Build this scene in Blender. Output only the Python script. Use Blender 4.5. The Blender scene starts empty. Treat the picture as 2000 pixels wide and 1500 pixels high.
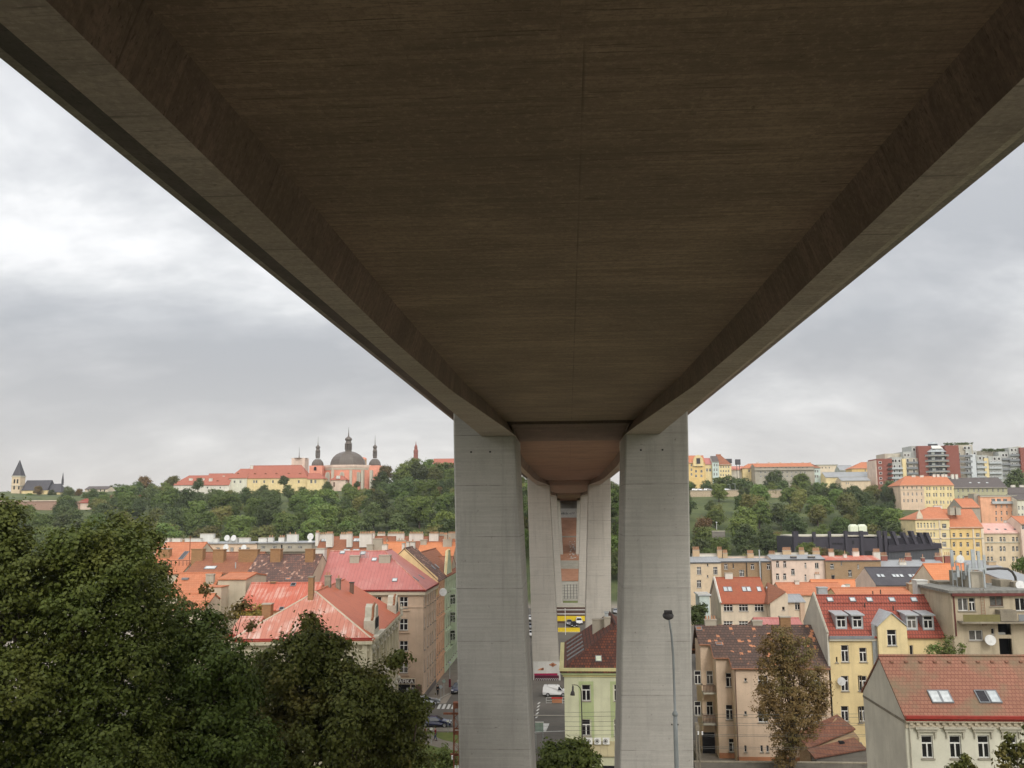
import bpy, bmesh, math, random
import numpy as np
from mathutils import Vector, Matrix
R = math.radians
random.seed(7)
rng = np.random.default_rng(7)
scene = bpy.context.scene
COL = scene.collection

# ------------------------------------------------------------------ camera
CAMZ = 31.0
FPX = 1800.0
PSI, THE, RHO = R(3.40137696), R(7.96512065), R(0.45)
fw = Vector((-math.sin(PSI)*math.cos(THE), math.cos(PSI)*math.cos(THE), math.sin(THE)))
r0 = fw.cross(Vector((0, 0, 1))).normalized(); u0 = r0.cross(fw)
rt = r0*math.cos(RHO) - u0*math.sin(RHO); up = u0*math.cos(RHO) + r0*math.sin(RHO)
cam_data = bpy.data.cameras.new('camera'); cam = bpy.data.objects.new('camera', cam_data)
COL.objects.link(cam); scene.camera = cam
cam.matrix_world = Matrix(((rt.x, up.x, -fw.x, 0), (rt.y, up.y, -fw.y, 0), (rt.z, up.z, -fw.z, CAMZ), (0, 0, 0, 1)))
cam_data.sensor_width = 36; cam_data.lens = FPX/2000*36
cam_data.clip_start = 0.1; cam_data.clip_end = 8000

# ------------------------------------------------------------------ world
SUN_DIR = Vector((0.35, -0.85, 0.70)).normalized()
world = bpy.data.worlds.new('World'); scene.world = world; world.use_nodes = True
wn, wl = world.node_tree.nodes, world.node_tree.links
wn.clear()
def N(nodes, typ, **kw):
    n = nodes.new(typ)
    for k, v in kw.items():
        if k.startswith('i_'):
            n.inputs[int(k[2:]) if k[2:].isdigit() else k[2:].replace('_', ' ')].default_value = v
        else: setattr(n, k, v)
    return n
def ramp(nodes, stops, interp='LINEAR'):
    n = nodes.new('ShaderNodeValToRGB'); e = n.color_ramp.elements; n.color_ramp.interpolation = interp
    while len(e) < len(stops): e.new(0.5)
    for i, (p, c) in enumerate(stops):
        e[i].position = p; e[i].color = (*c, 1) if len(c) == 3 else c
    return n
out = N(wn, 'ShaderNodeOutputWorld'); bg = N(wn, 'ShaderNodeBackground'); bg.inputs[1].default_value = 0.1
sky = N(wn, 'ShaderNodeTexSky', sky_type='NISHITA', sun_disc=False)
sky.sun_elevation = math.asin(SUN_DIR.z); sky.sun_rotation = math.atan2(SUN_DIR.x, SUN_DIR.y)
tc = N(wn, 'ShaderNodeTexCoord'); sep = N(wn, 'ShaderNodeSeparateXYZ'); wl.new(tc.outputs['Generated'], sep.inputs[0])
zz = N(wn, 'ShaderNodeMath', operation='ADD', i_1=0.42); wl.new(sep.outputs[2], zz.inputs[0])
zm = N(wn, 'ShaderNodeMath', operation='MAXIMUM', i_1=0.05); wl.new(zz.outputs[0], zm.inputs[0])
dx = N(wn, 'ShaderNodeMath', operation='DIVIDE'); wl.new(sep.outputs[0], dx.inputs[0]); wl.new(zm.outputs[0], dx.inputs[1])
dy = N(wn, 'ShaderNodeMath', operation='DIVIDE'); wl.new(sep.outputs[1], dy.inputs[0]); wl.new(zm.outputs[0], dy.inputs[1])
cmb = N(wn, 'ShaderNodeCombineXYZ', i_2=3.1); wl.new(dx.outputs[0], cmb.inputs[0]); wl.new(dy.outputs[0], cmb.inputs[1])
mp = N(wn, 'ShaderNodeMapping'); mp.inputs['Location'].default_value = SKYLOC = (4.0, 1.3, 0); mp.inputs['Scale'].default_value = (0.85, 1.15, 1)
wl.new(cmb.outputs[0], mp.inputs[0])
n1 = N(wn, 'ShaderNodeTexNoise', i_Scale=1.7, i_Detail=9.0, i_Roughness=0.58, i_Distortion=0.3); wl.new(mp.outputs[0], n1.inputs['Vector'])
n2 = N(wn, 'ShaderNodeTexNoise', i_Scale=3.6, i_Detail=5.0, i_Roughness=0.55); wl.new(mp.outputs[0], n2.inputs['Vector'])
nm = N(wn, 'ShaderNodeMath', operation='MULTIPLY_ADD', i_1=0.35); wl.new(n2.outputs[0], nm.inputs[0]); wl.new(n1.outputs[0], nm.inputs[2])
cr = ramp(wn, [(0.54, (5.2, 5.35, 5.6)), (0.64, (6.2, 6.3, 6.5)), (0.72, (7.6, 7.7, 7.8)), (0.82, (9.9, 9.9, 9.9))])
wl.new(nm.outputs[0], cr.inputs[0])
# warm brighter veil low over the horizon
hr = ramp(wn, [(0.0, (0.7, 0.7, 0.7)), (0.05, (0.5, 0.5, 0.5)), (0.2, (0.0, 0.0, 0.0))])
wl.new(sep.outputs[2], hr.inputs[0])
hm = N(wn, 'ShaderNodeMixRGB', blend_type='MIX'); hm.inputs[2].default_value = (7.9, 7.3, 6.85, 1)
wl.new(hr.outputs[0], hm.inputs[0]); wl.new(cr.outputs[0], hm.inputs[1])
mx = N(wn, 'ShaderNodeMixRGB', blend_type='MIX'); mx.inputs[0].default_value = 0.93
wl.new(sky.outputs[0], mx.inputs[1]); wl.new(hm.outputs[0], mx.inputs[2])
zr_ = ramp(wn, [(0.0, (1, 1, 1)), (0.15, (0.95, 0.95, 0.95)), (0.32, (1.15, 1.15, 1.15)), (0.5, (1.35, 1.35, 1.35)), (1.0, (1.7, 1.7, 1.7))]); wl.new(sep.outputs[2], zr_.inputs[0])   # an overcast sky is brightest overhead
zx = N(wn, 'ShaderNodeMixRGB', blend_type='MULTIPLY'); zx.inputs[0].default_value = 1.0; wl.new(mx.outputs[0], zx.inputs[1]); wl.new(zr_.outputs[0], zx.inputs[2])
yr_ = ramp(wn, [(0.0, (2.15, 2.08, 1.95)), (0.36, (1.9, 1.85, 1.75)), (0.56, (1, 1, 1))])    # thinner, brighter cloud on the sun's side, behind the camera
ym = N(wn, 'ShaderNodeMapRange', i_1=-1.0, i_2=1.0); wl.new(sep.outputs[1], ym.inputs[0]); wl.new(ym.outputs[0], yr_.inputs[0])
yx = N(wn, 'ShaderNodeMixRGB', blend_type='MULTIPLY'); yx.inputs[0].default_value = 1.0; wl.new(zx.outputs[0], yx.inputs[1]); wl.new(yr_.outputs[0], yx.inputs[2])
wl.new(yx.outputs[0], bg.inputs[0]); wl.new(bg.outputs[0], out.inputs[0])

sun_data = bpy.data.lights.new('sun', 'SUN'); sun_data.energy = 1.3; sun_data.angle = R(14); sun_data.color = (1.0, 0.95, 0.88)
sun = bpy.data.objects.new('sun', sun_data); COL.objects.link(sun)
sun.rotation_euler = (-SUN_DIR).to_track_quat('-Z', 'Y').to_euler()
scene.view_settings.view_transform = 'Standard'; scene.view_settings.look = 'None'
scene.view_settings.exposure = 0.0; scene.view_settings.gamma = 1.0
scene.render.engine = 'CYCLES'
scene.cycles.max_bounces = 8; scene.cycles.diffuse_bounces = 6; scene.cycles.use_denoising = True

# ------------------------------------------------------------------ rays through the photograph
def ray(px, py):
    return fw + rt*((px-1000)/FPX) - up*((py-750)/FPX)
ORG = Vector((0, 0, CAMZ))
def HY(px, py, Y): d = ray(px, py); return ORG + d*(Y/d.y)
def HX(px, py, X): d = ray(px, py); return ORG + d*(X/d.x)
def HZ(px, py, Z): d = ray(px, py); return ORG + d*((Z-CAMZ)/d.z)

# ------------------------------------------------------------------ ground height
_PY = [-60, 0, 20, 45, 70, 82, 310, 350, 400, 430, 470, 520, 560, 620, 700, 900, 6000]
_PZ = [33, 29.3, 21.5, 10.5, 1.2, 0, 0, 3, 10.5, 18, 27.5, 35, 40.5, 46.5, 50, 55, 60]
def gz(x, y):
    z = float(np.interp(y, _PY, _PZ))
    return z

# ------------------------------------------------------------------ materials
M = {}
def newmat(name):
    m = bpy.data.materials.new(name); m.use_nodes = True; nt = m.node_tree; nt.nodes.clear()
    o = N(nt.nodes, 'ShaderNodeOutputMaterial'); b = N(nt.nodes, 'ShaderNodeBsdfPrincipled')
    b.inputs['Specular IOR Level'].default_value = 0.3
    nt.links.new(b.outputs[0], o.inputs[0]); M[name] = m
    return m, nt.nodes, nt.links, b
def mixc(nodes, links, fac, a, b, blend='MIX'):
    n = N(nodes, 'ShaderNodeMixRGB', blend_type=blend)
    for i, v in ((0, fac), (1, a), (2, b)):
        if hasattr(v, 'links'): links.new(v, n.inputs[i])
        elif isinstance(v, (tuple, list)): n.inputs[i].default_value = (*v, 1) if len(v) == 3 else v
        else: n.inputs[i].default_value = v
    return n.outputs[0]
def noise(nodes, links, vec, scale, detail=4, rough=0.55, sc=None, w=0):
    if sc is not None:
        m = N(nodes, 'ShaderNodeMapping'); m.inputs['Scale'].default_value = sc; m.inputs['Location'].default_value = (w, w*0.7, w*1.3)
        links.new(vec, m.inputs[0]); vec = m.outputs[0]
    n = N(nodes, 'ShaderNodeTexNoise', i_Scale=float(scale), i_Detail=float(detail), i_Roughness=float(rough))
    links.new(vec, n.inputs['Vector']); return n.outputs[0]
def objvec(nodes): return N(nodes, 'ShaderNodeTexCoord').outputs['Object']
def wvec(nodes): return N(nodes, 'ShaderNodeNewGeometry').outputs['Position']
def rampo(nodes, links, src, stops, interp='LINEAR'):
    r = ramp(nodes, [(p, (c, c, c) if isinstance(c, (int, float)) else c) for p, c in stops], interp); links.new(src, r.inputs[0]); return r.outputs[0]
def bump(nodes, links, b, h, strength=0.3, dist=0.05):
    n = N(nodes, 'ShaderNodeBump', i_Strength=strength, i_Distance=dist); links.new(h, n.inputs['Height']); links.new(n.outputs[0], b.inputs['Normal'])
def plain(name, col, rough=0.6, metal=0.0, spec=0.3, var=0.12):
    m, n, l, b = newmat(name)
    v = objvec(n); f = noise(n, l, v, 2.3, 5)
    c = mixc(n, l, rampo(n, l, f, [(0.3, 0), (0.7, 1)]), tuple(x*(1-var) for x in col), tuple(min(1, x*(1+var)) for x in col))
    l.new(c, b.inputs['Base Color']); b.inputs['Roughness'].default_value = rough; b.inputs['Metallic'].default_value = metal
    b.inputs['Specular IOR Level'].default_value = spec
    return m
def plaster(name, col, dirt=0.35, dcol=(0.12, 0.10, 0.08), streak=0.4):
    m, n, l, b = newmat(name); v = objvec(n)
    f1 = noise(n, l, v, 0.35, 6, 0.6); f2 = noise(n, l, v, 1.0, 6, 0.65, (1.3, 1.3, 0.12)); f3 = noise(n, l, v, 6, 4, 0.6)
    c = mixc(n, l, rampo(n, l, f1, [(0.35, 0), (0.65, 1)]), tuple(x*0.86 for x in col), tuple(min(0.9, x*1.07) for x in col))
    k = rampo(n, l, f2, [(0.5, 0), (0.78, streak)]); k2 = rampo(n, l, f3, [(0.5, 0), (0.85, dirt)])
    c = mixc(n, l, k, c, tuple(0.45*x+0.55*d for x, d in zip(col, dcol))); c = mixc(n, l, k2, c, tuple(0.6*x+0.4*d for x, d in zip(col, dcol)))
    l.new(c, b.inputs['Base Color']); b.inputs['Roughness'].default_value = 0.9; bump(n, l, b, f3, 0.25, 0.02)
    return m
def horiz(nodes, links):
    """horizontal coordinate along the wall or eave of an axis aligned face, and z, from object space"""
    t = N(nodes, 'ShaderNodeTexCoord'); s = N(nodes, 'ShaderNodeSeparateXYZ'); links.new(t.outputs['Object'], s.inputs[0])
    sn = N(nodes, 'ShaderNodeSeparateXYZ'); links.new(t.outputs['Normal'], sn.inputs[0])
    ax = N(nodes, 'ShaderNodeMath', operation='ABSOLUTE'); ay = N(nodes, 'ShaderNodeMath', operation='ABSOLUTE')
    links.new(sn.outputs[0], ax.inputs[0]); links.new(sn.outputs[1], ay.inputs[0])
    g = N(nodes, 'ShaderNodeMath', operation='GREATER_THAN'); links.new(ax.outputs[0], g.inputs[0]); links.new(ay.outputs[0], g.inputs[1])
    mx_ = N(nodes, 'ShaderNodeMix'); links.new(g.outputs[0], mx_.inputs[0]); links.new(s.outputs[0], mx_.inputs[2]); links.new(s.outputs[1], mx_.inputs[3])
    c = N(nodes, 'ShaderNodeCombineXYZ'); links.new(mx_.outputs[0], c.inputs[0]); links.new(s.outputs[2], c.inputs[1])
    return c.outputs[0], t.outputs['Object']
def bricky(name, c1, c2, mort, bw, bh, msize, patch=None, pthr=0.55, rough=0.85, bias=0.0, moss=0.0, pscale=0.5, bstr=0.5):
    if name.startswith('tile'): c1, c2 = tuple(x*.87 for x in c1), tuple(x*.87 for x in c2)
    m, n, l, b = newmat(name); hv, ov = horiz(n, l)
    br = N(n, 'ShaderNodeTexBrick', i_Scale=1.0, i_Bias=bias); br.inputs['Brick Width'].default_value = bw; br.inputs['Row Height'].default_value = bh
    br.inputs['Mortar Size'].default_value = msize; br.inputs['Mortar Smooth'].default_value = 0.3
    br.inputs['Color1'].default_value = (*c1, 1); br.inputs['Color2'].default_value = (*c2, 1); br.inputs['Mortar'].default_value = (*mort, 1)
    l.new(hv, br.inputs['Vector']); c = br.outputs[0]
    if patch:   # single replaced tiles in clusters
        b2 = N(n, 'ShaderNodeTexBrick', i_Scale=1.0, i_Bias=-0.15); b2.inputs['Brick Width'].default_value = bw; b2.inputs['Row Height'].default_value = bh
        b2.inputs['Mortar Size'].default_value = 0.0; b2.inputs['Color1'].default_value = (0, 0, 0, 1); b2.inputs['Color2'].default_value = (1, 1, 1, 1)
        l.new(hv, b2.inputs['Vector'])
        p = noise(n, l, ov, pscale, 5, 0.65, (0.55, 0.55, 1.5))
        ad = N(n, 'ShaderNodeMath', operation='MULTIPLY_ADD', i_1=0.6); l.new(b2.outputs[0], ad.inputs[0]); l.new(p, ad.inputs[2])
        k = rampo(n, l, ad.outputs[0], [(pthr, 0), (pthr+0.05, 1)])
        c = mixc(n, l, k, c, patch)
    f = noise(n, l, ov, 0.6, 6, 0.62); c = mixc(n, l, rampo(n, l, f, [(0.3, 0.35), (0.7, 0)]), c, tuple(x*0.55 for x in c1))
    if moss: c = mixc(n, l, rampo(n, l, noise(n, l, ov, 0.28, 6, 0.6, None), [(0.48, 0), (0.72, moss)]), c, (0.17, 0.145, 0.09))
    l.new(c, b.inputs['Base Color']); b.inputs['Roughness'].default_value = rough
    bump(n, l, b, br.outputs[1], -bstr, 0.05)
    return m
def seamed(name, col, c2, seam=0.55, streak=0.5, rough=0.5):
    """painted sheet metal roof: standing seams down the slope, flaking paint"""
    if name in ('metal_red', 'metal_rose', 'metal_washed', 'metal_brick', 'metal_pink'): col, c2 = tuple(x*.88 for x in col), tuple(x*.9 for x in c2)
    m, n, l, b = newmat(name); hv, ov = horiz(n, l)
    s = N(n, 'ShaderNodeSeparateXYZ'); l.new(hv, s.inputs[0])
    a = N(n, 'ShaderNodeMath', operation='MULTIPLY', i_1=1/seam); l.new(s.outputs[0], a.inputs[0])
    fr = N(n, 'ShaderNodeMath', operation='FRACT'); l.new(a.outputs[0], fr.inputs[0])
    ln = rampo(n, l, fr.outputs[0], [(0.0, 1), (0.07, 1), (0.12, 0)])
    f = noise(n, l, hv, 1.0, 6, 0.7, (2.4, 0.35, 1)); f2 = noise(n, l, ov, 0.3, 4)
    fm = N(n, 'ShaderNodeMath', operation='MULTIPLY'); l.new(f, fm.inputs[0]); l.new(f2, fm.inputs[1])
    k = rampo(n, l, fm.outputs[0], [(0.24, 0), (0.34, streak)])
    c = mixc(n, l, k, col, c2); c = mixc(n, l, ln, c, tuple(x*0.75 for x in col)); c = mixc(n, l, rampo(n, l, noise(n, l, ov, 0.8, 7, 0.7, None), [(0.5, 0), (0.75, 0.45)]), c, tuple(x*0.55 for x in col))
    l.new(c, b.inputs['Base Color']); b.inputs['Roughness'].default_value = rough; bump(n, l, b, ln, 0.5, 0.04)
    return m

# concrete of the bridge: board marked, with joints and stains
def concrete(name, base, board_axis, board_w, joints=None, tint=(0.20, 0.17, 0.13), cs=1.0, lines=0.7):
    m, n, l, b = newmat(name); v = wvec(n)
    sc = {'x': (0.3, 1/board_w, 1/board_w), 'z': (1/board_w, 1/board_w, 0.25), 'h': (0.28, 0.28, 1/board_w)}[board_axis]
    s0 = N(n, 'ShaderNodeSeparateXYZ'); l.new(v, s0.inputs[0]); cb = N(n, 'ShaderNodeCombineXYZ')
    if board_axis == 'h': ad = N(n, 'ShaderNodeMath', operation='ADD'); l.new(s0.outputs[0], ad.inputs[0]); l.new(s0.outputs[1], ad.inputs[1]); l.new(ad.outputs[0], cb.inputs[0]); l.new(s0.outputs[2], cb.inputs[1])
    elif board_axis == 'x': l.new(s0.outputs[0], cb.inputs[0]); l.new(s0.outputs[1], cb.inputs[1])
    else: l.new(s0.outputs[2], cb.inputs[0]); l.new(s0.outputs[1], cb.inputs[1])
    bd = N(n, 'ShaderNodeTexBrick', i_Scale=1.0); bd.inputs['Brick Width'].default_value = 4.1; bd.inputs['Row Height'].default_value = board_w; bd.inputs['Mortar Size'].default_value = 0.006
    bd.inputs['Color1'].default_value = (.25, .25, .25, 1); bd.inputs['Color2'].default_value = (.78, .78, .78, 1); bd.inputs['Mortar'].default_value = (0, 0, 0, 1); l.new(cb.outputs[0], bd.inputs['Vector'])
    f1 = mixc(n, l, 0.5, bd.outputs[0], noise(n, l, v, 1.0, 3, 0.6, sc))
    f5 = noise(n, l, v, 0.55, 7, 0.68, {'x': (.6, 1.6, 1), 'z': (1, 1, 1), 'h': (1.2, 1.2, .35)}[board_axis], 11)
    f2 = noise(n, l, v, 1.0, 6, 0.65, tuple(x*2.7+0.05 for x in sc), 5); f3 = noise(n, l, v, 0.22, 6, 0.6); f4 = noise(n, l, v, 3.0, 6, 0.7)
    c = mixc(n, l, rampo(n, l, f1, [(0.3, 0), (0.7, 1)]), tuple(x*(1-0.2*cs) for x in base), tuple(x*(1+0.16*cs) for x in base))
    c = mixc(n, l, rampo(n, l, f3, [(0.35, 0.0), (0.7, 0.6*cs)]), c, tint)
    c = mixc(n, l, rampo(n, l, f5, [(0.50, 0), (0.68, 0.55*cs)]), c, tuple(x*0.58 for x in base)); c = mixc(n, l, rampo(n, l, f5, [(0.30, 0.35*cs), (0.42, 0)]), c, tuple(min(1, x*1.45) for x in base))
    c = mixc(n, l, rampo(n, l, f2, [(0.585, 0), (0.65, lines)]), c, tuple(x*0.38 for x in base))
    gk = 0.22 if board_axis == 'h' else 1.0; f6 = noise(n, l, v, 9.0, 4, 0.75); c = mixc(n, l, rampo(n, l, f6, [(0.38, 0.5*gk), (0.5, 0)]), c, tuple(x*0.55 for x in base)); c = mixc(n, l, rampo(n, l, f6, [(0.55, 0), (0.7, 0.4*gk)]), c, tuple(min(1, x*1.5) for x in base))
    if board_axis == 'h': c = mixc(n, l, rampo(n, l, noise(n, l, v, 1.0, 7, 0.66, (1.6, 1.6, .10), 3), [(0.54, 0), (0.70, 0.5)]), c, tuple(x*0.6 for x in base))
    c = mixc(n, l, rampo(n, l, f4, [(0.64, 0), (0.72, 0.7)]), c, tuple(x*0.3 for x in base))
    s = N(n, 'ShaderNodeSeparateXYZ'); l.new(v, s.inputs[0])
    if joints:
        for ax, per, off, wid in joints:
            a = N(n, 'ShaderNodeMath', operation='MULTIPLY_ADD', i_1=1/per, i_2=off); l.new(s.outputs['xyz'.index(ax)], a.inputs[0])
            fr = N(n, 'ShaderNodeMath', operation='FRACT'); l.new(a.outputs[0], fr.inputs[0])
            ln = rampo(n, l, fr.outputs[0], [(0.0, 1), (wid/per, 0.7), (wid/per*1.8, 0)])
            br = noise(n, l, v, 0.6, 5, 0.6)
            mm = N(n, 'ShaderNodeMath', operation='MULTIPLY'); l.new(ln, mm.inputs[0]); l.new(rampo(n, l, br, [(0.38, 0.12), (0.6, 0.9)]), mm.inputs[1])
            c = mixc(n, l, mm.outputs[0], c, tuple(x*0.35 for x in base))
    l.new(c, b.inputs['Base Color']); b.inputs['Roughness'].default_value = 0.88; bump(n, l, b, f2, 0.35, 0.02)
    return m
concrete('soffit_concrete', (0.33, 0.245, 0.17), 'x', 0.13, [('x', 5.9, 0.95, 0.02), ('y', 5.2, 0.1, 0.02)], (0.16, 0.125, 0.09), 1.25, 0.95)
concrete('warm_soffit', (0.37, 0.225, 0.16), 'x', 0.13, [('x', 5.9, 0.95, 0.02), ('y', 5.2, 0.1, 0.02)], (0.19, 0.13, 0.10), 1.0, 0.9)  # far spans: warm bounce from the ground put into this pour's colour
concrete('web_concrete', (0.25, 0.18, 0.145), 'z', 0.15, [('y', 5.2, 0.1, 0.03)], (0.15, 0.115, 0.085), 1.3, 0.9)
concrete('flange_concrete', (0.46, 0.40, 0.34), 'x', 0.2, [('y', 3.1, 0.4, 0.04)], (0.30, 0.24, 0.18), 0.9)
concrete('edge_concrete', (0.34, 0.30, 0.27), 'z', 0.4, None, (0.22, 0.18, 0.16), 1.0)
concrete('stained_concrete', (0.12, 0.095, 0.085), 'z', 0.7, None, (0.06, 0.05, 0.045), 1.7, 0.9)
concrete('pier_concrete', (0.46, 0.44, 0.405), 'h', 0.11, [('z', 3.42, 0.40, 0.035)], (0.33, 0.31, 0.27), 0.55, 0.25)
concrete('far_pier_concrete', (0.46, 0.43, 0.38), 'h', 0.2, [('z', 3.42, 0.40, 0.04)], (0.40, 0.36, 0.30), 0.4, 0.25)
concrete('old_concrete', (0.33, 0.29, 0.22), 'z', 1.6, None, (0.14, 0.12, 0.09), 1.6, 0.5)
concrete('wall_concrete', (0.22, 0.20, 0.17), 'h', 0.7, None, (0.10, 0.09, 0.08), 1.3, 0.5)

for nm_, c_ in dict(cream=(0.62, 0.50, 0.35), pale_cream=(0.66, 0.56, 0.43), beige=(0.64, 0.49, 0.36), rosy_beige=(0.55, 0.405, 0.295), pink_white=(0.66, 0.52, 0.43),
                    yellow=(0.70, 0.56, 0.30), strong_yellow=(0.70, 0.50, 0.22), pale_yellow=(0.72, 0.59, 0.33), orange_wall=(0.70, 0.42, 0.26), green_wall=(0.57, 0.575, 0.40),
                    mint=(0.56, 0.65, 0.46), salmon=(0.74, 0.40, 0.25), pink=(0.70, 0.30, 0.21), ivory=(0.63, 0.61, 0.50), grey_wall=(0.36, 0.33, 0.27), white_wall=(0.70, 0.66, 0.58),
                    olive_green=(0.40, 0.46, 0.24), blue_white=(0.52, 0.60, 0.56), ochre_wall=(0.52, 0.38, 0.24), green_grey=(0.40, 0.38, 0.25), grey_green=(0.40, 0.42, 0.38)).items():
    plaster(nm_, c_)
plaster('weathered_ivory', (0.50, 0.45, 0.33), 0.6, (0.10, 0.08, 0.06), 0.75)
plaster('dirty_concrete_wall', (0.45, 0.38, 0.27), 0.7, (0.08, 0.07, 0.05), 0.9)
plaster('party_wall', (0.52, 0.45, 0.34), 0.4); plaster('white_paint', (0.62, 0.61, 0.57), 0.3, streak=0.3)
plaster('grey_plaster', (0.62, 0.59, 0.50), 0.4, streak=0.4); plaster('chimney_white', (0.64, 0.61, 0.55), 0.5); plaster('chimney_grey', (0.40, 0.36, 0.29), 0.5)
plaster('terracotta_plinth', (0.45, 0.20, 0.10)); plaster('stone_plinth', (0.16, 0.14, 0.13)); plaster('cornice_yellow', (0.55, 0.50, 0.25), 0.5)
bricky('brown_brick', (0.30, 0.19, 0.10), (0.38, 0.26, 0.15), (0.25, 0.20, 0.14), 0.3, 0.09, 0.012, rough=0.9)
bricky('ochre_brick', (0.36, 0.20, 0.09), (0.28, 0.15, 0.07), (0.26, 0.18, 0.11), 0.3, 0.1, 0.012)
plaster('complex_grey', (0.40, 0.41, 0.39), 0.6); plaster('complex_cream', (0.46, 0.42, 0.34), 0.6)
bricky('red_brick', (0.29, 0.095, 0.07), (0.24, 0.08, 0.06), (0.2, 0.1, 0.08), 0.4, 0.14, 0.012)
bricky('tile_salmon', (0.38, 0.18, 0.12), (0.315, 0.145, 0.095), (0.15, 0.05, 0.035), 0.30, 0.235, 0.022, moss=0.95, bstr=0.9)
bricky('tile_old', (0.115, 0.08, 0.068), (0.20, 0.115, 0.085), (0.05, 0.035, 0.03), 0.42, 0.25, 0.03, patch=(0.62, 0.26, 0.13), pthr=0.98, pscale=0.9)
bricky('tile_dark_mottled', (0.085, 0.04, 0.032), (0.24, 0.075, 0.04), (0.04, 0.022, 0.018), 0.3, 0.26, 0.03, patch=(0.52, 0.17, 0.07), pthr=1.0, pscale=0.6)
bricky('tile_brown_mottled', (0.13, 0.085, 0.075), (0.26, 0.13, 0.095), (0.07, 0.045, 0.04), 0.4, 0.28, 0.03, patch=(0.5, 0.30, 0.22), pthr=0.97, pscale=1.0)
bricky('tile_red', (0.40, 0.105, 0.07), (0.35, 0.09, 0.06), (0.14, 0.045, 0.035), 0.34, 0.42, 0.045, patch=(0.30, 0.05, 0.035), pthr=1.0)
bricky('tile_hill', (0.47, 0.17, 0.115), (0.42, 0.145, 0.10), (0.3, 0.1, 0.07), 0.4, 0.4, 0.03)
bricky('tile_brick_red', (0.45, 0.135, 0.07), (0.38, 0.11, 0.06), (0.27, 0.08, 0.05), 0.35, 0.26, 0.02, patch=(0.60, 0.26, 0.14), pthr=1.04, moss=0.2)
bricky('tile_orange', (0.60, 0.235, 0.125), (0.53, 0.20, 0.105), (0.40, 0.12, 0.05), 0.4, 0.3, 0.02, moss=0.1)
bricky('tile_bright_orange', (0.68, 0.27, 0.125), (0.62, 0.24, 0.11), (0.55, 0.16, 0.06), 0.4, 0.3, 0.02)
bricky('tile_russet', (0.36, 0.15, 0.08), (0.30, 0.12, 0.07), (0.2, 0.075, 0.05), 0.4, 0.3, 0.02, patch=(0.52, 0.2, 0.1), pthr=1.02)
bricky('tile_shed', (0.27, 0.115, 0.07), (0.20, 0.09, 0.06), (0.10, 0.05, 0.04), 0.34, 0.28, 0.025, patch=(0.40, 0.17, 0.10), pthr=1.0, moss=0.4)
bricky('tile_grey', (0.12, 0.105, 0.10), (0.15, 0.125, 0.12), (0.09, 0.075, 0.07), 0.4, 0.3, 0.02, patch=(0.55, 0.2, 0.09), pthr=1.06, pscale=0.15)
bricky('slate', (0.075, 0.072, 0.082), (0.09, 0.086, 0.095), (0.06, 0.058, 0.066), 0.4, 0.3, 0.015)
seamed('metal_red', (0.54, 0.145, 0.09), (0.62, 0.36, 0.29), 0.62, 0.9); seamed('metal_rose', (0.50, 0.175, 0.155), (0.54, 0.25, 0.22), 0.6, 0.6)
seamed('metal_washed', (0.54, 0.21, 0.145), (0.66, 0.46, 0.39), 0.6, 0.9); seamed('metal_brick', (0.52, 0.14, 0.065), (0.44, 0.11, 0.06), 0.6, 0.4)
seamed('metal_rust', (0.40, 0.155, 0.08), (0.22, 0.11, 0.08), 0.62, 0.8); seamed('metal_grey', (0.30, 0.31, 0.32), (0.22, 0.22, 0.22), 0.7, 0.5)
seamed('metal_tan', (0.42, 0.36, 0.22), (0.30, 0.25, 0.16), 0.8, 0.5); seamed('metal_pink', (0.72, 0.42, 0.36), (0.75, 0.55, 0.48), 0.6, 0.6)
seamed('metal_copper', (0.115, 0.095, 0.08), (0.16, 0.14, 0.12), 1.6, 0.5, 0.45); seamed('cladding_dark', (0.040, 0.036, 0.048), (0.05, 0.045, 0.058), 0.5, 0.5, 0.6)
seamed('cladding_grey', (0.075, 0.08, 0.09), (0.1, 0.1, 0.11), 0.9, 0.5, 0.6)
plain('roof_bitumen', (0.19, 0.185, 0.165), 0.9, var=0.35); plain('white_frame', (0.72, 0.71, 0.68), 0.45, var=0.05); plain('brown_frame', (0.16, 0.10, 0.07), 0.5)
plain('sill_stone', (0.30, 0.27, 0.22), 0.9); plain('gutter_red', (0.30, 0.04, 0.03), 0.45); plain('gutter_maroon', (0.13, 0.035, 0.03), 0.5); plain('gutter_grey', (0.20, 0.21, 0.22), 0.5); plain('gutter_copper', (0.28, 0.12, 0.06), 0.5)
plain('dark_inside', (0.012, 0.012, 0.014), 0.8); plain('iron', (0.05, 0.045, 0.04), 0.6); plain('black_paint', (0.02, 0.02, 0.022), 0.5)
plain('lamp_grey', (0.24, 0.26, 0.26), 0.45); plain('lamp_head_dark', (0.055, 0.05, 0.05), 0.55); plain('galvanised', (0.42, 0.45, 0.46), 0.4, 0.3)
plain('rust_steel', (0.20, 0.075, 0.04), 0.8, var=0.5); plain('white_plastic', (0.70, 0.70, 0.68), 0.4); plain('dish_white', (0.62, 0.62, 0.60), 0.45)
plain('rubber', (0.02, 0.02, 0.02), 0.8); plain('rim', (0.45, 0.45, 0.46), 0.3, 0.6); plain('navy_paint', (0.012, 0.018, 0.075), 0.22, spec=0.6, var=0.03)
plain('dark_blue_paint', (0.015, 0.018, 0.06), 0.22, spec=0.6, var=0.03); plain('white_car_paint', (0.74, 0.74, 0.73), 0.25, spec=0.5, var=0.02)
plain('silver_paint', (0.33, 0.34, 0.36), 0.28, 0.4, 0.5, 0.03); plain('black_car_paint', (0.02, 0.02, 0.022), 0.25, spec=0.6); plain('red_car_paint', (0.42, 0.02, 0.02), 0.25, spec=0.6)
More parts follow.
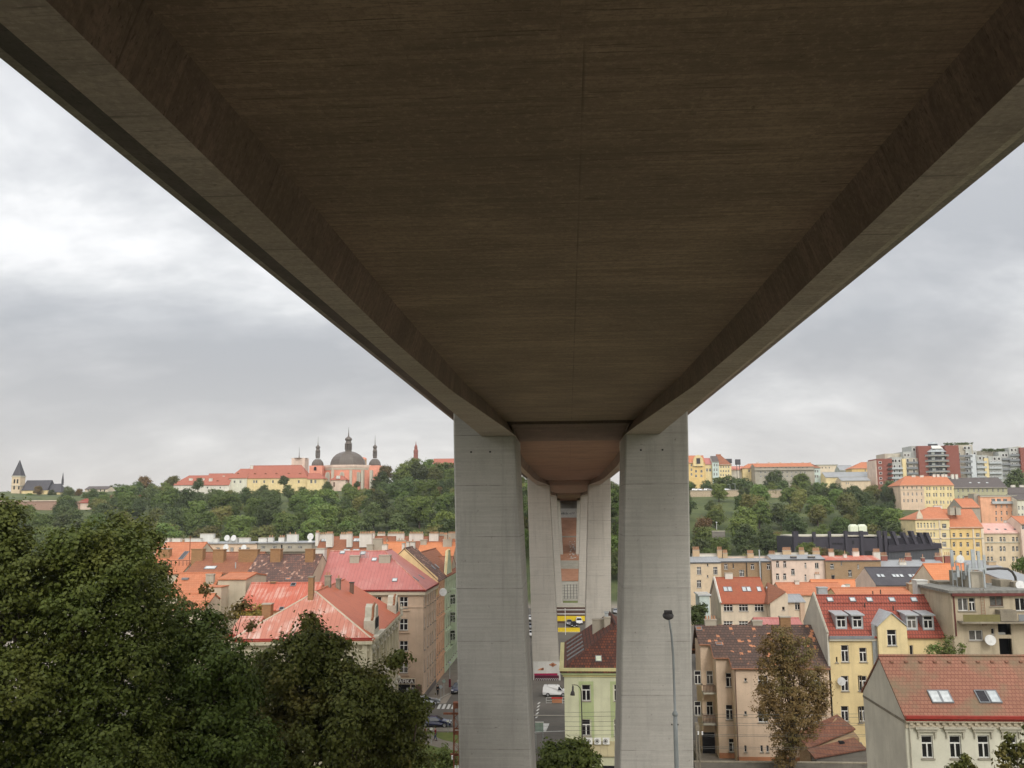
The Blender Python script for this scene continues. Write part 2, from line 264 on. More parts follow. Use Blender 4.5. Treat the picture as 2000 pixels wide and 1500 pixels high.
plain('car_glass', (0.018, 0.022, 0.028), 0.06, spec=0.8); plain('headlight', (0.75, 0.77, 0.8), 0.15, spec=0.8); plain('tail_light', (0.35, 0.01, 0.01), 0.25)
plain('skin', (0.50, 0.28, 0.19), 0.6); plain('black_cloth', (0.018, 0.018, 0.02), 0.9); plain('red_cloth', (0.38, 0.03, 0.035), 0.9); plain('jeans', (0.05, 0.08, 0.15), 0.9)
plain('maroon_cloth', (0.17, 0.025, 0.035), 0.9); plain('dark_hair', (0.02, 0.014, 0.01), 0.8); plain('sign_brown', (0.055, 0.03, 0.025), 0.5); plain('sign_cream', (0.62, 0.56, 0.42), 0.6)
plain('burgundy', (0.34, 0.02, 0.075), 0.8); plain('plum', (0.085, 0.02, 0.035), 0.85); plain('logo_orange', (0.62, 0.26, 0.13), 0.7); plain('logo_brown', (0.22, 0.09, 0.05), 0.7)
plain('marking_white', (0.58, 0.57, 0.54), 0.85, var=0.25); plain('yellow_paint', (0.76, 0.56, 0.03), 0.6); plain('band_brown', (0.10, 0.06, 0.05), 0.8); plain('barrier_red', (0.5, 0.04, 0.03), 0.6)
plain('graffiti_pale', (0.42, 0.42, 0.40), 0.8); plain('graffiti_black', (0.03, 0.03, 0.035), 0.8); plain('teal_box', (0.30, 0.38, 0.33), 0.7); plain('green_patina', (0.30, 0.42, 0.33), 0.7)
plain('ceramic_pot', (0.45, 0.25, 0.15), 0.8); plain('glass_roof', (0.50, 0.53, 0.55), 0.15, spec=0.6); plain('balcony_olive', (0.17, 0.15, 0.06), 0.7); plain('limestone', (0.45, 0.42, 0.34), 0.85)
plain('tank_cream', (0.60, 0.64, 0.50), 0.5); plain('retaining_stone', (0.44, 0.35, 0.25), 0.9, var=0.3); plain('town_brick', (0.33, 0.215, 0.165), 0.95, var=0.3); plain('wire', (0.12, 0.12, 0.11), 0.5); plain('pink_frame', (0.5, 0.42, 0.36), 0.8)
def pane_mat(name, lo, hi, thr):
    m, n, l, b = newmat(name)
    oi = N(n, 'ShaderNodeObjectInfo'); v = objvec(n)
    k = rampo(n, l, oi.outputs['Random'], [(thr, 0), (thr+0.01, 0.6), (1.0, 1.0)], 'LINEAR')
    f = noise(n, l, v, 2.5, 3); c = mixc(n, l, k, lo, hi); c = mixc(n, l, rampo(n, l, f, [(0.4, 0), (0.7, 0.5)]), c, tuple(x*0.5 for x in lo))
    l.new(c, b.inputs['Base Color']); b.inputs['Roughness'].default_value = 0.07; b.inputs['Specular IOR Level'].default_value = 0.5
pane_mat('pane', (0.018, 0.016, 0.018), (0.16, 0.15, 0.14), 0.84)
pane_mat('skylight_pane', (0.50, 0.54, 0.55), (0.62, 0.64, 0.64), 0.5)
def leafmat(name, ca, cb, cc, trans=0.25):
    m, n, l, b = newmat(name)
    g = N(n, 'ShaderNodeNewGeometry'); oi = N(n, 'ShaderNodeObjectInfo')
    c = mixc(n, l, rampo(n, l, g.outputs['Random Per Island'], [(0.0, 0), (1.0, 1)]), ca, cb)
    f = noise(n, l, g.outputs['Position'], 0.33, 4, 0.6)
    c = mixc(n, l, rampo(n, l, f, [(0.5, 0), (0.68, 0.75)]), c, cc)
    hs = N(n, 'ShaderNodeHueSaturation'); l.new(c, hs.inputs['Color'])
    mr = N(n, 'ShaderNodeMapRange', i_3=0.475, i_4=0.51); l.new(oi.outputs['Random'], mr.inputs[0]); l.new(mr.outputs[0], hs.inputs['Hue'])
    mv = N(n, 'ShaderNodeMath', operation='MULTIPLY', i_1=7.31); l.new(oi.outputs['Random'], mv.inputs[0]); fr = N(n, 'ShaderNodeMath', operation='FRACT'); l.new(mv.outputs[0], fr.inputs[0])
    m2 = N(n, 'ShaderNodeMapRange', i_3=0.7 if 'far' in name or 'brown' in name else 0.95, i_4=1.35 if 'far' in name else 1.1); l.new(fr.outputs[0], m2.inputs[0]); l.new(m2.outputs[0], hs.inputs['Value'])
    l.new(hs.outputs[0], b.inputs['Base Color']); b.inputs['Roughness'].default_value = 0.6; b.inputs['Specular IOR Level'].default_value = 0.25
    tr = N(n, 'ShaderNodeBsdfTranslucent'); l.new(hs.outputs[0], tr.inputs[0]); ms = N(n, 'ShaderNodeMixShader', i_0=trans)
    o = [x for x in n if x.type == 'OUTPUT_MATERIAL'][0]
    l.new(b.outputs[0], ms.inputs[1]); l.new(tr.outputs[0], ms.inputs[2]); l.new(ms.outputs[0], o.inputs[0])
leafmat('leaf_near', (0.06, 0.085, 0.015), (0.095, 0.12, 0.022), (0.115, 0.125, 0.024), 0.18)
leafmat('leaf_maple', (0.075, 0.092, 0.018), (0.115, 0.125, 0.026), (0.15, 0.12, 0.028), 0.18)
leafmat('leaf_far_dark', (0.07, 0.10, 0.034), (0.09, 0.125, 0.042), (0.105, 0.12, 0.04), 0.25)
leafmat('leaf_far_green', (0.11, 0.165, 0.04), (0.135, 0.19, 0.048), (0.15, 0.18, 0.045), 0.3)
leafmat('leaf_far_olive', (0.15, 0.165, 0.045), (0.18, 0.185, 0.055), (0.19, 0.16, 0.06), 0.3)
leafmat('leaf_brown', (0.19, 0.135, 0.05), (0.23, 0.16, 0.06), (0.14, 0.145, 0.045), 0.3)
leafmat('leaf_yellow', (0.32, 0.25, 0.04), (0.24, 0.22, 0.04), (0.15, 0.17, 0.04), 0.3)
plain('bark', (0.075, 0.055, 0.04), 0.95, var=0.3)
# ground: grass, dirt
m, n, l, b = newmat('ground'); v = wvec(n)
f = noise(n, l, v, 0.08, 8, 0.65); g = noise(n, l, v, 1.5, 6, 0.7)
c = mixc(n, l, rampo(n, l, f, [(0.4, 0), (0.6, 1)]), (0.06, 0.08, 0.03), (0.10, 0.12, 0.04)); c = mixc(n, l, rampo(n, l, g, [(0.5, 0), (0.75, 0.5)]), c, (0.10, 0.09, 0.05))
s = N(n, 'ShaderNodeSeparateXYZ'); l.new(v, s.inputs[0]); mr = N(n, 'ShaderNodeMapRange', i_1=0.0, i_2=1000.0); l.new(s.outputs[1], mr.inputs[0])
paved = mixc(n, l, rampo(n, l, g, [(0.35, 0), (0.7, 1)]), (0.27, 0.235, 0.19), (0.34, 0.30, 0.25))     # yards and trampled earth in the valley and under the bridge, growth on the far slopes
ax = N(n, 'ShaderNodeMath', operation='ABSOLUTE'); l.new(s.outputs[0], ax.inputs[0]); mx2 = N(n, 'ShaderNodeMapRange', i_1=11.0, i_2=16.0); l.new(ax.outputs[0], mx2.inputs[0])
my2 = N(n, 'ShaderNodeMapRange', i_1=68.0, i_2=62.0); l.new(s.outputs[1], my2.inputs[0]); ml = N(n, 'ShaderNodeMath', operation='MULTIPLY'); l.new(mx2.outputs[0], ml.inputs[0]); l.new(my2.outputs[0], ml.inputs[1])
far_ = rampo(n, l, mr.outputs[0], [(0.0, 0), (0.312, 0), (0.325, 1)]); mxx = N(n, 'ShaderNodeMath', operation='MAXIMUM'); l.new(far_, mxx.inputs[0]); l.new(ml.outputs[0], mxx.inputs[1])
c = mixc(n, l, mxx.outputs[0], paved, c)
l.new(c, b.inputs['Base Color']); b.inputs['Roughness'].default_value = 0.95
def groundmat(name, c1, c2, s=0.4, crack=0.3):
    m, n, l, b = newmat(name); v = wvec(n); f = noise(n, l, v, s, 8, 0.65); g = noise(n, l, v, 5, 6, 0.7)
    c = mixc(n, l, rampo(n, l, f, [(0.38, 0), (0.62, 1)]), c1, c2); c = mixc(n, l, rampo(n, l, g, [(0.55, 0), (0.75, crack)]), c, tuple(x*0.5 for x in c1))
    l.new(c, b.inputs['Base Color']); b.inputs['Roughness'].default_value = 0.9; bump(n, l, b, g, 0.2, 0.02)
groundmat('asphalt', (0.105, 0.095, 0.082), (0.145, 0.13, 0.11), 0.12); groundmat('paving', (0.20, 0.175, 0.145), (0.25, 0.22, 0.18), 0.5); groundmat('kerb', (0.30, 0.28, 0.24), (0.36, 0.33, 0.28))
groundmat('lawn', (0.10, 0.135, 0.03), (0.14, 0.16, 0.04), 0.6); groundmat('red_earth', (0.26, 0.12, 0.065), (0.34, 0.17, 0.10), 0.25, 0.5); groundmat('step_stone', (0.26, 0.24, 0.20), (0.32, 0.30, 0.25))
# ------------------------------------------------------------------ mesh building
class MB:
    def __init__(s): s.v = []; s.f = []; s.mi = []; s.mats = []
    def m(s, name):
        if name not in s.mats: s.mats.append(name)
        return s.mats.index(name)
    def poly(s, pts, mat=0):
        k = len(s.v); s.v += [tuple(p) for p in pts]; s.f.append(tuple(range(k, k+len(pts)))); s.mi.append(mat); return s
    def box(s, x0, x1, y0, y1, z0, z1, mat=0):
        k = len(s.v); s.v += [(x, y, z) for z in (z0, z1) for x, y in ((x0, y0), (x1, y0), (x1, y1), (x0, y1))]
        for f in ((3, 2, 1, 0), (4, 5, 6, 7), (0, 1, 5, 4), (1, 2, 6, 5), (2, 3, 7, 6), (3, 0, 4, 7)): s.f.append(tuple(k+i for i in f)); s.mi.append(mat)
        return s
    def hexa(s, bot, top, mat=0):
        k = len(s.v); n = len(bot); s.v += [tuple(p) for p in bot] + [tuple(p) for p in top]
        s.f.append(tuple(k+i for i in reversed(range(n)))); s.mi.append(mat); s.f.append(tuple(k+n+i for i in range(n))); s.mi.append(mat)
        for i in range(n): j = (i+1) % n; s.f.append((k+i, k+j, k+n+j, k+n+i)); s.mi.append(mat)
        return s
    def lathe(s, prof, c=(0, 0), n=16, mat=0, ph=0.0):
        k = len(s.v)
        for r, z in prof: s.v += [(c[0]+r*math.cos(2*math.pi*i/n+ph), c[1]+r*math.sin(2*math.pi*i/n+ph), z) for i in range(n)]
        for j in range(len(prof)-1):
            for i in range(n): i2 = (i+1) % n; s.f.append((k+j*n+i, k+j*n+i2, k+(j+1)*n+i2, k+(j+1)*n+i)); s.mi.append(mat)
        s.f.append(tuple(k+i for i in reversed(range(n)))); s.mi.append(mat); s.f.append(tuple(k+(len(prof)-1)*n+i for i in range(n))); s.mi.append(mat)
        return s
    def tube(s, path, rad, n=6, mat=0):
        P = [Vector(p) for p in path]; k = len(s.v)
        rs = rad if isinstance(rad, (list, tuple)) else [rad]*len(P)
        for i, p in enumerate(P):
            d = (P[min(i+1, len(P)-1)] - P[max(i-1, 0)]).normalized(); a = Vector((0, 0, 1)) if abs(d.z) < 0.9 else Vector((1, 0, 0))
            e1 = d.cross(a).normalized(); e2 = d.cross(e1)
            s.v += [tuple(p + (e1*math.cos(2*math.pi*j/n) + e2*math.sin(2*math.pi*j/n))*rs[i]) for j in range(n)]
        for i in range(len(P)-1):
            for j in range(n): j2 = (j+1) % n; s.f.append((k+i*n+j, k+i*n+j2, k+(i+1)*n+j2, k+(i+1)*n+j)); s.mi.append(mat)
        s.f.append(tuple(k+j for j in range(n))); s.mi.append(mat); s.f.append(tuple(k+(len(P)-1)*n+j for j in range(n))); s.mi.append(mat)
        return s
    def mesh(s, name, mat=None, smooth=False):
        me = bpy.data.meshes.new(name); me.from_pydata(s.v, [], s.f)
        for mn in (mat if isinstance(mat, (list, tuple)) else [mat]) if mat else s.mats: me.materials.append(M[mn])
        if any(s.mi): me.polygons.foreach_set('material_index', s.mi)
        if smooth: me.polygons.foreach_set('use_smooth', [True]*len(s.f))
        me.update(); return me
    def build(s, name, mat=None, parent=None, loc=(0, 0, 0), rot=(0, 0, 0), smooth=False):
        return link(name, s.mesh(name, mat, smooth), parent, loc, rot)
def link(name, data, parent=None, loc=(0, 0, 0), rot=(0, 0, 0)):
    o = bpy.data.objects.new(name, data); COL.objects.link(o); o.parent = parent; o.location = loc
    if isinstance(rot, Matrix): o.rotation_euler = rot.to_euler()
    else: o.rotation_euler = rot
    return o
def tag(o, label, cat, group=None, kind=None):
    if label: o['label'] = label
    if cat: o['category'] = cat
    if group: o['group'] = group
    if kind: o['kind'] = kind
    return o
def thing(name, label, cat, loc=(0, 0, 0), rz=0, group=None):
    o = link(name, None, None, loc, (0, 0, rz)); o.empty_display_size = 0.5; return tag(o, label, cat, group)
def copytree(o, loc, rz=None, label=None):
    def cp(a, par):
        c = a.copy(); COL.objects.link(c); c.parent = par
        for ch in a.children: cp(ch, c)
        return c
    c = cp(o, None); c.location = loc
    if rz is not None: c.rotation_euler = (0, 0, rz)
    if label: c['label'] = label
    return c
def struct(name, mb, mat=None, loc=(0, 0, 0)): return tag(mb.build(name, mat, None, loc), None, None, kind='structure')

# ------------------------------------------------------------------ windows
_WM = {}
def window_meshes(st, w, h, frame):
    key = (st, round(w, 1), round(h, 1), frame)
    if key in _WM: return _WM[key]
    w, h = max(round(w, 1), .3), max(round(h, 1), .3); t = 0.075 if w > 0.8 else 0.05; f = MB()
    if st == 'arch': t = 0.1
    f.box(-w/2, -w/2+t, 0, .08, 0, h); f.box(w/2-t, w/2, 0, .08, 0, h); f.box(-w/2+t, w/2-t, 0, .08, 0, t); f.box(-w/2+t, w/2-t, 0, .08, h-t, h)
    a, b_ = t, h-t; tr = None
    if st in ('T', 'T3', 'H'):
        tr = h*(0.66 if st != 'H' else 0.56); f.box(-w/2+t, w/2-t, -.015, .08, tr-.05, tr+.05); 
    if st == 'T': f.box(-.05, .05, -.015, .08, t, tr-.05)
    if st == 'H': f.box(-.05, .05, -.015, .08, t, tr-.05); f.box(-.05, .05, -.015, .08, tr+.05, h-t)
    if st == 'T3':
        for x in (-w/6, w/6): f.box(x-.04, x+.04, -.015, .08, t, tr-.05); f.box(x-.04, x+.04, -.015, .08, tr+.05, h-t)
    if st == '2': f.box(-.045, .045, -.015, .08, t, h-t)
    if st == '3':
        for x in (-w/6, w/6): f.box(x-.04, x+.04, -.015, .08, t, h-t)
    fm = f.mesh('window', frame); p = MB(); p.box(-w/2+.02, w/2-.02, .05, .065, .02, h-.02); pm = p.mesh('pane', 'pane')
    s_ = MB(); s_.box(-w/2-.08, w/2+.08, -.25, 0, -.1, 0); sm = s_.mesh('sill', 'sill_stone')
    _WM[key] = (fm, pm, sm); return _WM[key]
FROT = {'F': 0.0, 'L': -math.pi/2, 'R': math.pi/2}

class House:
    """a building with a rectangular footprint; local x runs along the front, y to the back, z up from its base"""
    def __init__(s, name, label, x0, x1, y0, y1, zb, ze, wall, cat='house', group=None, rot=0.0, org=None):
        if org is None: org = ((x0+x1)/2, y0); s.dx, s.dy = -org[0], -org[1]
        else: s.dx = s.dy = 0.0
        s.root = thing(name, label, cat, (org[0], org[1], zb), rot, group)
        s.M = Matrix.Translation((org[0], org[1], zb)) @ Matrix.Rotation(rot, 4, 'Z'); s.I = s.M.inverted(); s.I3 = s.I.to_3x3()
        s.x0, s.x1, s.y0, s.y1 = x0+s.dx, x1+s.dx, y0+s.dy, y1+s.dy; s.zb = zb; s.ze = ze-zb; s.wall = wall
        s.op = {'F': [], 'L': [], 'R': []}; s.wins = []; s.gables = MB(); s.roofo = None; s.side = {}
    def lray(s, px, py): return s.I @ ORG, s.I3 @ ray(px, py)
    def hit(s, face, px, py):
        o, d = s.lray(px, py)
        if face == 'F': t = (s.y0-o.y)/d.y; p = o+d*t; return p.x, p.z
        x = s.x0 if face == 'L' else s.x1; t = (x-o.x)/d.x; p = o+d*t; return p.y, p.z
    def pt(s, face, u, z, dep=0):
        return {'F': (u, s.y0+dep, z), 'L': (s.x0+dep, u, z), 'R': (s.x1-dep, u, z)}[face]
    def win(s, face, u, z, w, h, st='T', frame='white_frame', sill=True, dep=0.14):
        s.op[face].append((u-w/2, u+w/2, z, z+h)); s.wins.append((face, u, z, w, h, st, frame, sill, dep))
    def wpx(s, cols, rows, wpx, face='F', st='T', **k):
        for c in cols:
            for (a, b_) in rows:
                u, z1 = s.hit(face, c, a); _, z0 = s.hit(face, c, b_); u2, _ = s.hit(face, c+wpx, a)
                s.win(face, u, z0, abs(u2-u), z1-z0, st, **k)
    def wm(s, face, us, zs, w, h, st='T', **k):
        for u in us:
            for z in zs: s.win(face, u, z, w, h, st, **k)
    def wallmesh(s, zt=None):
        mb = MB(); zt = zt if zt is not None else s.ze
        for face, (a, b_) in (('F', (s.x0, s.x1)), ('L', (s.y0, s.y1)), ('R', (s.y0, s.y1))):
            ops = [(max(p, a+.05), min(q, b_-.05), max(r, 0.02), min(t, zt-.05)) for p, q, r, t in s.op[face] if q > a+.1 and p < b_-.1 and r < zt-.3]
            ops = [o_ for o_ in ops if o_[1]-o_[0] > .1 and o_[3]-o_[2] > .1]
            us = sorted(set([a, b_]+[x for o_ in ops for x in o_[:2]])); zs = sorted(set([0, zt]+[x for o_ in ops for x in o_[2:]]))
            ok = [[not any(o_[0] <= (us[i]+us[i+1])/2 <= o_[1] and o_[2] <= (zs[j]+zs[j+1])/2 <= o_[3] for o_ in ops) for j in range(len(zs)-1)] for i in range(len(us)-1)]
            for i in range(len(us)-1):
                j = 0
                while j < len(zs)-1:
                    if not ok[i][j]: j += 1; continue
                    k = j
                    while k < len(zs)-1 and ok[i][k]: k += 1
                    mb.poly([s.pt(face, us[i], zs[j]), s.pt(face, us[i+1], zs[j]), s.pt(face, us[i+1], zs[k]), s.pt(face, us[i], zs[k])]); j = k
            for p, q, r, t in ops:
                d = 0.3; P = lambda u, z, dd: s.pt(face, u, z, dd)
                mb.poly([P(p, r, 0), P(q, r, 0), P(q, r, d), P(p, r, d)]); mb.poly([P(p, t, 0), P(q, t, 0), P(q, t, d), P(p, t, d)])
                mb.poly([P(p, r, 0), P(p, t, 0), P(p, t, d), P(p, r, d)]); mb.poly([P(q, r, 0), P(q, t, 0), P(q, t, d), P(q, r, d)])
        mb.poly([(s.x0, s.y1, 0), (s.x1, s.y1, 0), (s.x1, s.y1, zt), (s.x0, s.y1, zt)])
        mb.poly([(s.x0, s.y0, zt-.02), (s.x1, s.y0, zt-.02), (s.x1, s.y1, zt-.02), (s.x0, s.y1, zt-.02)])
        k = len(mb.v); mb.v += s.gables.v; mb.f += [tuple(i+k for i in f) for f in s.gables.f]; mb.mi += s.gables.mi
        return mb
    def done(s, zt=None):
        s.wallo = s.wallmesh(zt).build('wall', s.wall, s.root)
        for face, u, z, w, h, st, fr, sill, dep in s.wins:
            fm, pm, sm = window_meshes(st, w, h, fr)
            o = link('window', fm, s.root, s.pt(face, u, z, dep), (0, 0, FROT[face])); link('pane', pm, o)
            if sill: link('sill', sm, o)
        return s
    def band(s, z0, z1, proud, mat, name='cornice', faces='F', ext=0.0, u=None):
        mb = MB()
        if 'F' in faces: mb.box((u[0] if u else s.x0-ext), (u[1] if u else s.x1+ext), s.y0-proud, s.y0-.003, z0, z1)
        if 'L' in faces: mb.box(s.x0-proud, s.x0-.003, s.y0+.003, s.y1, z0, z1)
        if 'R' in faces: mb.box(s.x1+.003, s.x1+proud, s.y0+.003, s.y1, z0, z1)
        return mb.build(name, mat, s.root)
    # roofs: axis 'x' (ridge along the front) or 'y' (ridge running back)
    def roof(s, mat, zr, axis='x', hip=(0, 0), over=0.45, side=0.2, thick=0.18, rpos=0.5, zr2=None):
        zr = zr-s.zb; ze = s.ze; mb = MB()
        A, B_, C, D = (s.x0, s.y0), (s.x1, s.y0), (s.x1, s.y1), (s.x0, s.y1)
        if axis == 'x':
            rm = s.y0+(s.y1-s.y0)*rpos; sf = (zr-ze)/(rm-s.y0); sb = (zr-ze)/(s.y1-rm)
            sl = (zr-ze)/hip[0] if hip[0] else 0; sr = (zr-ze)/hip[1] if hip[1] else 0
            xl = s.x0-(over if hip[0] else side); xr = s.x1+(over if hip[1] else side); zf = ze-over*sf; zbk = ze-over*sb
            hl = (ze-over*sl) if hip[0] else None; hr = (ze-over*sr) if hip[1] else None
            P = (xl+hip[0]+(over if hip[0] else 0), rm, zr); Q = (xr-hip[1]-(over if hip[1] else 0), rm, zr)
            e = [(xl, s.y0-over, zf), (xr, s.y0-over, zf), (xr, s.y1+over, zbk), (xl, s.y1+over, zbk)]
            faces = [[e[0], e[1], Q, P], [e[2], e[3], P, Q]]
            if hip[0]: faces.append([e[3], e[0], P])
            else: s.gables.poly([(s.x0, s.y0, ze-.02), (s.x0, s.y1, ze-.02), (s.x0, rm, zr-.05)])
            if hip[1]: faces.append([e[1], e[2], Q])
            else: s.gables.poly([(s.x1, s.y0, ze-.02), (s.x1, s.y1, ze-.02), (s.x1, rm, zr-.05)])
            s.side['F'] = ((0, s.y0, ze), Vector((0, -sf, 1)).normalized()); s.side['L'] = ((s.x0, 0, ze), Vector((-sl, 0, 1)).normalized()); s.side['R'] = ((s.x1, 0, ze), Vector((sr, 0, 1)).normalized())
        else:
            rm = s.x0+(s.x1-s.x0)*rpos; sl = (zr-ze)/(rm-s.x0); sr = (zr-ze)/(s.x1-rm)
            yf = s.y0-(over if hip[0] else side); yb = s.y1+(over if hip[1] else side)
            P = (rm, yf+hip[0]+(over if hip[0] else 0), zr); Q = (rm, yb-hip[1]-(over if hip[1] else 0), zr)
            zl, zrr = ze-over*sl, ze-over*sr
            e = [(s.x0-over, yf, zl), (s.x1+over, yf, zrr), (s.x1+over, yb, zrr), (s.x0-over, yb, zl)]
            faces = [[e[1], e[2], Q, P], [e[3], e[0], P, Q]]
            if hip[0]: faces.append([e[0], e[1], P])
            else: s.gables.poly([(s.x0, s.y0, ze-.02), (s.x1, s.y0, ze-.02), (rm, s.y0, zr-.05)])
            if hip[1]: faces.append([e[2], e[3], Q])
            else: s.gables.poly([(s.x0, s.y1, ze-.02), (s.x1, s.y1, ze-.02), (rm, s.y1, zr-.05)])
            sf = (zr-ze)/hip[0] if hip[0] else 0
            s.side['F'] = ((0, s.y0, ze), Vector((0, -sf, 1)).normalized()); s.side['L'] = ((s.x0, 0, ze), Vector((-sl, 0, 1)).normalized()); s.side['R'] = ((s.x1, 0, ze), Vector((sr, 0, 1)).normalized())
        for fc in faces: mb.poly(fc)
        for fc in faces: mb.poly([(p[0], p[1], p[2]-thick) for p in fc])
        for i in range(4):
            if (axis == 'x' and ((i == 1 and not hip[1]) or (i == 3 and not hip[0]))) or (axis == 'y' and ((i == 0 and not hip[0]) or (i == 2 and not hip[1]))): continue
            a, b_ = e[i], e[(i+1) % 4]; mb.poly([a, b_, (b_[0], b_[1], b_[2]-thick), (a[0], a[1], a[2]-thick)])
        if axis == 'x':
            for i, (pp, hp) in enumerate(((P, hip[0]), (Q, hip[1]))):
                if not hp:
                    a, b_ = (e[0], e[3]) if i == 0 else (e[1], e[2])
                    for q, r_ in ((a, pp), (b_, pp)): mb.poly([q, r_, (r_[0], r_[1], r_[2]-thick), (q[0], q[1], q[2]-thick)])
        else:
            for i, (pp, hp) in enumerate(((P, hip[0]), (Q, hip[1]))):
                if not hp:
                    a, b_ = (e[0], e[1]) if i == 0 else (e[3], e[2])
                    for q, r_ in ((a, pp), (b_, pp)): mb.poly([q, r_, (r_[0], r_[1], r_[2]-thick), (q[0], q[1], q[2]-thick)])
        s.roofo = mb.build('roof', mat, s.root)
        rc = MB(); rc.tube([(P[0], P[1], P[2]+.02), (Q[0], Q[1], Q[2]+.02)], 0.13, 6)
        if math.dist(P, Q) > .5: rc.build('ridge_cap', mat, s.roofo)
        s.P, s.Q, s.e = P, Q, e
        return s
    def flat(s, mat='roof_bitumen', par=0.0, over=0.3, t=0.22, parmat=None):
        mb = MB(); mb.box(s.x0-over, s.x1+over, s.y0-over, s.y1+over, s.ze-.01, s.ze+t)
        s.roofo = mb.build('roof', mat, s.root); s.side['F'] = ((0, s.y0, s.ze+t), Vector((0, 0, 1)))
        if par:
            p = MB(); p.box(s.x0, s.x1, s.y0, s.y0+.3, s.ze+t, s.ze+t+par); p.box(s.x0, s.x0+.3, s.y0+.302, s.y1, s.ze+t, s.ze+t+par); p.box(s.x1-.3, s.x1, s.y0+.302, s.y1, s.ze+t, s.ze+t+par)
            p.build('parapet', parmat or s.wall, s.root)
        return s
    def hitroof(s, px, py, side='F'):
        p0, n = s.side[side]; o, d = s.lray(px, py); t = (Vector(p0)-o).dot(n)/d.dot(n); return o+d*t, n
    def skylight(s, px, py, w=0.8, h=1.2, side='F', mat='skylight_pane'):
        p, nrm = s.hitroof(px, py, side); hx = Vector((0, 0, 1)).cross(nrm)
        if hx.length < .01: hx = Vector((1, 0, 0))
        hx.normalize(); uy = nrm.cross(hx); rot = Matrix((hx, uy, nrm)).transposed()
        f = MB(); f.box(-w/2, w/2, -h/2, -h/2+.08, 0, .12); f.box(-w/2, w/2, h/2-.08, h/2, 0, .12); f.box(-w/2, -w/2+.08, -h/2+.08, h/2-.08, 0, .12); f.box(w/2-.08, w/2, -h/2+.08, h/2-.08, 0, .12)
        o = f.build('skylight', 'gutter_grey', s.roofo, p, rot); g = MB(); g.box(-w/2+.05, w/2-.05, -h/2+.05, h/2-.05, .05, .09); g.build('pane', mat, o)
        return o
    def chim(s, pl, pr, pt, ly, mat='chimney_white', dep=0.9, pots=0, cap='chimney_grey', down=3.0, neg=False, zbot=None, pot_h=0.45):
        """chimney whose face stands at local depth ly, seen between pixels pl and pr with its top at pt"""
        def H(px, py): o, d = s.lray(px, py); return o+d*((ly-o.y)/d.y)
        a, b_ = H(pl, pt), H(pr, pt); zt = (a.z+b_.z)/2; mb = MB(); m0, m1, m2 = mb.m(mat), mb.m(cap), mb.m('ceramic_pot')
        zb = zt-down if zbot is None else zbot
        mb.box(a.x, b_.x, ly, ly+dep, zb, zt-.15, m0); mb.box(a.x-.07, b_.x+.07, ly-.07, ly+dep+.07, zt-.15, zt, m1)
        for i in range(pots):
            x = a.x+(b_.x-a.x)*(i+.5)/pots; mb.lathe([(.12, zt), (.10, zt+pot_h)], (x, ly+dep/2), 6, m2)
        return mb.build('chimney', mb.mats, s.roofo or s.root)
    def chimb(s, pl, pr, pt, pb, mat='chimney_white', dep=1.0, pots=0, cap='chimney_grey', side='F'):
        p, _ = s.hitroof((pl+pr)/2, pb, side); return s.chim(pl, pr, pt, p.y, mat, dep, pots, cap, zbot=p.z-.8)
    def boxpart(s, name, x0, x1, y0, y1, z0, z1, mat, parent=None): return MB().box(x0, x1, y0, y1, z0, z1).build(name, mat, parent or s.root)

def F(name, label, pl, pr, Y, pe, depth, wall, zb=None, cat='house', group=None, pm=None, xr=None, xl=None):
    """front parallel to the picture's x axis at world depth Y, eaves seen at pixel row pe between columns pl and pr"""
    pm = pm or (pl+pr)/2; a = HY(pl, pe, Y); b_ = HY(pr, pe, Y); c = HY(pm, pe, Y)
    x0 = a.x if xl is None else xl; x1 = b_.x if xr is None else xr
    if zb is None: zb = gz(0, Y)-0.3
    return House(name, label, x0, x1, Y, Y+depth, zb, c.z, wall, cat, group)
def zy(px, py, Y): return HY(px, py, Y).z

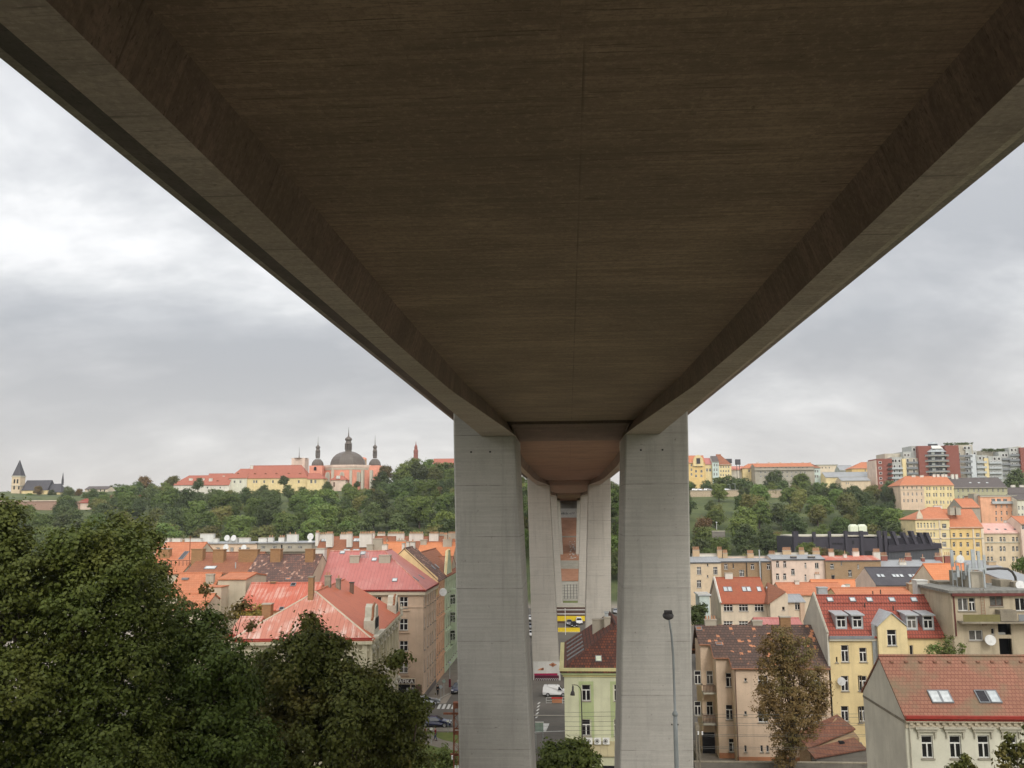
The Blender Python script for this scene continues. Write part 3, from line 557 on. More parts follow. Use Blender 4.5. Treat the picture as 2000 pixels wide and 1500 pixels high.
# ------------------------------------------------------------------ trees
def leaf_cloud(name, lobes, mat, per, size, shell=0.55, clump=0.35, leaves=26, seed=1, flat=0.7, droop=0.0):
    """lobes: (x,y,z,rx,ry,rz); clumps of small leaf faces spread through and over each lobe"""
    g = np.random.default_rng(seed); V = []; NR = []
    for (cx, cy, cz, rx, ry, rz) in lobes:
        nc = max(6, int(per*(rx*ry*rz)**(2/3)))
        d = g.normal(size=(nc, 3)); d /= np.linalg.norm(d, axis=1)[:, None]
        r = shell+(1-shell)*g.random(nc)**0.6; r *= 1+0.16*np.sin(d[:, 0]*5+seed)*np.cos(d[:, 2]*6+d[:, 1]*4)
        r[: nc//8] = g.random(nc//8)*shell
        cc = np.array([cx, cy, cz])+d*r[:, None]*np.array([rx, ry, rz])
        cl = clump*(0.7+0.6*g.random(nc))
        off = g.normal(size=(nc*leaves, 3))
        p = np.repeat(cc, leaves, 0)+off*np.repeat(cl, leaves)[:, None]*np.array([.62, .62, .62*flat])
        V.append(p); NR.append(off/np.linalg.norm(off, axis=1)[:, None]*.75+np.repeat(d, leaves, 0)*.45+np.array([0, 0, .45])+g.normal(size=off.shape)*.38)
    P = np.concatenate(V); n = len(P); nr = np.concatenate(NR); nr /= np.linalg.norm(nr, axis=1)[:, None]
    a = g.normal(size=(n, 3)); a -= nr*(a*nr).sum(1)[:, None]; a /= np.linalg.norm(a, axis=1)[:, None]; b_ = np.cross(nr, a)
    sz = size*(0.6+0.8*g.random(n))[:, None]; w = a*sz*.5; h = b_*sz*.34; up_ = np.cross(a, b_)*sz*.10
    verts = np.stack([P-w, P+h*1.0+up_*.5-w*.1, P+w, P-h*1.0+up_*.5+w*.1], 1).reshape(-1, 3)
    me = bpy.data.meshes.new(name); me.vertices.add(n*4); me.vertices.foreach_set('co', verts.astype(np.float32).ravel())
    me.loops.add(n*4); me.loops.foreach_set('vertex_index', np.arange(n*4, dtype=np.int32)); me.polygons.add(n)
    me.polygons.foreach_set('loop_start', np.arange(0, n*4, 4, dtype=np.int32)); me.materials.append(M[mat]); me.update(calc_edges=True)
    return me
def trunk_mesh(h, r, lobes, base=(0, 0, 0), seed=1):
    g = random.Random(seed); mb = MB(); bx, by, bz = base
    cx = sum(l_[0] for l_ in lobes)/len(lobes); cy = sum(l_[1] for l_ in lobes)/len(lobes)
    path = [(bx, by, bz-.3)]+[(bx+(cx-bx)*t+g.uniform(-.15, .15), by+(cy-by)*t+g.uniform(-.15, .15), bz+(h-bz)*t) for t in (.25, .5, .75, 1)]
    mb.tube(path, [r*1.25, r, r*.8, r*.55, r*.25], 8)
    for (x, y, z, rx, ry, rz) in lobes[:14]:
        k = min(3, max(1, int(4*(z-bz)/(h-bz+.01))-1)); s_ = Vector(path[k]); e_ = Vector((x, y, z)); mid = s_.lerp(e_, .5)+Vector((g.uniform(-.3, .3), g.uniform(-.3, .3), .1*rz))
        mb.tube([s_, mid, e_, e_+Vector((g.uniform(-.5, .5)*rx, g.uniform(-.5, .5)*ry, .5*rz))], [r*.42, r*.28, r*.15, r*.05], 5)
    return mb.mesh('trunk', 'bark', True)
def tree(name, label, base, lobes, mat, per, size, h=None, r=0.25, seed=1, group=None, cat='tree', **k):
    """base and lobes in world space"""
    root = thing(name, label, cat, base, 0, group)
    L = [(x-base[0], y-base[1], z-base[2], a, b_, c) for x, y, z, a, b_, c in lobes]
    hh = (h or max(l_[2] for l_ in L))*.7
    link('trunk', trunk_mesh(hh, r, L, seed=seed), root); link('crown', leaf_cloud('crown', L, mat, per, size, seed=seed, **k), root)
    return root
def plobes(lst, Y, jit=1.2, seed=3, zs=1.0):
    g = random.Random(seed); o = []
    for it in lst:
        px, py, pr = it[:3]; y = Y+(it[3] if len(it) > 3 else g.uniform(-jit, jit)); p = HY(px, py, y); r = (HY(px+pr, py, y)-p).x
        o.append((p.x, p.y, p.z, r, r*1.1, r*zs))
    return o
# ------------------------------------------------------------------ ground and roads
ys = sorted(set(list(np.arange(-60, 110, 3.0)) + list(np.arange(110, 310, 40.0)) + list(np.arange(310, 720, 8.0)) + [760, 900, 1500, 3000, 6000] + _PY))
xs = [-5000, -2000, -900] + list(np.arange(-600, 601, 15.0)) + [900, 2000, 5000]
mb = MB(); nx = len(xs)
def wob(x, y): return 0.0 if y < 330 or y > 700 or abs(x) < 33 else 1.2*math.sin(x*.043+1)*math.sin(y*.031)*min(1, (y-330)/60)
for y in ys:
    for x in xs: mb.v.append((x, y, gz(x, y)+wob(x, y)))
for j in range(len(ys)-1):
    for i in range(nx-1): mb.f.append((j*nx+i, j*nx+i+1, (j+1)*nx+i+1, (j+1)*nx+i)); mb.mi.append(0)
struct('ground', mb, 'ground')
GX, GY = -24.7, 158.3       # the street corner of the corner house
def sheet(name, mat, x0, x1, y0, y1, z): return struct(name, MB().poly([(x0, y0, z), (x1, y0, z), (x1, y1, z), (x0, y1, z)]), mat)
sheet('road', 'asphalt', -160, 150, 139.0, 156.5, 0.02)
sheet('road', 'asphalt', -20.6, 34, 156.5, 309, 0.02)
sheet('road', 'asphalt', -7.5, 60, 113.0, 139.0, 0.02)
p = MB(); p.hexa([(GX+.02, 158.6, 0), (GX+.02, 300, 0), (-20.4, 300, 0), (-21.0, 165, 0), (-22.3, 160.2, 0), (-26, 156.8, 0), (-90, 156.8, 0), (-90, 158.6, 0)][::-1], [(GX+.02, 158.6, .14), (GX+.02, 300, .14), (-20.4, 300, .14), (-21.0, 165, .14), (-22.3, 160.2, .14), (-26, 156.8, .14), (-90, 156.8, .14), (-90, 158.6, .14)][::-1])
struct('pavement', p, 'paving')
p = MB(); p.tube([(-20.3, 300, .09), (-20.9, 165, .09), (-22.2, 160.0, .09), (-26, 156.65, .09), (-90, 156.65, .09)], .13, 4); struct('kerb', p, 'kerb')
p = MB(); p.box(-60, -7.6, 136.6, 139.0, 0, .13); struct('pavement', p, 'paving')
p = MB(); p.poly([(-70, 104, .03), (-8.5, 104, .03), (-8.5, 136.5, .03), (-70, 136.5, .03)]); struct('lawn', p, 'lawn')
p = MB(); p.poly([HZ(*q_, .045) for q_ in ((800, 1434), (842, 1434.5), (864, 1445), (900, 1453), (900, 1467), (862, 1461), (830, 1453), (790, 1450))]); struct('path', p, 'paving')
mk = MB()
for i in range(6):
    x = 853+i*9.2; mk.poly([HZ(x, 1384.5, .028), HZ(x+5.6, 1384.5, .028), HZ(x+9.5, 1375.5, .028), HZ(x+4.4, 1375.5, .028)])
for i in range(5): mk.poly([(-5.6, 146+i*2.6, .028), (-5.35, 146+i*2.6, .028), (-5.05, 147.6+i*2.6, .028), (-5.3, 147.6+i*2.6, .028)])
mk.poly([(-4.6, 137.2, .028), (-3.7, 137.2, .028), (-3.3, 142.5, .028), (-4.2, 142.5, .028)]); mk.poly([(-9, 136.2, .028), (2, 138.2, .028), (2, 138.45, .028), (-9, 136.45, .028)])
struct('road_marking', mk, 'marking_white')
struct('courtyard', MB().box(15.5, 60, 107.4, 129, -.2, .95), 'paving')
p = MB(); p.tube([(-9, 147.5, .07), (8, 147.5, .07)], .12, 4); struct('kerb', p, 'kerb')

# ------------------------------------------------------------------ the bridge
BX = 0.2
bridge = thing('road_bridge', 'huge concrete road bridge overhead seen from below on paired tapering piers', 'bridge', (BX, 0, 0))
PF = [62.6, 178.1, 293.6, 409.1]; PT = 6.7; YE = 477.0
ZF, ZS = 36.2, 37.05
def pd(y): return min(max(0, a-y, y-(a+PT)) for a in PF)
def xin(y): return float(np.interp(pd(y), [0, 6, 16, 24, 36], [3.70, 4.0, 4.62, 5.12, 5.42]))
def xso(y): return float(np.interp(pd(y), [0, 10, 20, 36], [4.22, 4.5, 4.95, 5.13]))
def xou(y): return float(np.interp(pd(y), [0, 14, 30], [6.02, 6.10, 6.14]))
yy = sorted(set([-8.0] + [float(y) for y in np.arange(-6, YE, 2.0)] + PF + [a+PT for a in PF] + [YE]))
for side in (-1, 1):
    fl, wb, ow, ed = MB(), MB(), MB(), MB()
    for a, b_ in zip(yy[:-1], yy[1:]):
        q = lambda fn, y: side*fn(y)
        fl.poly([(q(xin, a), a, ZF), (q(xou, a), a, ZF), (q(xou, b_), b_, ZF), (q(xin, b_), b_, ZF)])
        inp = any(P-1.3 < (a+b_)/2 < P+PT+.6 for P in PF)
        zt = ZS+(0.5 if inp else 0)
        wb.poly([(q(xin, a), a, ZF), (q(xso, a), a, zt), (q(xso, b_), b_, zt), (q(xin, b_), b_, ZF)])
        ow.poly([(q(xou, a), a, ZF), (side*7.0, a, 40.6), (side*7.0, b_, 40.6), (q(xou, b_), b_, ZF)])
    ed.poly([(side*7.0, -8, 40.6), (side*13.25, -8, 41.84), (side*13.25, YE, 41.84), (side*7.0, YE, 40.6)])
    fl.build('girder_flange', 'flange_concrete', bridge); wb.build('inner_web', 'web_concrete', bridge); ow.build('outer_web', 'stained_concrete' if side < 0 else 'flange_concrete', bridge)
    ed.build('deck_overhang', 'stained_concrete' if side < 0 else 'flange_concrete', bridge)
    MB().box(side*13.25-.001, side*13.55, -8, YE, 41.84, 43.1).build('parapet', 'edge_concrete', bridge)
dk = MB(); dk.box(-13.2, 13.2, -8, YE, 41.9, 42.6); dk.build('deck', 'edge_concrete', bridge)
spans = [(-8, 61.3)]+[(PF[i]+PT+.5, PF[i+1]-1.3) for i in range(3)]+[(PF[3]+PT+.5, YE)]
for a, b_ in spans:
    sf = MB(); yl = [y for y in yy if a < y < b_]; yl = [a]+yl+[b_]
    for p_, q_ in zip(yl[:-1], yl[1:]):
        ovl = .02
        sf.poly([(-xso(p_)-ovl, p_, ZS), (xso(p_)+ovl, p_, ZS), (xso(q_)+ovl, q_, ZS), (-xso(q_)-ovl, q_, ZS)])
    sf.poly([(-xso(b_), b_, ZS), (xso(b_), b_, ZS), (xso(b_), b_, ZS+1.2), (-xso(b_), b_, ZS+1.2)]); sf.poly([(-xso(a), a, ZS), (xso(a), a, ZS), (xso(a), a, ZS+1.2), (-xso(a), a, ZS+1.2)])
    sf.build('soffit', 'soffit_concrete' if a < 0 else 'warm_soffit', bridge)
for i, P in enumerate(PF):
    db = MB(); y0, y1 = P-.5, P+PT+.5
    w0, w1 = 4.35, 3.9
    db.hexa([(-w0, y0, 36.92), (w0, y0, 36.92), (w1, y1, 36.37), (-w1, y1, 36.37)], [(-w0, y0, 38.6), (w0, y0, 38.6), (w1, y1, 38.6), (-w1, y1, 38.6)])
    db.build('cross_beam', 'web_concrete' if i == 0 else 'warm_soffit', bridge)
    zb = gz(0, P+3)-1
    for side in (-1, 1):
        pm_ = MB(); n = 14; zlv = [zb+(ZF-zb)*k/n for k in range(n+1)]
        def ring(z):
            xo = 7.30+(z/36.2)*(7.96-7.30); xi = 2.25+(z/36.2)*(3.75-2.25); c = .09; xo *= side; xi *= side; s_ = side
            return [(xi+s_*c, P, z), (xo-s_*c, P, z), (xo, P+c, z), (xo, P+PT-c, z), (xo-s_*c, P+PT, z), (xi+s_*c, P+PT, z), (xi, P+PT-c, z), (xi, P+c, z)]
        pm_.hexa(ring(zb), ring(ZF-.004))
        xo = 7.96
        a_, b2 = sorted((side*5.9, side*xo)); pm_.hexa([(side*6.05, P, ZF+.0), (side*(xo-.09), P, ZF), (side*xo, P+.09, ZF), (side*xo, P+PT, ZF), (side*6.05, P+PT, ZF)], [(side*6.9, P, 40.5), (side*(xo-.05), P, 40.7), (side*(xo+.04), P+.09, 40.7), (side*(xo+.04), P+PT, 40.7), (side*6.9, P+PT, 40.5)])
        po = pm_.build('pier', 'pier_concrete' if i == 0 else 'far_pier_concrete', bridge)
        if i == 0:
            for xx in ((5.45, 6.75) if side < 0 else (4.75, 6.2)): MB().box(side*xx-.06, side*xx+.06, P-.012, P+.05, 35.08, 35.19).build('anchor_hole', 'dark_inside', po)
# painted foot of the left pier of the second pair
P = PF[1]; pl = [c for c in bridge.children if c.name.startswith('pier')]
pw = MB()
def pface(px, py, d=.05): v = HY(px, py, P-d); return (v.x-BX, P-d, v.z)
q = [pface(1042.5, 1337), pface(1095.5, 1337), pface(1093.4, 1292), pface(1041.2, 1292)]
pw.hexa([(a, b_, c) for a, b_, c in q], [(a, b_+.045, c) for a, b_, c in q]); pwo = pw.build('painted_base', 'white_paint', bridge)
def plate(name, pts, mat, d, parent=bridge, th=.03):
    q = [pface(x, y, d) for x, y in pts]; return MB().hexa(q, [(a, b_+th, c) for a, b_, c in q]).build(name, mat, parent)
plate('mural_stripe', [(1043.5, 1319), (1089, 1319), (1088.6, 1315), (1043.2, 1315.5)], 'burgundy', .09, pwo)
plate('mural_field', [(1043.6, 1334.3), (1092.2, 1334.3), (1091.5, 1319.2), (1043.6, 1319.2)], 'plum', .09, pwo)
sw = MB()
for i in range(11):
    c = pface(1047.4+i*4.2, 1329, .11); r_ = .18
    pts = [(c[0]+r_*math.cos(t)*(1-.25*t/6), c[1], c[2]+.12+r_*1.3*math.sin(t)*(1-.25*t/6)) for t in np.linspace(-2.3, 2.7, 12)]+[(c[0]-.12, c[1], c[2]-.42), (c[0]+.16, c[1], c[2]-.42)]
    sw.tube(pts, .052, 4)
sw.build('mural_swirls', 'graffiti_pale', pwo)
plate('mural_plinth', [(1047, 1335.6), (1094, 1335.6), (1094, 1332.8), (1047, 1332.8)], 'graffiti_pale', .12, pwo)
def logo_d(cx, cy, w, h):
    return [(cx-w, cy+h*.12), (cx-w*.55, cy+h*.30), (cx, cy+h), (cx+w*.55, cy+h*.30), (cx+w, cy+h*.12), (cx+w, cy-h*.12), (cx+w*.55, cy-h*.35), (cx, cy-h), (cx-w*.55, cy-h*.35), (cx-w, cy-h*.12)]
plate('emblem', logo_d(1079.7, 1298.4, 7.4, 4.7), 'logo_brown', .085, pwo); plate('emblem', logo_d(1079.7, 1298.4, 6.6, 3.9), 'logo_orange', .10, pwo)
plate('emblem', [(1074.5, 1299.6), (1085, 1299.6), (1085, 1298.6), (1074.5, 1298.6)], 'logo_brown', .115, pwo); plate('emblem', [(1078.4, 1301), (1080.8, 1301), (1082.2, 1296.4), (1077, 1296.4)], 'logo_brown', .118, pwo)
plate('emblem', [(1049.5, 1309.3), (1062, 1309), (1062, 1304.5), (1056, 1305), (1052, 1307)], 'logo_orange', .085, pwo); plate('emblem', [(1056, 1309), (1061.8, 1309), (1061.8, 1304.2), (1058.6, 1304.6)], 'logo_brown', .10, pwo)
nb = thing('abutment', 'broad concrete abutment carrying the near end of the bridge above the slope', 'abutment', (BX, -9, 26))
MB().box(-14, 14, -6, 0, -4, 15.8).build('wall', 'wall_concrete', nb)
# abutment wall below the far end, with graffiti
ab = thing('abutment', 'dark concrete abutment wall with graffiti under the far end of the bridge', 'abutment', (BX, YE, 24))
MB().box(-9, 9, 0, 8, 0, 18.6).build('wall', 'wall_concrete', ab)
gp = MB(); a = HY(1096, 1007.5, YE-1.5); b_ = HY(1129, 993, YE-1.5)
gp.box(a.x-BX-3, b_.x-BX+3, -1.5, -.9, a.z-24-1.2, b_.z-24); gpo = gp.build('ledge_wall', 'graffiti_pale', ab)
gg = MB()
g_ = random.Random(4)
for i in range(9):
    x = a.x-BX+.3+i*.78; z = a.z-24+1.0
    gg.tube([(x+g_.uniform(-.2, .2), -1.53, z+g_.uniform(-.5, .9)) for _ in range(5)], .1, 4)
gg.build('graffiti', 'graffiti_black', gpo)
# slope under the bridge: earth, steps, terrace walls
def slopestrip(name, mat, y0, y1, x0, x1, lift=.12):
    m_ = MB(); yl = sorted(set([y0, y1]+[y for y in list(np.arange(320, 480, 4.0))+_PY if y0 < y < y1]))
    for p_, q_ in zip(yl[:-1], yl[1:]): m_.poly([(x0, p_, gz(0, p_)+lift), (x1, p_, gz(0, p_)+lift), (x1, q_, gz(0, q_)+lift), (x0, q_, gz(0, q_)+lift)])
    return struct(name, m_, mat)
slopestrip('slope_earth', 'red_earth', 400, 476, -9, 9); slopestrip('slope_earth', 'red_earth', 362, 384, -9, 9)
stp = MB()
for k in range(9): y = 384+k*1.8; stp.box(-4.5, 4.9, y, y+2.0, gz(0, y)-.5, gz(0, y+1.8)+.22)
struct('steps', stp, 'step_stone')
slopestrip('slope_paving', 'step_stone', 311, 361, -8, 8, .2); slopestrip('slope_grass', 'lawn', 311, 322, -7.9, 7.9, .26)
lw = MB(); lw.box(-8, 8, 436, 436.4, gz(0, 436), gz(0, 436)+.75); tag(lw.build('retaining_wall', 'step_stone'), 'low stone wall crossing the earth slope beneath the far bridge end', 'wall')
gr = MB(); g_ = random.Random(9)
for i in range(60):
    y = g_.uniform(403, 432); x = 1.2+g_.gauss(0, .9)+(y-403)*.02; z = gz(0, y)+.16; r_ = g_.uniform(.12, .35)
    gr.poly([(x-r_, y-r_*2, gz(0, y-r_*2)+.16), (x+r_, y-r_*1.4, gz(0, y-r_*1.4)+.16), (x+r_*.8, y+r_*2, gz(0, y+r_*2)+.16), (x-r_*.7, y+r_, gz(0, y+r_)+.16)])
tag(gr.build('litter', 'graffiti_pale'), 'pale scattered rubble and paper on the brown slope under the bridge', 'rubble', kind='stuff')
# ------------------------------------------------------------------ buildings on the right, from near to far
def wires_box(root, *a): pass
# white house with salmon tiled roof, front right
h = House('town_house', 'white stucco house with salmon tiled roof and four tall windows, nearest building at lower right', 26.45, 48, 78, 88.4, 0, zy(1765, 1393, 78), 'ivory')
h.roof('tile_salmon', zy(1717, 1281, 83.2), 'x', over=.35, side=.12)
h.wpx([1810, 1865, 1920, 1974, 2028], [(1436, 1481)], 22.5, st='T'); h.wm('F', [h.hit('F', x, 1436)[0] for x in (1810, 1865, 1920, 1974)], [6.0], 1.0, 2.0)
h.done()
MB().box(h.x0-.04, h.x0-.003, h.y0+.05, h.y1, 0, h.ze-.35).build('party_wall', 'grey_plaster', h.root)
gm = MB(); gm.poly([(h.x0-.05, h.y0, h.ze-.4), (h.x0-.05, h.y1, h.ze-.4), (h.x0-.05, (h.y0+h.y1)/2, zy(1717, 1281, 83.2)-.15)]); gm.build('gable_wall', 'grey_plaster', h.root); MB().box(h.x0-.09, h.x0-.052, h.y0+.05, h.y1, h.ze-.75, h.ze-.55).build('string_course', 'old_concrete', h.root)
h.band(h.ze-.34, h.ze-.12, .5, 'gutter_red', 'gutter', u=(h.x0-.05, h.x1)); h.band(h.ze-.52, h.ze-.345, .34, 'gutter_red', 'gutter'); h.band(h.ze-.64, h.ze-.525, .30, 'party_wall', 'cornice')
d = MB()
x = h.x0+.3
while x < h.x1: d.box(x, x+.26, h.y0-.22, h.y0-.005, h.ze-.86, h.ze-.645); x += .5
d.box(h.x0, h.x1, h.y0-.06, h.y0-.004, h.ze-.86, h.ze-.645); d.build('dentil_frieze', 'party_wall', h.root); h.band(h.ze-1.1, h.ze-.865, .10, 'party_wall', 'cornice')
for px in (1810, 1865, 1920, 1974):
    u, z = h.hit('F', px, 1436); o_ = MB(); o_.box(u-.9, u+.9, h.y0-.32, h.y0-.003, z+.5, z+.66); o_.box(u-.78, u+.78, h.y0-.2, h.y0-.003, z+.28, z+.498)
    o_.box(u-.7, u-.58, h.y0-.16, h.y0-.003, z-.2, z+.27); o_.box(u+.58, u+.7, h.y0-.16, h.y0-.003, z-.2, z+.27); o_.build('window_hood', 'limestone', h.root)
for px, mt in ((1826, 'skylight_pane'), (1847, 'skylight_pane'), (1918, 'pane'), (1940.5, 'skylight_pane')): h.skylight(px, 1361.5, .85, 1.35, mat=mt)
for i in range(10):
    p_, n_ = h.hitroof(1742+i*28, 1294); MB().box(-.13, .13, -.12, .1, 0, .13).build('vent_tile', 'tile_salmon', h.roofo, p_)
MB().tube([(h.x0+.28, h.y0-.12, h.ze-.6), (h.x0+.28, h.y0-.12, 0)], .05, 6).build('downpipe', 'limestone', h.root)

# beige house with balconies (three stepped bays)
XB = HY(1622, 1302, 118).x
h = House('courtyard_house', 'beige house with small balconies, arched gateway and old dark tiled roof right of the bridge', 16.5, XB-.02, 118, 129, 0, zy(1560, 1302, 118), 'beige')
zr = zy(1480, 1221, 125.5); ze = h.ze; bayA = HY(1397, 1400, 122).x+h.dx; bayB = HY(1437, 1400, 118).x+h.dx
h.x0f = h.x0; xm = h.x0
# main volume front only from bayB on
full0 = h.x0; h.x0 = bayB
h.wpx([1490, 1592], [(1319, 1349), (1389, 1411)], 19); h.wpx([1456], [(1324.5, 1331), (1389, 1396), (1456, 1469)], 5, st='S'); h.wpx([1487.5, 1499], [(1456, 1469)], 5.5, st='S')
h.done()
def bay(parent, x0, x1, y0, y1, z1, mat, ops):
    t = House.__new__(House); t.root = parent.root; t.M = parent.M; t.I = parent.I; t.I3 = parent.I3; t.dx = parent.dx; t.dy = parent.dy; t.x0, t.x1, t.y0, t.y1, t.zb, t.ze, t.wall = x0, x1, y0, y1, parent.zb, z1, mat
    t.op = {'F': [], 'L': [], 'R': []}; t.wins = []; t.gables = MB(); t.roofo = parent.roofo; t.side = {}
    ops(t); t.done(); return t
slope = (zr-ze-h.zb)/(125.5-118)
zA = lambda yl: ze+slope*yl       # roof underside above local depth
m1 = bay(h, bayA, bayB-.01, 1.8, 9, zA(1.8), 'beige', lambda t: (t.wpx([1425], [(1314, 1342), (1377, 1406)], 15.5), t.wpx([1431], [(1443, 1469)], 16)))
m2 = bay(h, full0, bayA-.01, 4.2, 9, zA(4.2), 'beige', lambda t: (t.wpx([1362.5, 1386], [(1310, 1336), (1370.5, 1397.5)], 13)))
h.x0 = full0
rf = MB(); o_ = .35; XL, XR = full0-.2, h.x1-.05
pts = [(bayB-.3, -o_), (XR, -o_), (XR, 7.5), (XL, 7.5), (XL, 4.2-o_), (bayA-.3, 4.2-o_), (bayA-.3, 1.8-o_), (bayB-.3, 1.8-o_)]
zf = lambda y: ze+slope*y+.02
rf.hexa([(x, y, zf(y)-.15) for x, y in pts], [(x, y, zf(y)+.05) for x, y in pts])
rf.hexa([(XL, 7.5, zf(7.5)-.15), (XR, 7.5, zf(7.5)-.15), (XR, 11.5, ze-.2), (XL, 11.5, ze-.2)], [(XL, 7.5, zf(7.5)+.05), (XR, 7.5, zf(7.5)+.05), (XR, 11.5, ze), (XL, 11.5, ze)])
h.roofo = rf.build('roof', 'tile_old', h.root); h.side['F'] = ((0, 0, ze+.07), Vector((0, -slope, 1)).normalized())
gt = MB()
for q in ([(bayB-.3, -o_), (XR, -o_)], [(bayB-.3, 1.8-o_), (bayB-.3, -o_)], [(bayA-.3, 1.8-o_), (bayB-.3, 1.8-o_)], [(bayA-.3, 4.2-o_), (bayA-.3, 1.8-o_)], [(XL, 4.2-o_), (bayA-.3, 4.2-o_)]): gt.tube([(x, y, zf(y)-.06) for x, y in q], .09, 6)
gt.build('gutter', 'gutter_copper', h.root)
h.chim(1377, 1399, 1210, 7.3, 'chimney_grey', .9, 4, down=2.5); h.chim(1470, 1489, 1212, 7.3, 'chimney_grey', .9, 0, down=2.5); h.chim(1524, 1544, 1204, 7.0, 'ochre_brick', .9, 0, down=2.8)
h.skylight(1365, 1228, .8, .8, mat='gutter_copper'); h.skylight(1404, 1258, .8, .6, mat='gutter_copper')
h.band(.96, 1.6, .03, 'terracotta_plinth', 'plinth', u=(bayB, h.x1)); MB().box(bayA, bayB-.02, 1.77, 1.797, .96, 1.6).build('plinth', 'terracotta_plinth', h.root)
for zt_, zb_ in ((1339, 1353), (1397, 1413)):      # balconies
    bl = MB(); a = HY(1374, zb_, 120.6); b_ = HY(1398, zb_, 120.6); tp = zy(1386, zt_, 120.6)
    ax, bx_ = a.x+h.dx, b_.x+h.dx
    bl.box(ax, bx_, 2.7, 4.18, a.z-.22, a.z, 0); o = bl.build('balcony', 'limestone', h.root)
    rl = MB(); rl.box(ax, bx_, 2.70, 2.78, tp-.09, tp)
    for i in range(9): xx = ax+.05+(bx_-ax-.1)*i/8; rl.box(xx-.045, xx+.045, 2.70, 2.78, a.z, tp-.09)
    rl.box(ax, ax+.06, 2.78, 4.18, tp-.09, tp); rl.build('railing', 'brown_frame', o)
    ar = MB(); n_ = 10; c_ = (ax+bx_)/2; w_ = (bx_-ax)/2
    for i in range(n_):
        t0, t1 = -1+2*i/n_, -1+2*(i+1)/n_; f_ = lambda t: a.z-.25-.85*(t*t)**1.3
        ar.hexa([(c_+w_*t0, 3.4, f_(t0)-.02), (c_+w_*t1, 3.4, f_(t1)-.02), (c_+w_*t1, 4.18, f_(t1)-.02), (c_+w_*t0, 4.18, f_(t0)-.02)], [(c_+w_*t0, 3.4, a.z-.23), (c_+w_*t1, 3.4, a.z-.23), (c_+w_*t1, 4.18, a.z-.23), (c_+w_*t0, 4.18, a.z-.23)])
    ar.build('bracket', 'beige', o)
a = HY(1373, 1478, 122); b_ = HY(1396, 1431, 122)
gw = MB(); gw.box(a.x+h.dx, b_.x+h.dx, 4.12, 4.17, .05, b_.z); gw.build('gateway', 'dark_inside', h.root)
MB().tube([(bayB+.12, -.1, ze-.3), (bayB+.12, -.1, 0)], .06, 6).build('downpipe', 'brown_frame', h.root)

# yellow house with red tiled roof and dormers
XP = XB; Y1 = HX(1572, 1205, XP).y
h = House('apartment_house', 'yellow apartment house with bright red tiled roof, grey dormers and a pointed attic gable', XP, HY(1843, 1221, 118).x, 118, Y1, 0, zy(1640, 1240, 118), 'yellow')
h.roof('tile_red', zy(1597, 1163, (118+Y1)/2), 'x', over=.3, side=.02)
h.wpx([1649.5], [(1260, 1293), (1320, 1350), (1379, 1409)], 15, st='T'); h.wpx([1685], [(1265, 1293), (1320, 1350), (1379, 1409)], 14.5, st='T'); h.wpx([1634], [(1283, 1294)], 3, st='S')
h.wpx([1679], [(1319, 1349), (1380, 1412)], 7.5, st='S'); h.wpx([1779.5], [(1260, 1282), (1320, 1350)], 7, st='S'); h.wm('F', [h.hit('F', 1810, 1300)[0]], [8.0], 1.0, 1.9)
h.done()
gm = MB(); rm = (h.y0+h.y1)/2; zr_ = h.P[2]
gm.hexa([(h.x0-.22, h.y0, 0), (h.x0-.01, h.y0, 0), (h.x0-.01, h.y1, 0), (h.x0-.22, h.y1, 0)], [(h.x0-.22, h.y0, h.ze+.3), (h.x0-.01, h.y0, h.ze+.3), (h.x0-.01, h.y1, h.ze+.3), (h.x0-.22, h.y1, h.ze+.3)])
gm.hexa([(h.x0-.22, h.y0, h.ze+.28), (h.x0-.22, h.y1, h.ze+.28), (h.x0-.22, rm, zr_+.3)], [(h.x0-.01, h.y0, h.ze+.28), (h.x0-.01, h.y1, h.ze+.28), (h.x0-.01, rm, zr_+.3)])
gm.build('party_wall', 'grey_plaster', h.root)
cp = MB(); cp.tube([(h.x0-.12, h.y0-.1, h.ze+.25), (h.x0-.12, rm, zr_+.36), (h.x0-.12, h.y1, h.ze+.3)], .14, 4); cp.build('coping', 'limestone', h.root)
h.band(h.ze-.45, h.ze-.1, .32, 'gutter_grey', 'gutter', u=(h.x0, HY(1706, 1240, 118).x+h.dx)); MB().box(h.x0, h.x0+6, h.y0-.25, h.y0-.003, h.ze-.7, h.ze-.46).build('cornice', 'limestone', h.root)
for px in (1621, 1665, 1698, 1742, 1785): h.skylight(px, 1171.5, .75, .8)
for px, py in ((1705, 1163), (1720, 1160), (1689, 1186), (1745, 1192)):
    p_, _ = h.hitroof(px, py); MB().tube([p_-Vector((0, 0, .2)), p_+Vector((0, 0, .55))], .07, 6).build('vent_pipe', 'iron', h.roofo)
sn = MB(); 
for i in range(26):
    p_, _ = h.hitroof(1610+i*9.2, 1179); sn.box(p_.x-.2, p_.x+.2, p_.y-.08, p_.y+.06, p_.z, p_.z+.14)
sn.build('snow_guard', 'tile_red', h.roofo)
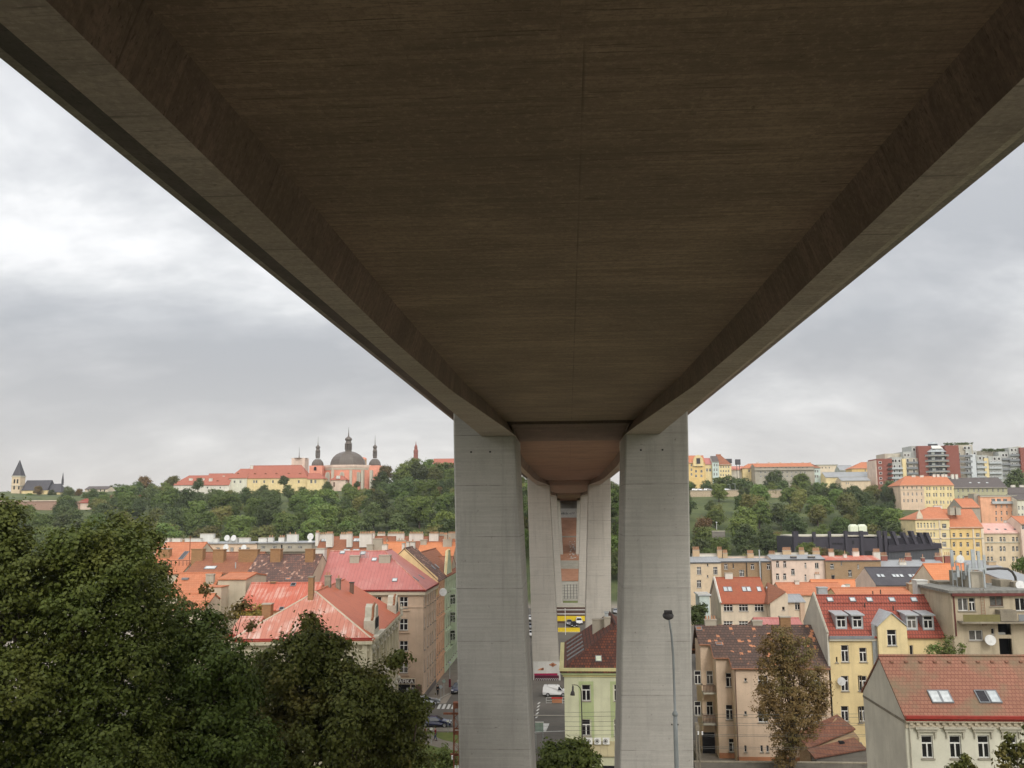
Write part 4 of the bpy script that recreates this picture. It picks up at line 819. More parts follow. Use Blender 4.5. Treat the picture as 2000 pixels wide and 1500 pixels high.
def dormer(h, px, ptop, pbot, w=1.5, st='T', face_y=None, sidem='galvanised'):
    p_, _ = h.hitroof(px, pbot); o_ = p_; zt = zy(px, ptop, o_.y+h.M.translation.y)-h.zb
    (p0, nrm) = h.side['F']; s_ = -nrm.y/nrm.z; yb = o_.y+(zt-o_.z)/s_+.3
    d = MB(); c = 0
    d.hexa([(o_.x-w/2, o_.y, o_.z-.1), (o_.x-w/2+.14, o_.y, o_.z-.1), (o_.x-w/2+.14, yb, zt-.2), (o_.x-w/2, yb, zt-.2)], [(o_.x-w/2, o_.y, zt), (o_.x-w/2+.14, o_.y, zt), (o_.x-w/2+.14, yb, zt), (o_.x-w/2, yb, zt)])
    d.hexa([(o_.x+w/2-.14, o_.y, o_.z-.1), (o_.x+w/2, o_.y, o_.z-.1), (o_.x+w/2, yb, zt-.2), (o_.x+w/2-.14, yb, zt-.2)], [(o_.x+w/2-.14, o_.y, zt), (o_.x+w/2, o_.y, zt), (o_.x+w/2, yb, zt), (o_.x+w/2-.14, yb, zt)])
    d.box(o_.x-w/2+.14, o_.x+w/2-.14, o_.y+.02, o_.y+.2, o_.z-.1, o_.z+.22)
    d.hexa([(o_.x-w/2-.15, o_.y-.3, zt-.02), (o_.x+w/2+.15, o_.y-.3, zt-.02), (o_.x+w/2+.15, yb+.5, zt+.25), (o_.x-w/2-.15, yb+.5, zt+.25)], [(o_.x-w/2-.15, o_.y-.3, zt+.12), (o_.x+w/2+.15, o_.y-.3, zt+.12), (o_.x+w/2+.15, yb+.5, zt+.38), (o_.x-w/2-.15, yb+.5, zt+.38)])
    do = d.build('dormer', sidem, h.roofo)
    hw = zt-o_.z-.25; fm, pm, sm = window_meshes(st, w-.3, hw, 'white_frame'); q = link('window', fm, h.root, (o_.x, o_.y+.06, o_.z+.22)); link('pane', pm, q)
    return do
for px in (1644, 1675.5): dormer(h, px, 1202, 1229, 1.35)
for px in (1782, 1814): dormer(h, px, 1202, 1231, 1.35)
# attic gable standing in the roof
a = HY(1713, 1215, 117.4); b_ = HY(1770, 1222, 117.4); c_ = HY(1742, 1203, 117.4)
def proj_gable(t):
    u, z1 = t.hit('F', 1741, 1230); _, z0 = t.hit('F', 1741, 1261); t.win('F', u, z0, 1.1, z1-z0)
t = bay(h, a.x+h.dx, b_.x+h.dx, -.7, 3.5, zy(1740, 1224, 117.4), 'pale_yellow', proj_gable)
xa, xb, xc = t.x0, t.x1, (t.x0+t.x1)/2; ze_ = t.ze
gg = MB(); gg.poly([(xa, -.7, ze_), (xb, -.7, ze_), (xc, -.7, ze_+1.55)]); gg.build('gable_wall', 'pale_yellow', h.root)
gr_ = MB(); gr_.hexa([(xa-.1, -.85, ze_), (xc, -.85, ze_+1.6), (xc, 4.6, ze_+1.6), (xa-.1, 3.0, ze_)], [(xa-.1, -.85, ze_+.14), (xc, -.85, ze_+1.74), (xc, 4.6, ze_+1.74), (xa-.1, 3.0, ze_+.14)])
gr_.hexa([(xc, -.85, ze_+1.6), (xb+.1, -.85, ze_), (xb+.1, 3.0, ze_), (xc, 4.6, ze_+1.6)], [(xc, -.85, ze_+1.74), (xb+.1, -.85, ze_+.14), (xb+.1, 3.0, ze_+.14), (xc, 4.6, ze_+1.74)])
gr_.build('gable_roof', 'galvanised', h.roofo)
pp = MB()
for i in range(4): x_ = xa-.5+i*.16; pp.tube([(x_, -.15, ze_+.2), (x_, -.15, 0)], .07, 6)
pp.build('downpipe', 'galvanised', h.root)
h.chim(1598, 1616, 1147, 7.5, 'galvanised', 1.0, 0, cap='galvanised', down=2.5); h.chim(1790, 1811, 1133, 6.8, 'white_paint', 1.6, 0, cap='white_paint', down=4.5)
def dish(root, p, r=.45, dirv=(0, -1, .35), mat='dish_white'):
    d = MB(); prof = [(0.0001, 0), (r*.4, .02*r/.3), (r*.75, .09*r/.3), (r, .17*r/.3)]
    n_ = 14; d.lathe(prof, (0, 0), n_); d.lathe([(a_*.98, z_+.015) for a_, z_ in prof], (0, 0), n_); d.tube([(0, -r, .1), (0, -.05, r*1.0)], .015, 4); d.tube([(0, 0, 0), (0, .05, -.3)], .03, 5)
    q = Vector(dirv).normalized().to_track_quat('Z', 'Y').to_euler(); return d.build('satellite_dish', mat, root, p, q)
u, z = h.hit('F', 1643, 1330); dish(h.root, (u, h.y0-.35, z), .5, (-.5, -1, .2))

# weathered concrete block with antennas
XQ = HY(1843, 1221, 118).x+.03; YQ = HX(1857, 1157, XQ).y
h = House('apartment_block', 'weathered grey brown concrete block with balconies and phone masts on its flat roof', XQ, XQ+22, YQ, YQ+11, 0, zy(1900, 1158, YQ), 'dirty_concrete_wall')
h.flat('roof_bitumen', over=.35, t=.3)
h.wpx([1880], [(1168, 1193)], 20, st='2'); h.wpx([1898], [(1168, 1193)], 12, st='T'); h.wpx([1905.5], [(1231, 1251)], 27, st='2'); h.wpx([1938.5], [(1227, 1239)], 6, st='S'); h.wpx([1945], [(1162, 1184)], 26, st='2', frame='brown_frame'); h.wpx([1992], [(1168, 1193)], 20, st='2')
h.op['F'] += [(h.hit('F', 1949.5, 1230)[0], h.hit('F', 1975, 1230)[0], h.hit('F', 1960, 1240)[1], h.hit('F', 1960, 1217)[1]), (h.hit('F', 1951, 1250)[0], h.hit('F', 1976, 1250)[0], h.hit('F', 1960, 1288)[1], h.hit('F', 1960, 1247)[1])]
h.done()
a = h.hit('F', 1949, 1290); b_ = h.hit('F', 1978, 1215); lg = MB(); lg.box(a[0], b_[0], 1.6, 1.7, a[1]-.5, b_[1]+.3); lg.build('loggia_back', 'dark_inside', h.root)
MB().box(a[0]+.3, b_[0]-.8, .35, .9, h.hit('F', 1960, 1240)[1], h.hit('F', 1960, 1236)[1]).build('loggia_clutter', 'graffiti_pale', h.root)
h.band(h.ze-.35, h.ze-.02, .42, 'gutter_maroon', 'gutter')
a = h.hit('F', 1873, 1212); b_ = h.hit('F', 1943, 1198)
sl = MB(); sl.box(a[0]-.2, h.x1, -1.35, -.003, a[1]-.22, a[1]); so = sl.build('balcony', 'old_concrete', h.root); MB().box(a[0], b_[0], -1.3, -1.24, a[1]+.003, b_[1]).build('railing', 'balcony_olive', so)
a2 = h.hit('F', 1945, 1211); b2 = h.hit('F', 1975, 1190); MB().box(a2[0], b2[0], -1.3, -.01, a2[1]+.003, b2[1]).build('balcony_box', 'old_concrete', so); a3 = h.hit('F', 1980, 1211); b3 = h.hit('F', 2010, 1198); MB().box(a3[0], b3[0], -1.3, -1.22, a3[1]+.003, b3[1]).build('railing', 'gutter_grey', so)
u, z = h.hit('F', 1930, 1250); dish(h.root, (u, h.y0-.4, z), .62, (-.15, -1, .25))
MB().tube([(h.x0+.25, h.y0-.1, h.ze-.4), (h.x0+.25, h.y0-.1, h.ze-5)], .08, 6).build('downpipe', 'gutter_maroon', h.root)
ld = MB(); u, z = h.hit('F', 1917, 1165)
for dx_ in (-.2, .2): ld.box(u+dx_-.02, u+dx_+.02, -.2, -.16, z-3.4, z+.9)
for i in range(12): ld.box(u-.18, u+.18, -.19, -.17, z-3.3+i*.33, z-3.27+i*.33)
ld.build('ladder', 'rust_steel', h.root)
# roof houses
def rbox(h, pl, pr, pt, ly, dep, mat, name='roof_house', zb=None):
    o, d = h.lray(pl, pt); a = o+d*((ly-o.y)/d.y); o, d = h.lray(pr, pt); b_ = o+d*((ly-o.y)/d.y); return MB().box(a.x, b_.x, ly, ly+dep, (h.ze+.3) if zb is None else zb, (a.z+b_.z)/2).build(name, mat, h.root)
rbox(h, 1833, 1869, 1136, 9, 3, 'old_concrete'); r1 = rbox(h, 1896, 1920, 1117, 3.8, 3, 'chimney_grey', 'stair_head'); rbox(h, 1872, 1893, 1116, 6, 3, 'old_concrete', 'stair_head'); rbox(h, 1954, 1977, 1133, 5, 2.5, 'old_concrete'); rbox(h, 1980, 2003, 1137, 4, 2.5, 'old_concrete'); rbox(h, 1870, 1936, 1153, 9.2, 4, 'roof_bitumen')
u = HY(1992, 1144, YQ+3.2).x+h.dx; dish(h.root, (u, 3.2, zy(1992, 1144, YQ+3.2)), .55, (-.2, -1, .3))
# masts
def mast(px, pt, pb, Y, label, pans):
    a = HY(px, pb, Y); top = zy(px, pt, Y); r_ = thing('antenna_mast', label, 'antenna mast', (a.x, Y, a.z), 0, 'phone masts on the concrete block'); H_ = top-a.z
    MB().tube([(0, 0, 0), (0, 0, H_)], .06, 6).build('pole', 'galvanised', r_)
    for (dx_, z0, z1, w_) in pans: MB().box(dx_-w_/2, dx_+w_/2, -.3, -.12, H_*z0, H_*z1).box(dx_-.03, dx_+.03, -.12, .02, H_*(z0+.1*(z1-z0)), H_*(z0+.2*(z1-z0))).build('antenna_panel', 'galvanised', r_)
    return r_
mast(1862, 1074, 1146, YQ+6, 'leftmost tall phone mast with one long grey panel on the concrete block roof', [(0, .55, 1.0, .35)])
mast(1902, 1073, 1130, YQ+4.6, 'tallest phone mast rising behind the roof stair head', [(0, .3, 1.0, .42), (-.5, .2, .5, .25)])
mast(1913, 1076, 1130, YQ+5.2, 'slender phone mast just right of the tallest one', [(0, .35, 1.0, .33)])
mast(1925, 1084, 1150, YQ+3.4, 'rightmost phone mast beside the framed stair head', [(0, .45, 1.0, .3)])
m_ = mast(1880, 1083, 1146, YQ+5, 'phone mast with a round dish antenna and cable boxes', [(-.5, .3, .6, .3), (.45, .35, .75, .25)]); dish(m_, (-.25, -.3, 3.4), .5, (0, -1, .1))
for (px, pt, lb) in ((1870, 1100, 'short phone mast with small boxes left of the round dish antenna'), (1890, 1098, 'short phone mast between round dish antenna and stair head')): mast(px, pt, 1146, YQ+5.6, lb, [(.1, .5, .9, .3), (-.35, .3, .6, .35)])
YF = YQ+3.2; fr_ = thing('steel_portal', 'grey steel frame standing around the roof stair head of the concrete block', 'steel frame', (HY(1909, 1146, YF).x, YF, zy(1909, 1148, YF)), 0)
w_ = 1.0
f_ = MB(); H_ = zy(1909, 1113, YF)-zy(1909, 1148, YF)
for x_ in (-.9, .9): f_.box(x_-.09, x_+.09, -.1, .1, 0, H_)
f_.box(-1.0, 1.0, -.12, .12, H_, H_+.2); f_.build('frame', 'galvanised', fr_)
tb = thing('cable_duct', 'curved black cable duct arching right over the concrete block roof', 'cable duct', (HY(1980, 1135, YQ+8).x, YQ+8, zy(1980, 1135, YQ+8)))
P_ = [HY(px, py, YQ+8)-Vector(tb.location) for px, py in ((1924, 1112), (1950, 1110), (1968, 1111), (1977, 1117), (1983, 1127), (1984, 1134))]
MB().tube(P_, .16, 8).build('duct', 'iron', tb)
# flowering shrubs in front of it
def shrubs():
    for i, (L, lb, seed) in enumerate(([[(1828, 1262, 11), (1820, 1272, 12), (1836, 1276, 10)], 'small green tree between yellow house and concrete block, left one', 11], [[(1851, 1250, 10), (1855, 1268, 15), (1845, 1278, 12), (1862, 1277, 11)], 'taller green tree against the corner of the concrete block', 12], [[(1878, 1262, 6), (1878, 1275, 8)], 'thin small shrub at the foot of the concrete block', 13])):
        lb_ = plobes(L, 107, .5, seed); b_ = lb_[-1]; tree('small_tree', lb, (b_[0], b_[1], 0), lb_, 'leaf_far_green', 26, .2, r=.12, seed=seed, clump=.28, leaves=22)
shrubs()
# ------------------------------------------------------------------ green house under the bridge
xg0 = HY(1103, 1400, 110).x; xg1 = xg0+12.6
h = House('green_house', 'light green house with dark mottled hipped roof standing between the bridge piers', xg0, xg1, 110, 131, 0, zy(1150, 1304, 110), 'green_wall')
h.roof('tile_dark_mottled', zy(1187, 1222, 116), 'y', hip=(5.6, 0), over=.5, rpos=.5)
h.wpx([1144.5], [(1337, 1369), (1405, 1437)], 16.5); h.wpx([1206], [(1337, 1369), (1405, 1437)], 13)
h.wm('R', [4, 8], [5.5, 9.5], 1.0, 2.0)
h.done()
h.band(h.ze-.32, h.ze-.02, .55, 'cornice_yellow', 'gutter', 'FL', ext=.5); h.band(h.ze-.75, h.ze-.33, .34, 'olive_green', 'cornice', 'FL', ext=.3); h.band(h.ze-1.0, h.ze-.76, .15, 'cornice_yellow', 'cornice', 'FL', ext=.1)
for px in (1144.5, 1206):
    u, z1 = h.hit('F', px, 1337); u2, z2 = h.hit('F', px, 1440); fr = MB()
    for zb_, zt_ in ((z1+.0, z1+.35),): fr.box(u-.85, u+.85, -.05, -.003, zb_, zt_)
    fr.box(u-.85, u-.56, -.05, -.003, z2, z1); fr.box(u+.56, u+.85, -.05, -.003, z2, z1); fr.box(u-.56, u+.56, -.04, -.003, h.hit('F', px, 1404)[1], h.hit('F', px, 1371)[1]); fr.build('window_surround', 'olive_green', h.root)
h.skylight(1169, 1287, .75, .95, mat='tank_cream')
# left slope: rust sheet cover and roof windows
for i in range(5): h.skylight(1122-i*1.6+i*2.2, 1249+i*7.5, .35, 2.4, side='L', mat='galvanised')
h.chim(1157, 1180, 1209, 11, 'chimney_grey', 1.2, 0, down=3); h.chim(1180, 1192, 1205, 10, 'chimney_grey', 1.2, 0, down=3); h.chim(1181, 1188, 1195, 10.4, 'galvanised', .5, 0, cap='galvanised', down=1.5)
cn = MB(); a = h.hit('F', 1105, 1447); zc = a[1]
cn.hexa([(-5.9, -2.4, zc-1.1), (h.x1, -2.4, zc-1.1), (h.x1, -.003, zc-.1), (-5.9, -.003, zc-.1)], [(-5.9, -2.4, zc-1.0), (h.x1, -2.4, zc-1.0), (h.x1, -.003, zc), (-5.9, -.003, zc)])
cn.build('canopy', 'metal_tan', h.root); MB().box(-5.7, h.x1, -2.2, -.003, 0, zc-1.12).build('shop_front', 'green_wall', h.root); MB().box(-2.2, h.x1, -2.24, -2.203, .4, zc-2.1).build('shop_window', 'dark_inside', h.root)
for px in (1150.5, 1167.5, 1184):
    c_ = HY(px, 1449, 109.0); ac = MB(); ac.box(-.38, .38, -.15, .15, 0, .68); o = ac.build('air_conditioner', 'white_plastic', h.root, (c_.x+h.dx, -.75, c_.z-.3))
    f_ = MB(); pr = [(.26, 0), (.26, .02)]; rr = MB()
    for r1_, r2_, mt in ((.25, .2, 'iron'), (.14, .02, 'iron')):
        n_ = 16
        for i in range(n_):
            a0, a1 = 2*math.pi*i/n_, 2*math.pi*(i+1)/n_
            rr.poly([(-.08+r1_*math.cos(a0), -.155, .34+r1_*math.sin(a0)), (-.08+r1_*math.cos(a1), -.155, .34+r1_*math.sin(a1)), (-.08+r2_*math.cos(a1), -.155, .34+r2_*math.sin(a1)), (-.08+r2_*math.cos(a0), -.155, .34+r2_*math.sin(a0))])
    rr.build('fan_grille', 'iron', o)

# ------------------------------------------------------------------ right side, middle distance
XK = HY(1408, 1176, 190).x
h = F('cream_house', 'cream house with brick red gable roof and seven roof windows, triple windows below', 1408, 1500, 190, 1176, HX(1387, 1155, XK).y-190, 'pale_cream')
h.roof('tile_brick_red', zy(1455, 1128, (h.y1)/2+190), 'x', over=.3, side=.1)
h.wpx([1422, 1452, 1482.5], [(1180, 1194), (1213, 1226)], 18, st='T3'); h.wm('L', [3, 7, 11], [8.0], .9, 2.0, st='T')
h.done(); 
for px in (1417, 1425.5, 1453.5, 1462.5, 1482.5, 1501, 1509): h.skylight(px, 1151, .82, 1.5)
h.chimb(1416, 1431, 1119, 1131, 'chimney_white', 1.0); 
zt = h.zb
w_ = MB(); rm = (h.y0+h.y1)/2; w_.tube([(h.x0-.1, h.y0-.3, h.ze-.1), (h.x0-.1, rm, h.P[2]+.12), (h.x0-.1, h.y1+.3, h.ze-.1)], .22, 4); w_.build('coping', 'white_wall', h.root)
a = HY(1547, 1158, 190); k = F('cream_annex', 'cream gabled annex wall with one tiny window right of the triple window house', 1504, 1539, 187, 1178, 9, 'pale_cream'); k.wpx([1530], [(1185, 1192)], 5, st='S'); k.done()
q = [HY(px, py, 187)-Vector(k.root.location) for px, py in ((1504, 1178.2), (1539, 1178.2), (1539, 1161), (1534, 1157))]; MB().hexa([(v.x, 0.01, v.z) for v in q], [(v.x, 9, v.z) for v in q]).build('gable_wall', 'pale_cream', k.root)
a_, b_ = q[0], q[3]; rf = MB(); rf.hexa([(a_.x-.5, -.3, a_.z-.25), (b_.x, -.3, b_.z+.02), (b_.x-1.5, 9, b_.z+1.2), (a_.x-.5, 9, a_.z-.25)], [(a_.x-.5, -.3, a_.z-.1), (b_.x, -.3, b_.z+.2), (b_.x-1.5, 9, b_.z+1.35), (a_.x-.5, 9, a_.z-.1)]); rf.build('roof', 'tile_russet', k.root)
k = F('cream_annex', 'low cream annex with grey sheet roof, balcony door and brown chimney shaft', 1539, 1572, 194, 1174, 8, 'pale_cream'); k.roof('metal_grey', zy(1555, 1161, 198), 'x', side=.1); k.wpx([1557], [(1172+2, 1191)], 10, st='T'); k.chim(1562.5, 1571, 1176, -.4, 'rosy_beige', .8, down=9); k.done()
k = F('glass_annex', 'grey glass roofed porch against the left of the triple window house', 1366, 1386, 189, 1163, 6, 'blue_white'); k.flat('glass_roof'); k.done()
k = F('long_house', 'long low house with weathered orange tiled roof behind the cream annexes', 1528, 1653, 205, 1160, 12, 'pale_cream'); k.roof('tile_orange', zy(1590, 1138, 211), 'x', side=.1); k.done()
k.chim(1553, 1561, 1134, 5, 'chimney_white', .8); k.chim(1652, 1660, 1141, 3, 'chimney_white', .8); p_, _ = k.hitroof(1648, 1152); dish(k.roofo, p_+Vector((0, 0, .5)), .55, (-.3, -1, .3))
k = F('long_house', 'long low house with bright orange tiled roof, higher than the weathered orange one', 1595, 1738, 212, 1155, 10, 'pale_cream'); k.roof('tile_bright_orange', zy(1660, 1132, 217), 'x', side=.1); k.done(); k.chim(1592, 1601, 1121, 6, 'chimney_white', .8, 3)
k = F('low_house', 'low house with pink red sheet roof behind the dark tiled roof', 1482, 1572, 150, 1228, 8, 'pale_cream'); k.roof('metal_rose', zy(1530, 1207, 154), 'x', side=.1); k.done()
XN = HY(1712, 1145, 175).x
k = F('slate_roof_house', 'house with dark grey slate roof and nine bright roof windows', 1711, 1835, 175, 1141, 12, 'pale_cream'); k.roof('slate', zy(1760, 1108, 181), 'x', side=.05, over=.3)
k.wm('L', [4], [5], .6, .8); k.done(); MB().poly([(k.x0-.08, 0, k.ze-9), (k.x0-.08, 12, k.ze-9), (k.x0-.08, 12, k.ze), (k.x0-.08, 6, k.P[2]-.1), (k.x0-.08, 0, k.ze)]).build('gable_wall', 'pink_white', k.root)
for px in (1716, 1724, 1746, 1753, 1761, 1778, 1786, 1809, 1817): k.skylight(px, 1125, .62, 1.15)
k = F('red_roof_house', 'house with plain red tiled roof below the slate roofed house', 1640, 1790, 150, 1170, 9, 'yellow'); k.roof('tile_orange', zy(1700, 1148, 154.5), 'x', side=.05); k.done(); k.chim(1775, 1790, 1139, 3, 'brown_brick', 1.2, down=4)
lampd = thing('dome_lamp', 'white dome shaped lamp on a short post above the slate roof', 'lamp', (HY(1789, 1122, 182).x, 182, zy(1789, 1122, 182)))
H_ = zy(1789, 1108, 182)-zy(1789, 1122, 182); MB().tube([(0, 0, -2), (0, 0, H_*.55)], .1, 6).build('post', 'iron', lampd); MB().lathe([(.98, H_*.5), (.9, H_*.62), (.6, H_*.86), (.2, H_*.99), (.01, H_)], n=16).build('lamp_shade', 'white_plastic', lampd, smooth=True)
k = F('orange_roof_house', 'house with wide bright orange roof seen behind the phone masts', 1838, 1990, 155, 1150, 14, 'pale_cream'); k.roof('tile_bright_orange', zy(1900, 1101, 162), 'x', side=.05, hip=(0, 5)); k.done(); k.chim(1931, 1945, 1096, 6, 'ochre_wall', 1, 0); k.chim(1869, 1877, 1098, 9, 'chimney_white', 1)
k = F('grey_lean_to', 'long grey corrugated lean-to roof running down at the far right edge', 1972, 2040, 146, 1137, 20, 'dirty_concrete_wall'); k.roof('metal_grey', zy(1950, 1095, 166), 'x', rpos=.97, side=.05); k.done()

# terrace backs (row L)
def rowhouse(label, pl, pr, Y, pe, wall, roofm, wins, chims, pr_roof=None, dep=11, st='T', name='terraced_house', rows=((0, 12),), flat=False, group='row of terraced house backs behind the courtyards'):
    k = F(name, label, pl, pr, Y, pe, dep, wall, group=group)
    if flat: k.flat(roofm)
    else: k.roof(roofm, zy((pl+pr)/2, pr_roof, Y+dep/2), 'x', side=.02, over=.3)
    for cols, rws, w_, s_ in wins: k.wpx(cols, rws, w_, st=s_)
    k.done()
    for (a_, b_, t_, ly, mt, pots) in chims: k.chim(a_, b_, t_, ly, mt, 1.0, pots, down=2.2, pot_h=.9)
    k.band(k.ze-.3, k.ze-.02, .3, 'gutter_grey', 'gutter')
    return k
rowhouse('cream rear of a terraced house next to the bridge pier, white wall on its roof', 1340, 1408, 262, 1098, 'cream', 'metal_grey', [([1365, 1397], [(1107, 1122), (1133, 1148)], 8.5, 'T3'), ([1382], [(1101, 1106), (1123, 1128)], 3, 'S')],
         [(1353, 1366, 1074, 7, 'ochre_wall', 6), (1401, 1410, 1074, 7, 'ochre_wall', 4), (1352, 1410, 1081, 9, 'white_wall', 0)], 1088)
k = rowhouse('brown brick rear of a terraced house with three upper windows', 1408, 1507, 263, 1096, 'brown_brick', 'metal_grey', [([1417.5, 1469.5, 1501], [(1101, 1112)], 7, 'T'), ([1448.5], [(1113, 1126)], 9.5, 'T3'), ([1432], [(1100, 1110)], 2.5, 'S')],
         [(1412, 1421, 1080, 6, 'ochre_wall', 5), (1460, 1472, 1081, 6, 'ochre_wall', 6), (1502, 1514, 1082, 7, 'ochre_wall', 5), (1411, 1508, 1086, 7.5, 'pink_white', 0)], 1091)
for px in (1458, 1486): MB().tube([(HY(px, 1100, 262.8).x+k.dx, -.15, k.ze-.3), (HY(px, 1100, 262.8).x+k.dx, -.15, 2)], .12, 5).build('downpipe', 'iron', k.root)
k.chim(1482, 1484, 1074, -1.0, 'galvanised', .35, cap='galvanised', down=8)
rowhouse('pale pink rear of a terraced house with grey dormers on the roof', 1507, 1612, 262, 1092, 'pink_white', 'metal_grey', [([1518.5, 1532.5], [(1096, 1108), (1120, 1132)], 6, 'T'), ([1548.5], [(1111, 1123)], 7, 'T'), ([1573], [(1099, 1109), (1122, 1134)], 3.5, 'T'), ([1595], [(1099, 1110)], 7.5, '2')],
         [(1529, 1545, 1075, 7, 'ochre_wall', 8), (1561, 1571, 1075, 7, 'ochre_wall', 5), (1588, 1601, 1076, 7, 'ochre_wall', 7), (1514, 1578, 1079, 8.5, 'white_wall', 0), (1545, 1556, 1086, .8, 'slate', 0), (1579, 1592, 1086, .8, 'slate', 0)], 1084)
rowhouse('ochre brown rear of a terraced house under a strip of coral red roof', 1612, 1720, 261, 1094, 'brown_brick', 'metal_red', [([1625], [(1101, 1111)], 7.5, 'T'), ([1627], [(1123, 1132)], 7, 'S'), ([1660], [(1113, 1126)], 7, 'T'), ([1643], [(1093+3, 1104)], 2.5, 'S'), ([1676], [(1102, 1111)], 3.5, 'T')],
         [(1619, 1629, 1078, 5, 'chimney_white', 5), (1648, 1654, 1082, 3, 'chimney_white', 1), (1666, 1678, 1077, 5, 'chimney_white', 6), (1706, 1719, 1078, 5, 'chimney_white', 6)], 1086)
rowhouse('end house of the terrace with low grey roof and brick chimneys', 1720, 1850, 262, 1106, 'pale_cream', 'metal_grey', [([1695+30], [(1108, 1116)], 4, 'T')],
         [(1721, 1733, 1085, 5, 'red_brick', 5), (1769, 1780, 1086, 5, 'red_brick', 4), (1801, 1806, 1089, 4, 'red_brick', 1), (1827, 1841, 1086, 5, 'red_brick', 5), (1845, 1857, 1085, 5, 'red_brick', 3), (1757, 1770, 1097, 1, 'chimney_white', 4)], 1094)

# ------------------------------------------------------------------ dark modern hall
hp = thing('sports_hall', 'long dark purple grey modern hall with upright fins and two cream tanks on the roof', 'hall', (HY(1640, 1090, 330).x, 330, 0))
o_ = Vector(hp.location)
def W(px, py, Y): return HY(px, py, Y)-o_
a, b_, c_, d_ = W(1549, 1100, 330), W(1735, 1100, 330), W(1840, 1100, 322), W(1840, 1100, 345)
zt = W(1640, 1049, 330).z
MB().hexa([(a.x, 0, -1), (b_.x, 0, -1), (b_.x, 24, -1), (a.x, 24, -1)], [(a.x, 0, W(1555, 1048, 330).z), (b_.x, 0, W(1735, 1052, 330).z), (b_.x, 24, zt), (a.x, 24, zt)]).build('main_block', 'cladding_dark', hp)
MB().box(a.x+1, b_.x-1, 1, 22, zt+.1, zt+.5).build('roof', 'limestone', hp)
e1, e2 = W(1735, 1052, 330), W(1812, 1047, 324)
MB().hexa([(e1.x+.05, 0, 5), (e2.x, -6, 5), (e2.x+6, 14, 5), (e1.x+.05, 20, 5)], [(e1.x+.05, 0, e1.z), (e2.x, -6, e2.z), (e2.x+6, 14, e2.z), (e1.x+.05, 20, e1.z)]).build('side_block', 'cladding_dark', hp)
f1, f2 = W(1735, 1077, 329), W(1839, 1061, 321)
MB().hexa([(f1.x, -1.2, f1.z-.2), (f2.x, -9, W(1839, 1071, 321).z), (f2.x, 4, W(1839, 1071, 321).z), (f1.x, 8, f1.z)], [(f1.x, -1.2, W(1735, 1065, 329).z), (f2.x, -9, f2.z), (f2.x, 4, f2.z), (f1.x, 8, W(1735, 1065, 329).z)]).build('canopy', 'cladding_dark', hp)
MB().hexa([(f1.x, -.6, -1), (f2.x-.5, -8, -1), (f2.x-.5, 2, -1), (f1.x, 8, -1)], [(f1.x, -.6, f1.z-.25), (f2.x-.5, -8, W(1839, 1072, 321).z), (f2.x-.5, 2, W(1839, 1072, 321).z), (f1.x, 8, f1.z-.25)]).build('glazed_wall', 'cladding_grey', hp)
for (p1, p2, pt) in ((1549, 1559, 1038), (1588, 1593, 1039), (1619, 1623, 1038), (1650, 1655, 1037), (1680, 1686, 1037), (1715, 1721, 1037), (1726, 1732, 1037)):
    q1, q2 = W(p1, pt, 329.3), W(p2, pt, 329.3); MB().box(q1.x, q2.x, -.8, 1.2, 2, q1.z).build('fin', 'cladding_dark', hp)
for i, (p1, pt) in enumerate(((1742, 1038), (1762, 1040), (1778, 1037), (1795, 1040), (1808, 1040))):
    Y_ = 329-i*1.3; q1, q2 = W(p1, pt, Y_-1.0), W(p1+6, pt, Y_-1.0); lo = W(p1+8, 1066, Y_-1.5)
    MB().hexa([(q1.x+1.3, Y_-331.5, lo.z), (q2.x+1.3, Y_-331.5, lo.z), (q2.x+1.3, Y_-328, lo.z), (q1.x+1.3, Y_-328, lo.z)], [(q1.x, Y_-331, q1.z), (q2.x, Y_-331, q1.z), (q2.x, Y_-328, q1.z), (q1.x, Y_-328, q1.z)]).build('fin', 'cladding_dark', hp)
for (p1, p2, pa, pb) in ((1624, 1634, 1060.5, 1063.5), (1636, 1646, 1060.5, 1063.5), (1664, 1669, 1056, 1063), (1678, 1733, 1076, 1085)):
    q1, q2 = W(p1, pa, 329.8), W(p2, pb, 329.8); MB().box(q1.x, q2.x, -.1, -.01, q2.z, q1.z).build('window', 'dark_inside', hp)
for (p1, p2) in ((1659, 1674), (1675.5, 1691)):
    q1, q2, qt, qs = W(p1, 1038, 338), W(p2, 1038, 338), W(p1, 1024, 338), W(p1, 1028, 338); c = .6
    t_ = MB(); t_.box(q1.x, q2.x, 6.5, 9.3, q1.z, qs.z); t_.hexa([(q1.x, 6.5, qs.z), (q2.x, 6.5, qs.z), (q2.x, 9.3, qs.z), (q1.x, 9.3, qs.z)], [(q1.x+c, 7, qt.z), (q2.x-c, 7, qt.z), (q2.x-c, 9, qt.z), (q1.x+c, 9, qt.z)])
    t_.build('roof_tank', 'tank_cream', hp); MB().box(q1.x-.2, q2.x+.2, 6.2, 9.6, zt+.5, q1.z-.05).build('tank_stand', 'cladding_dark', hp)

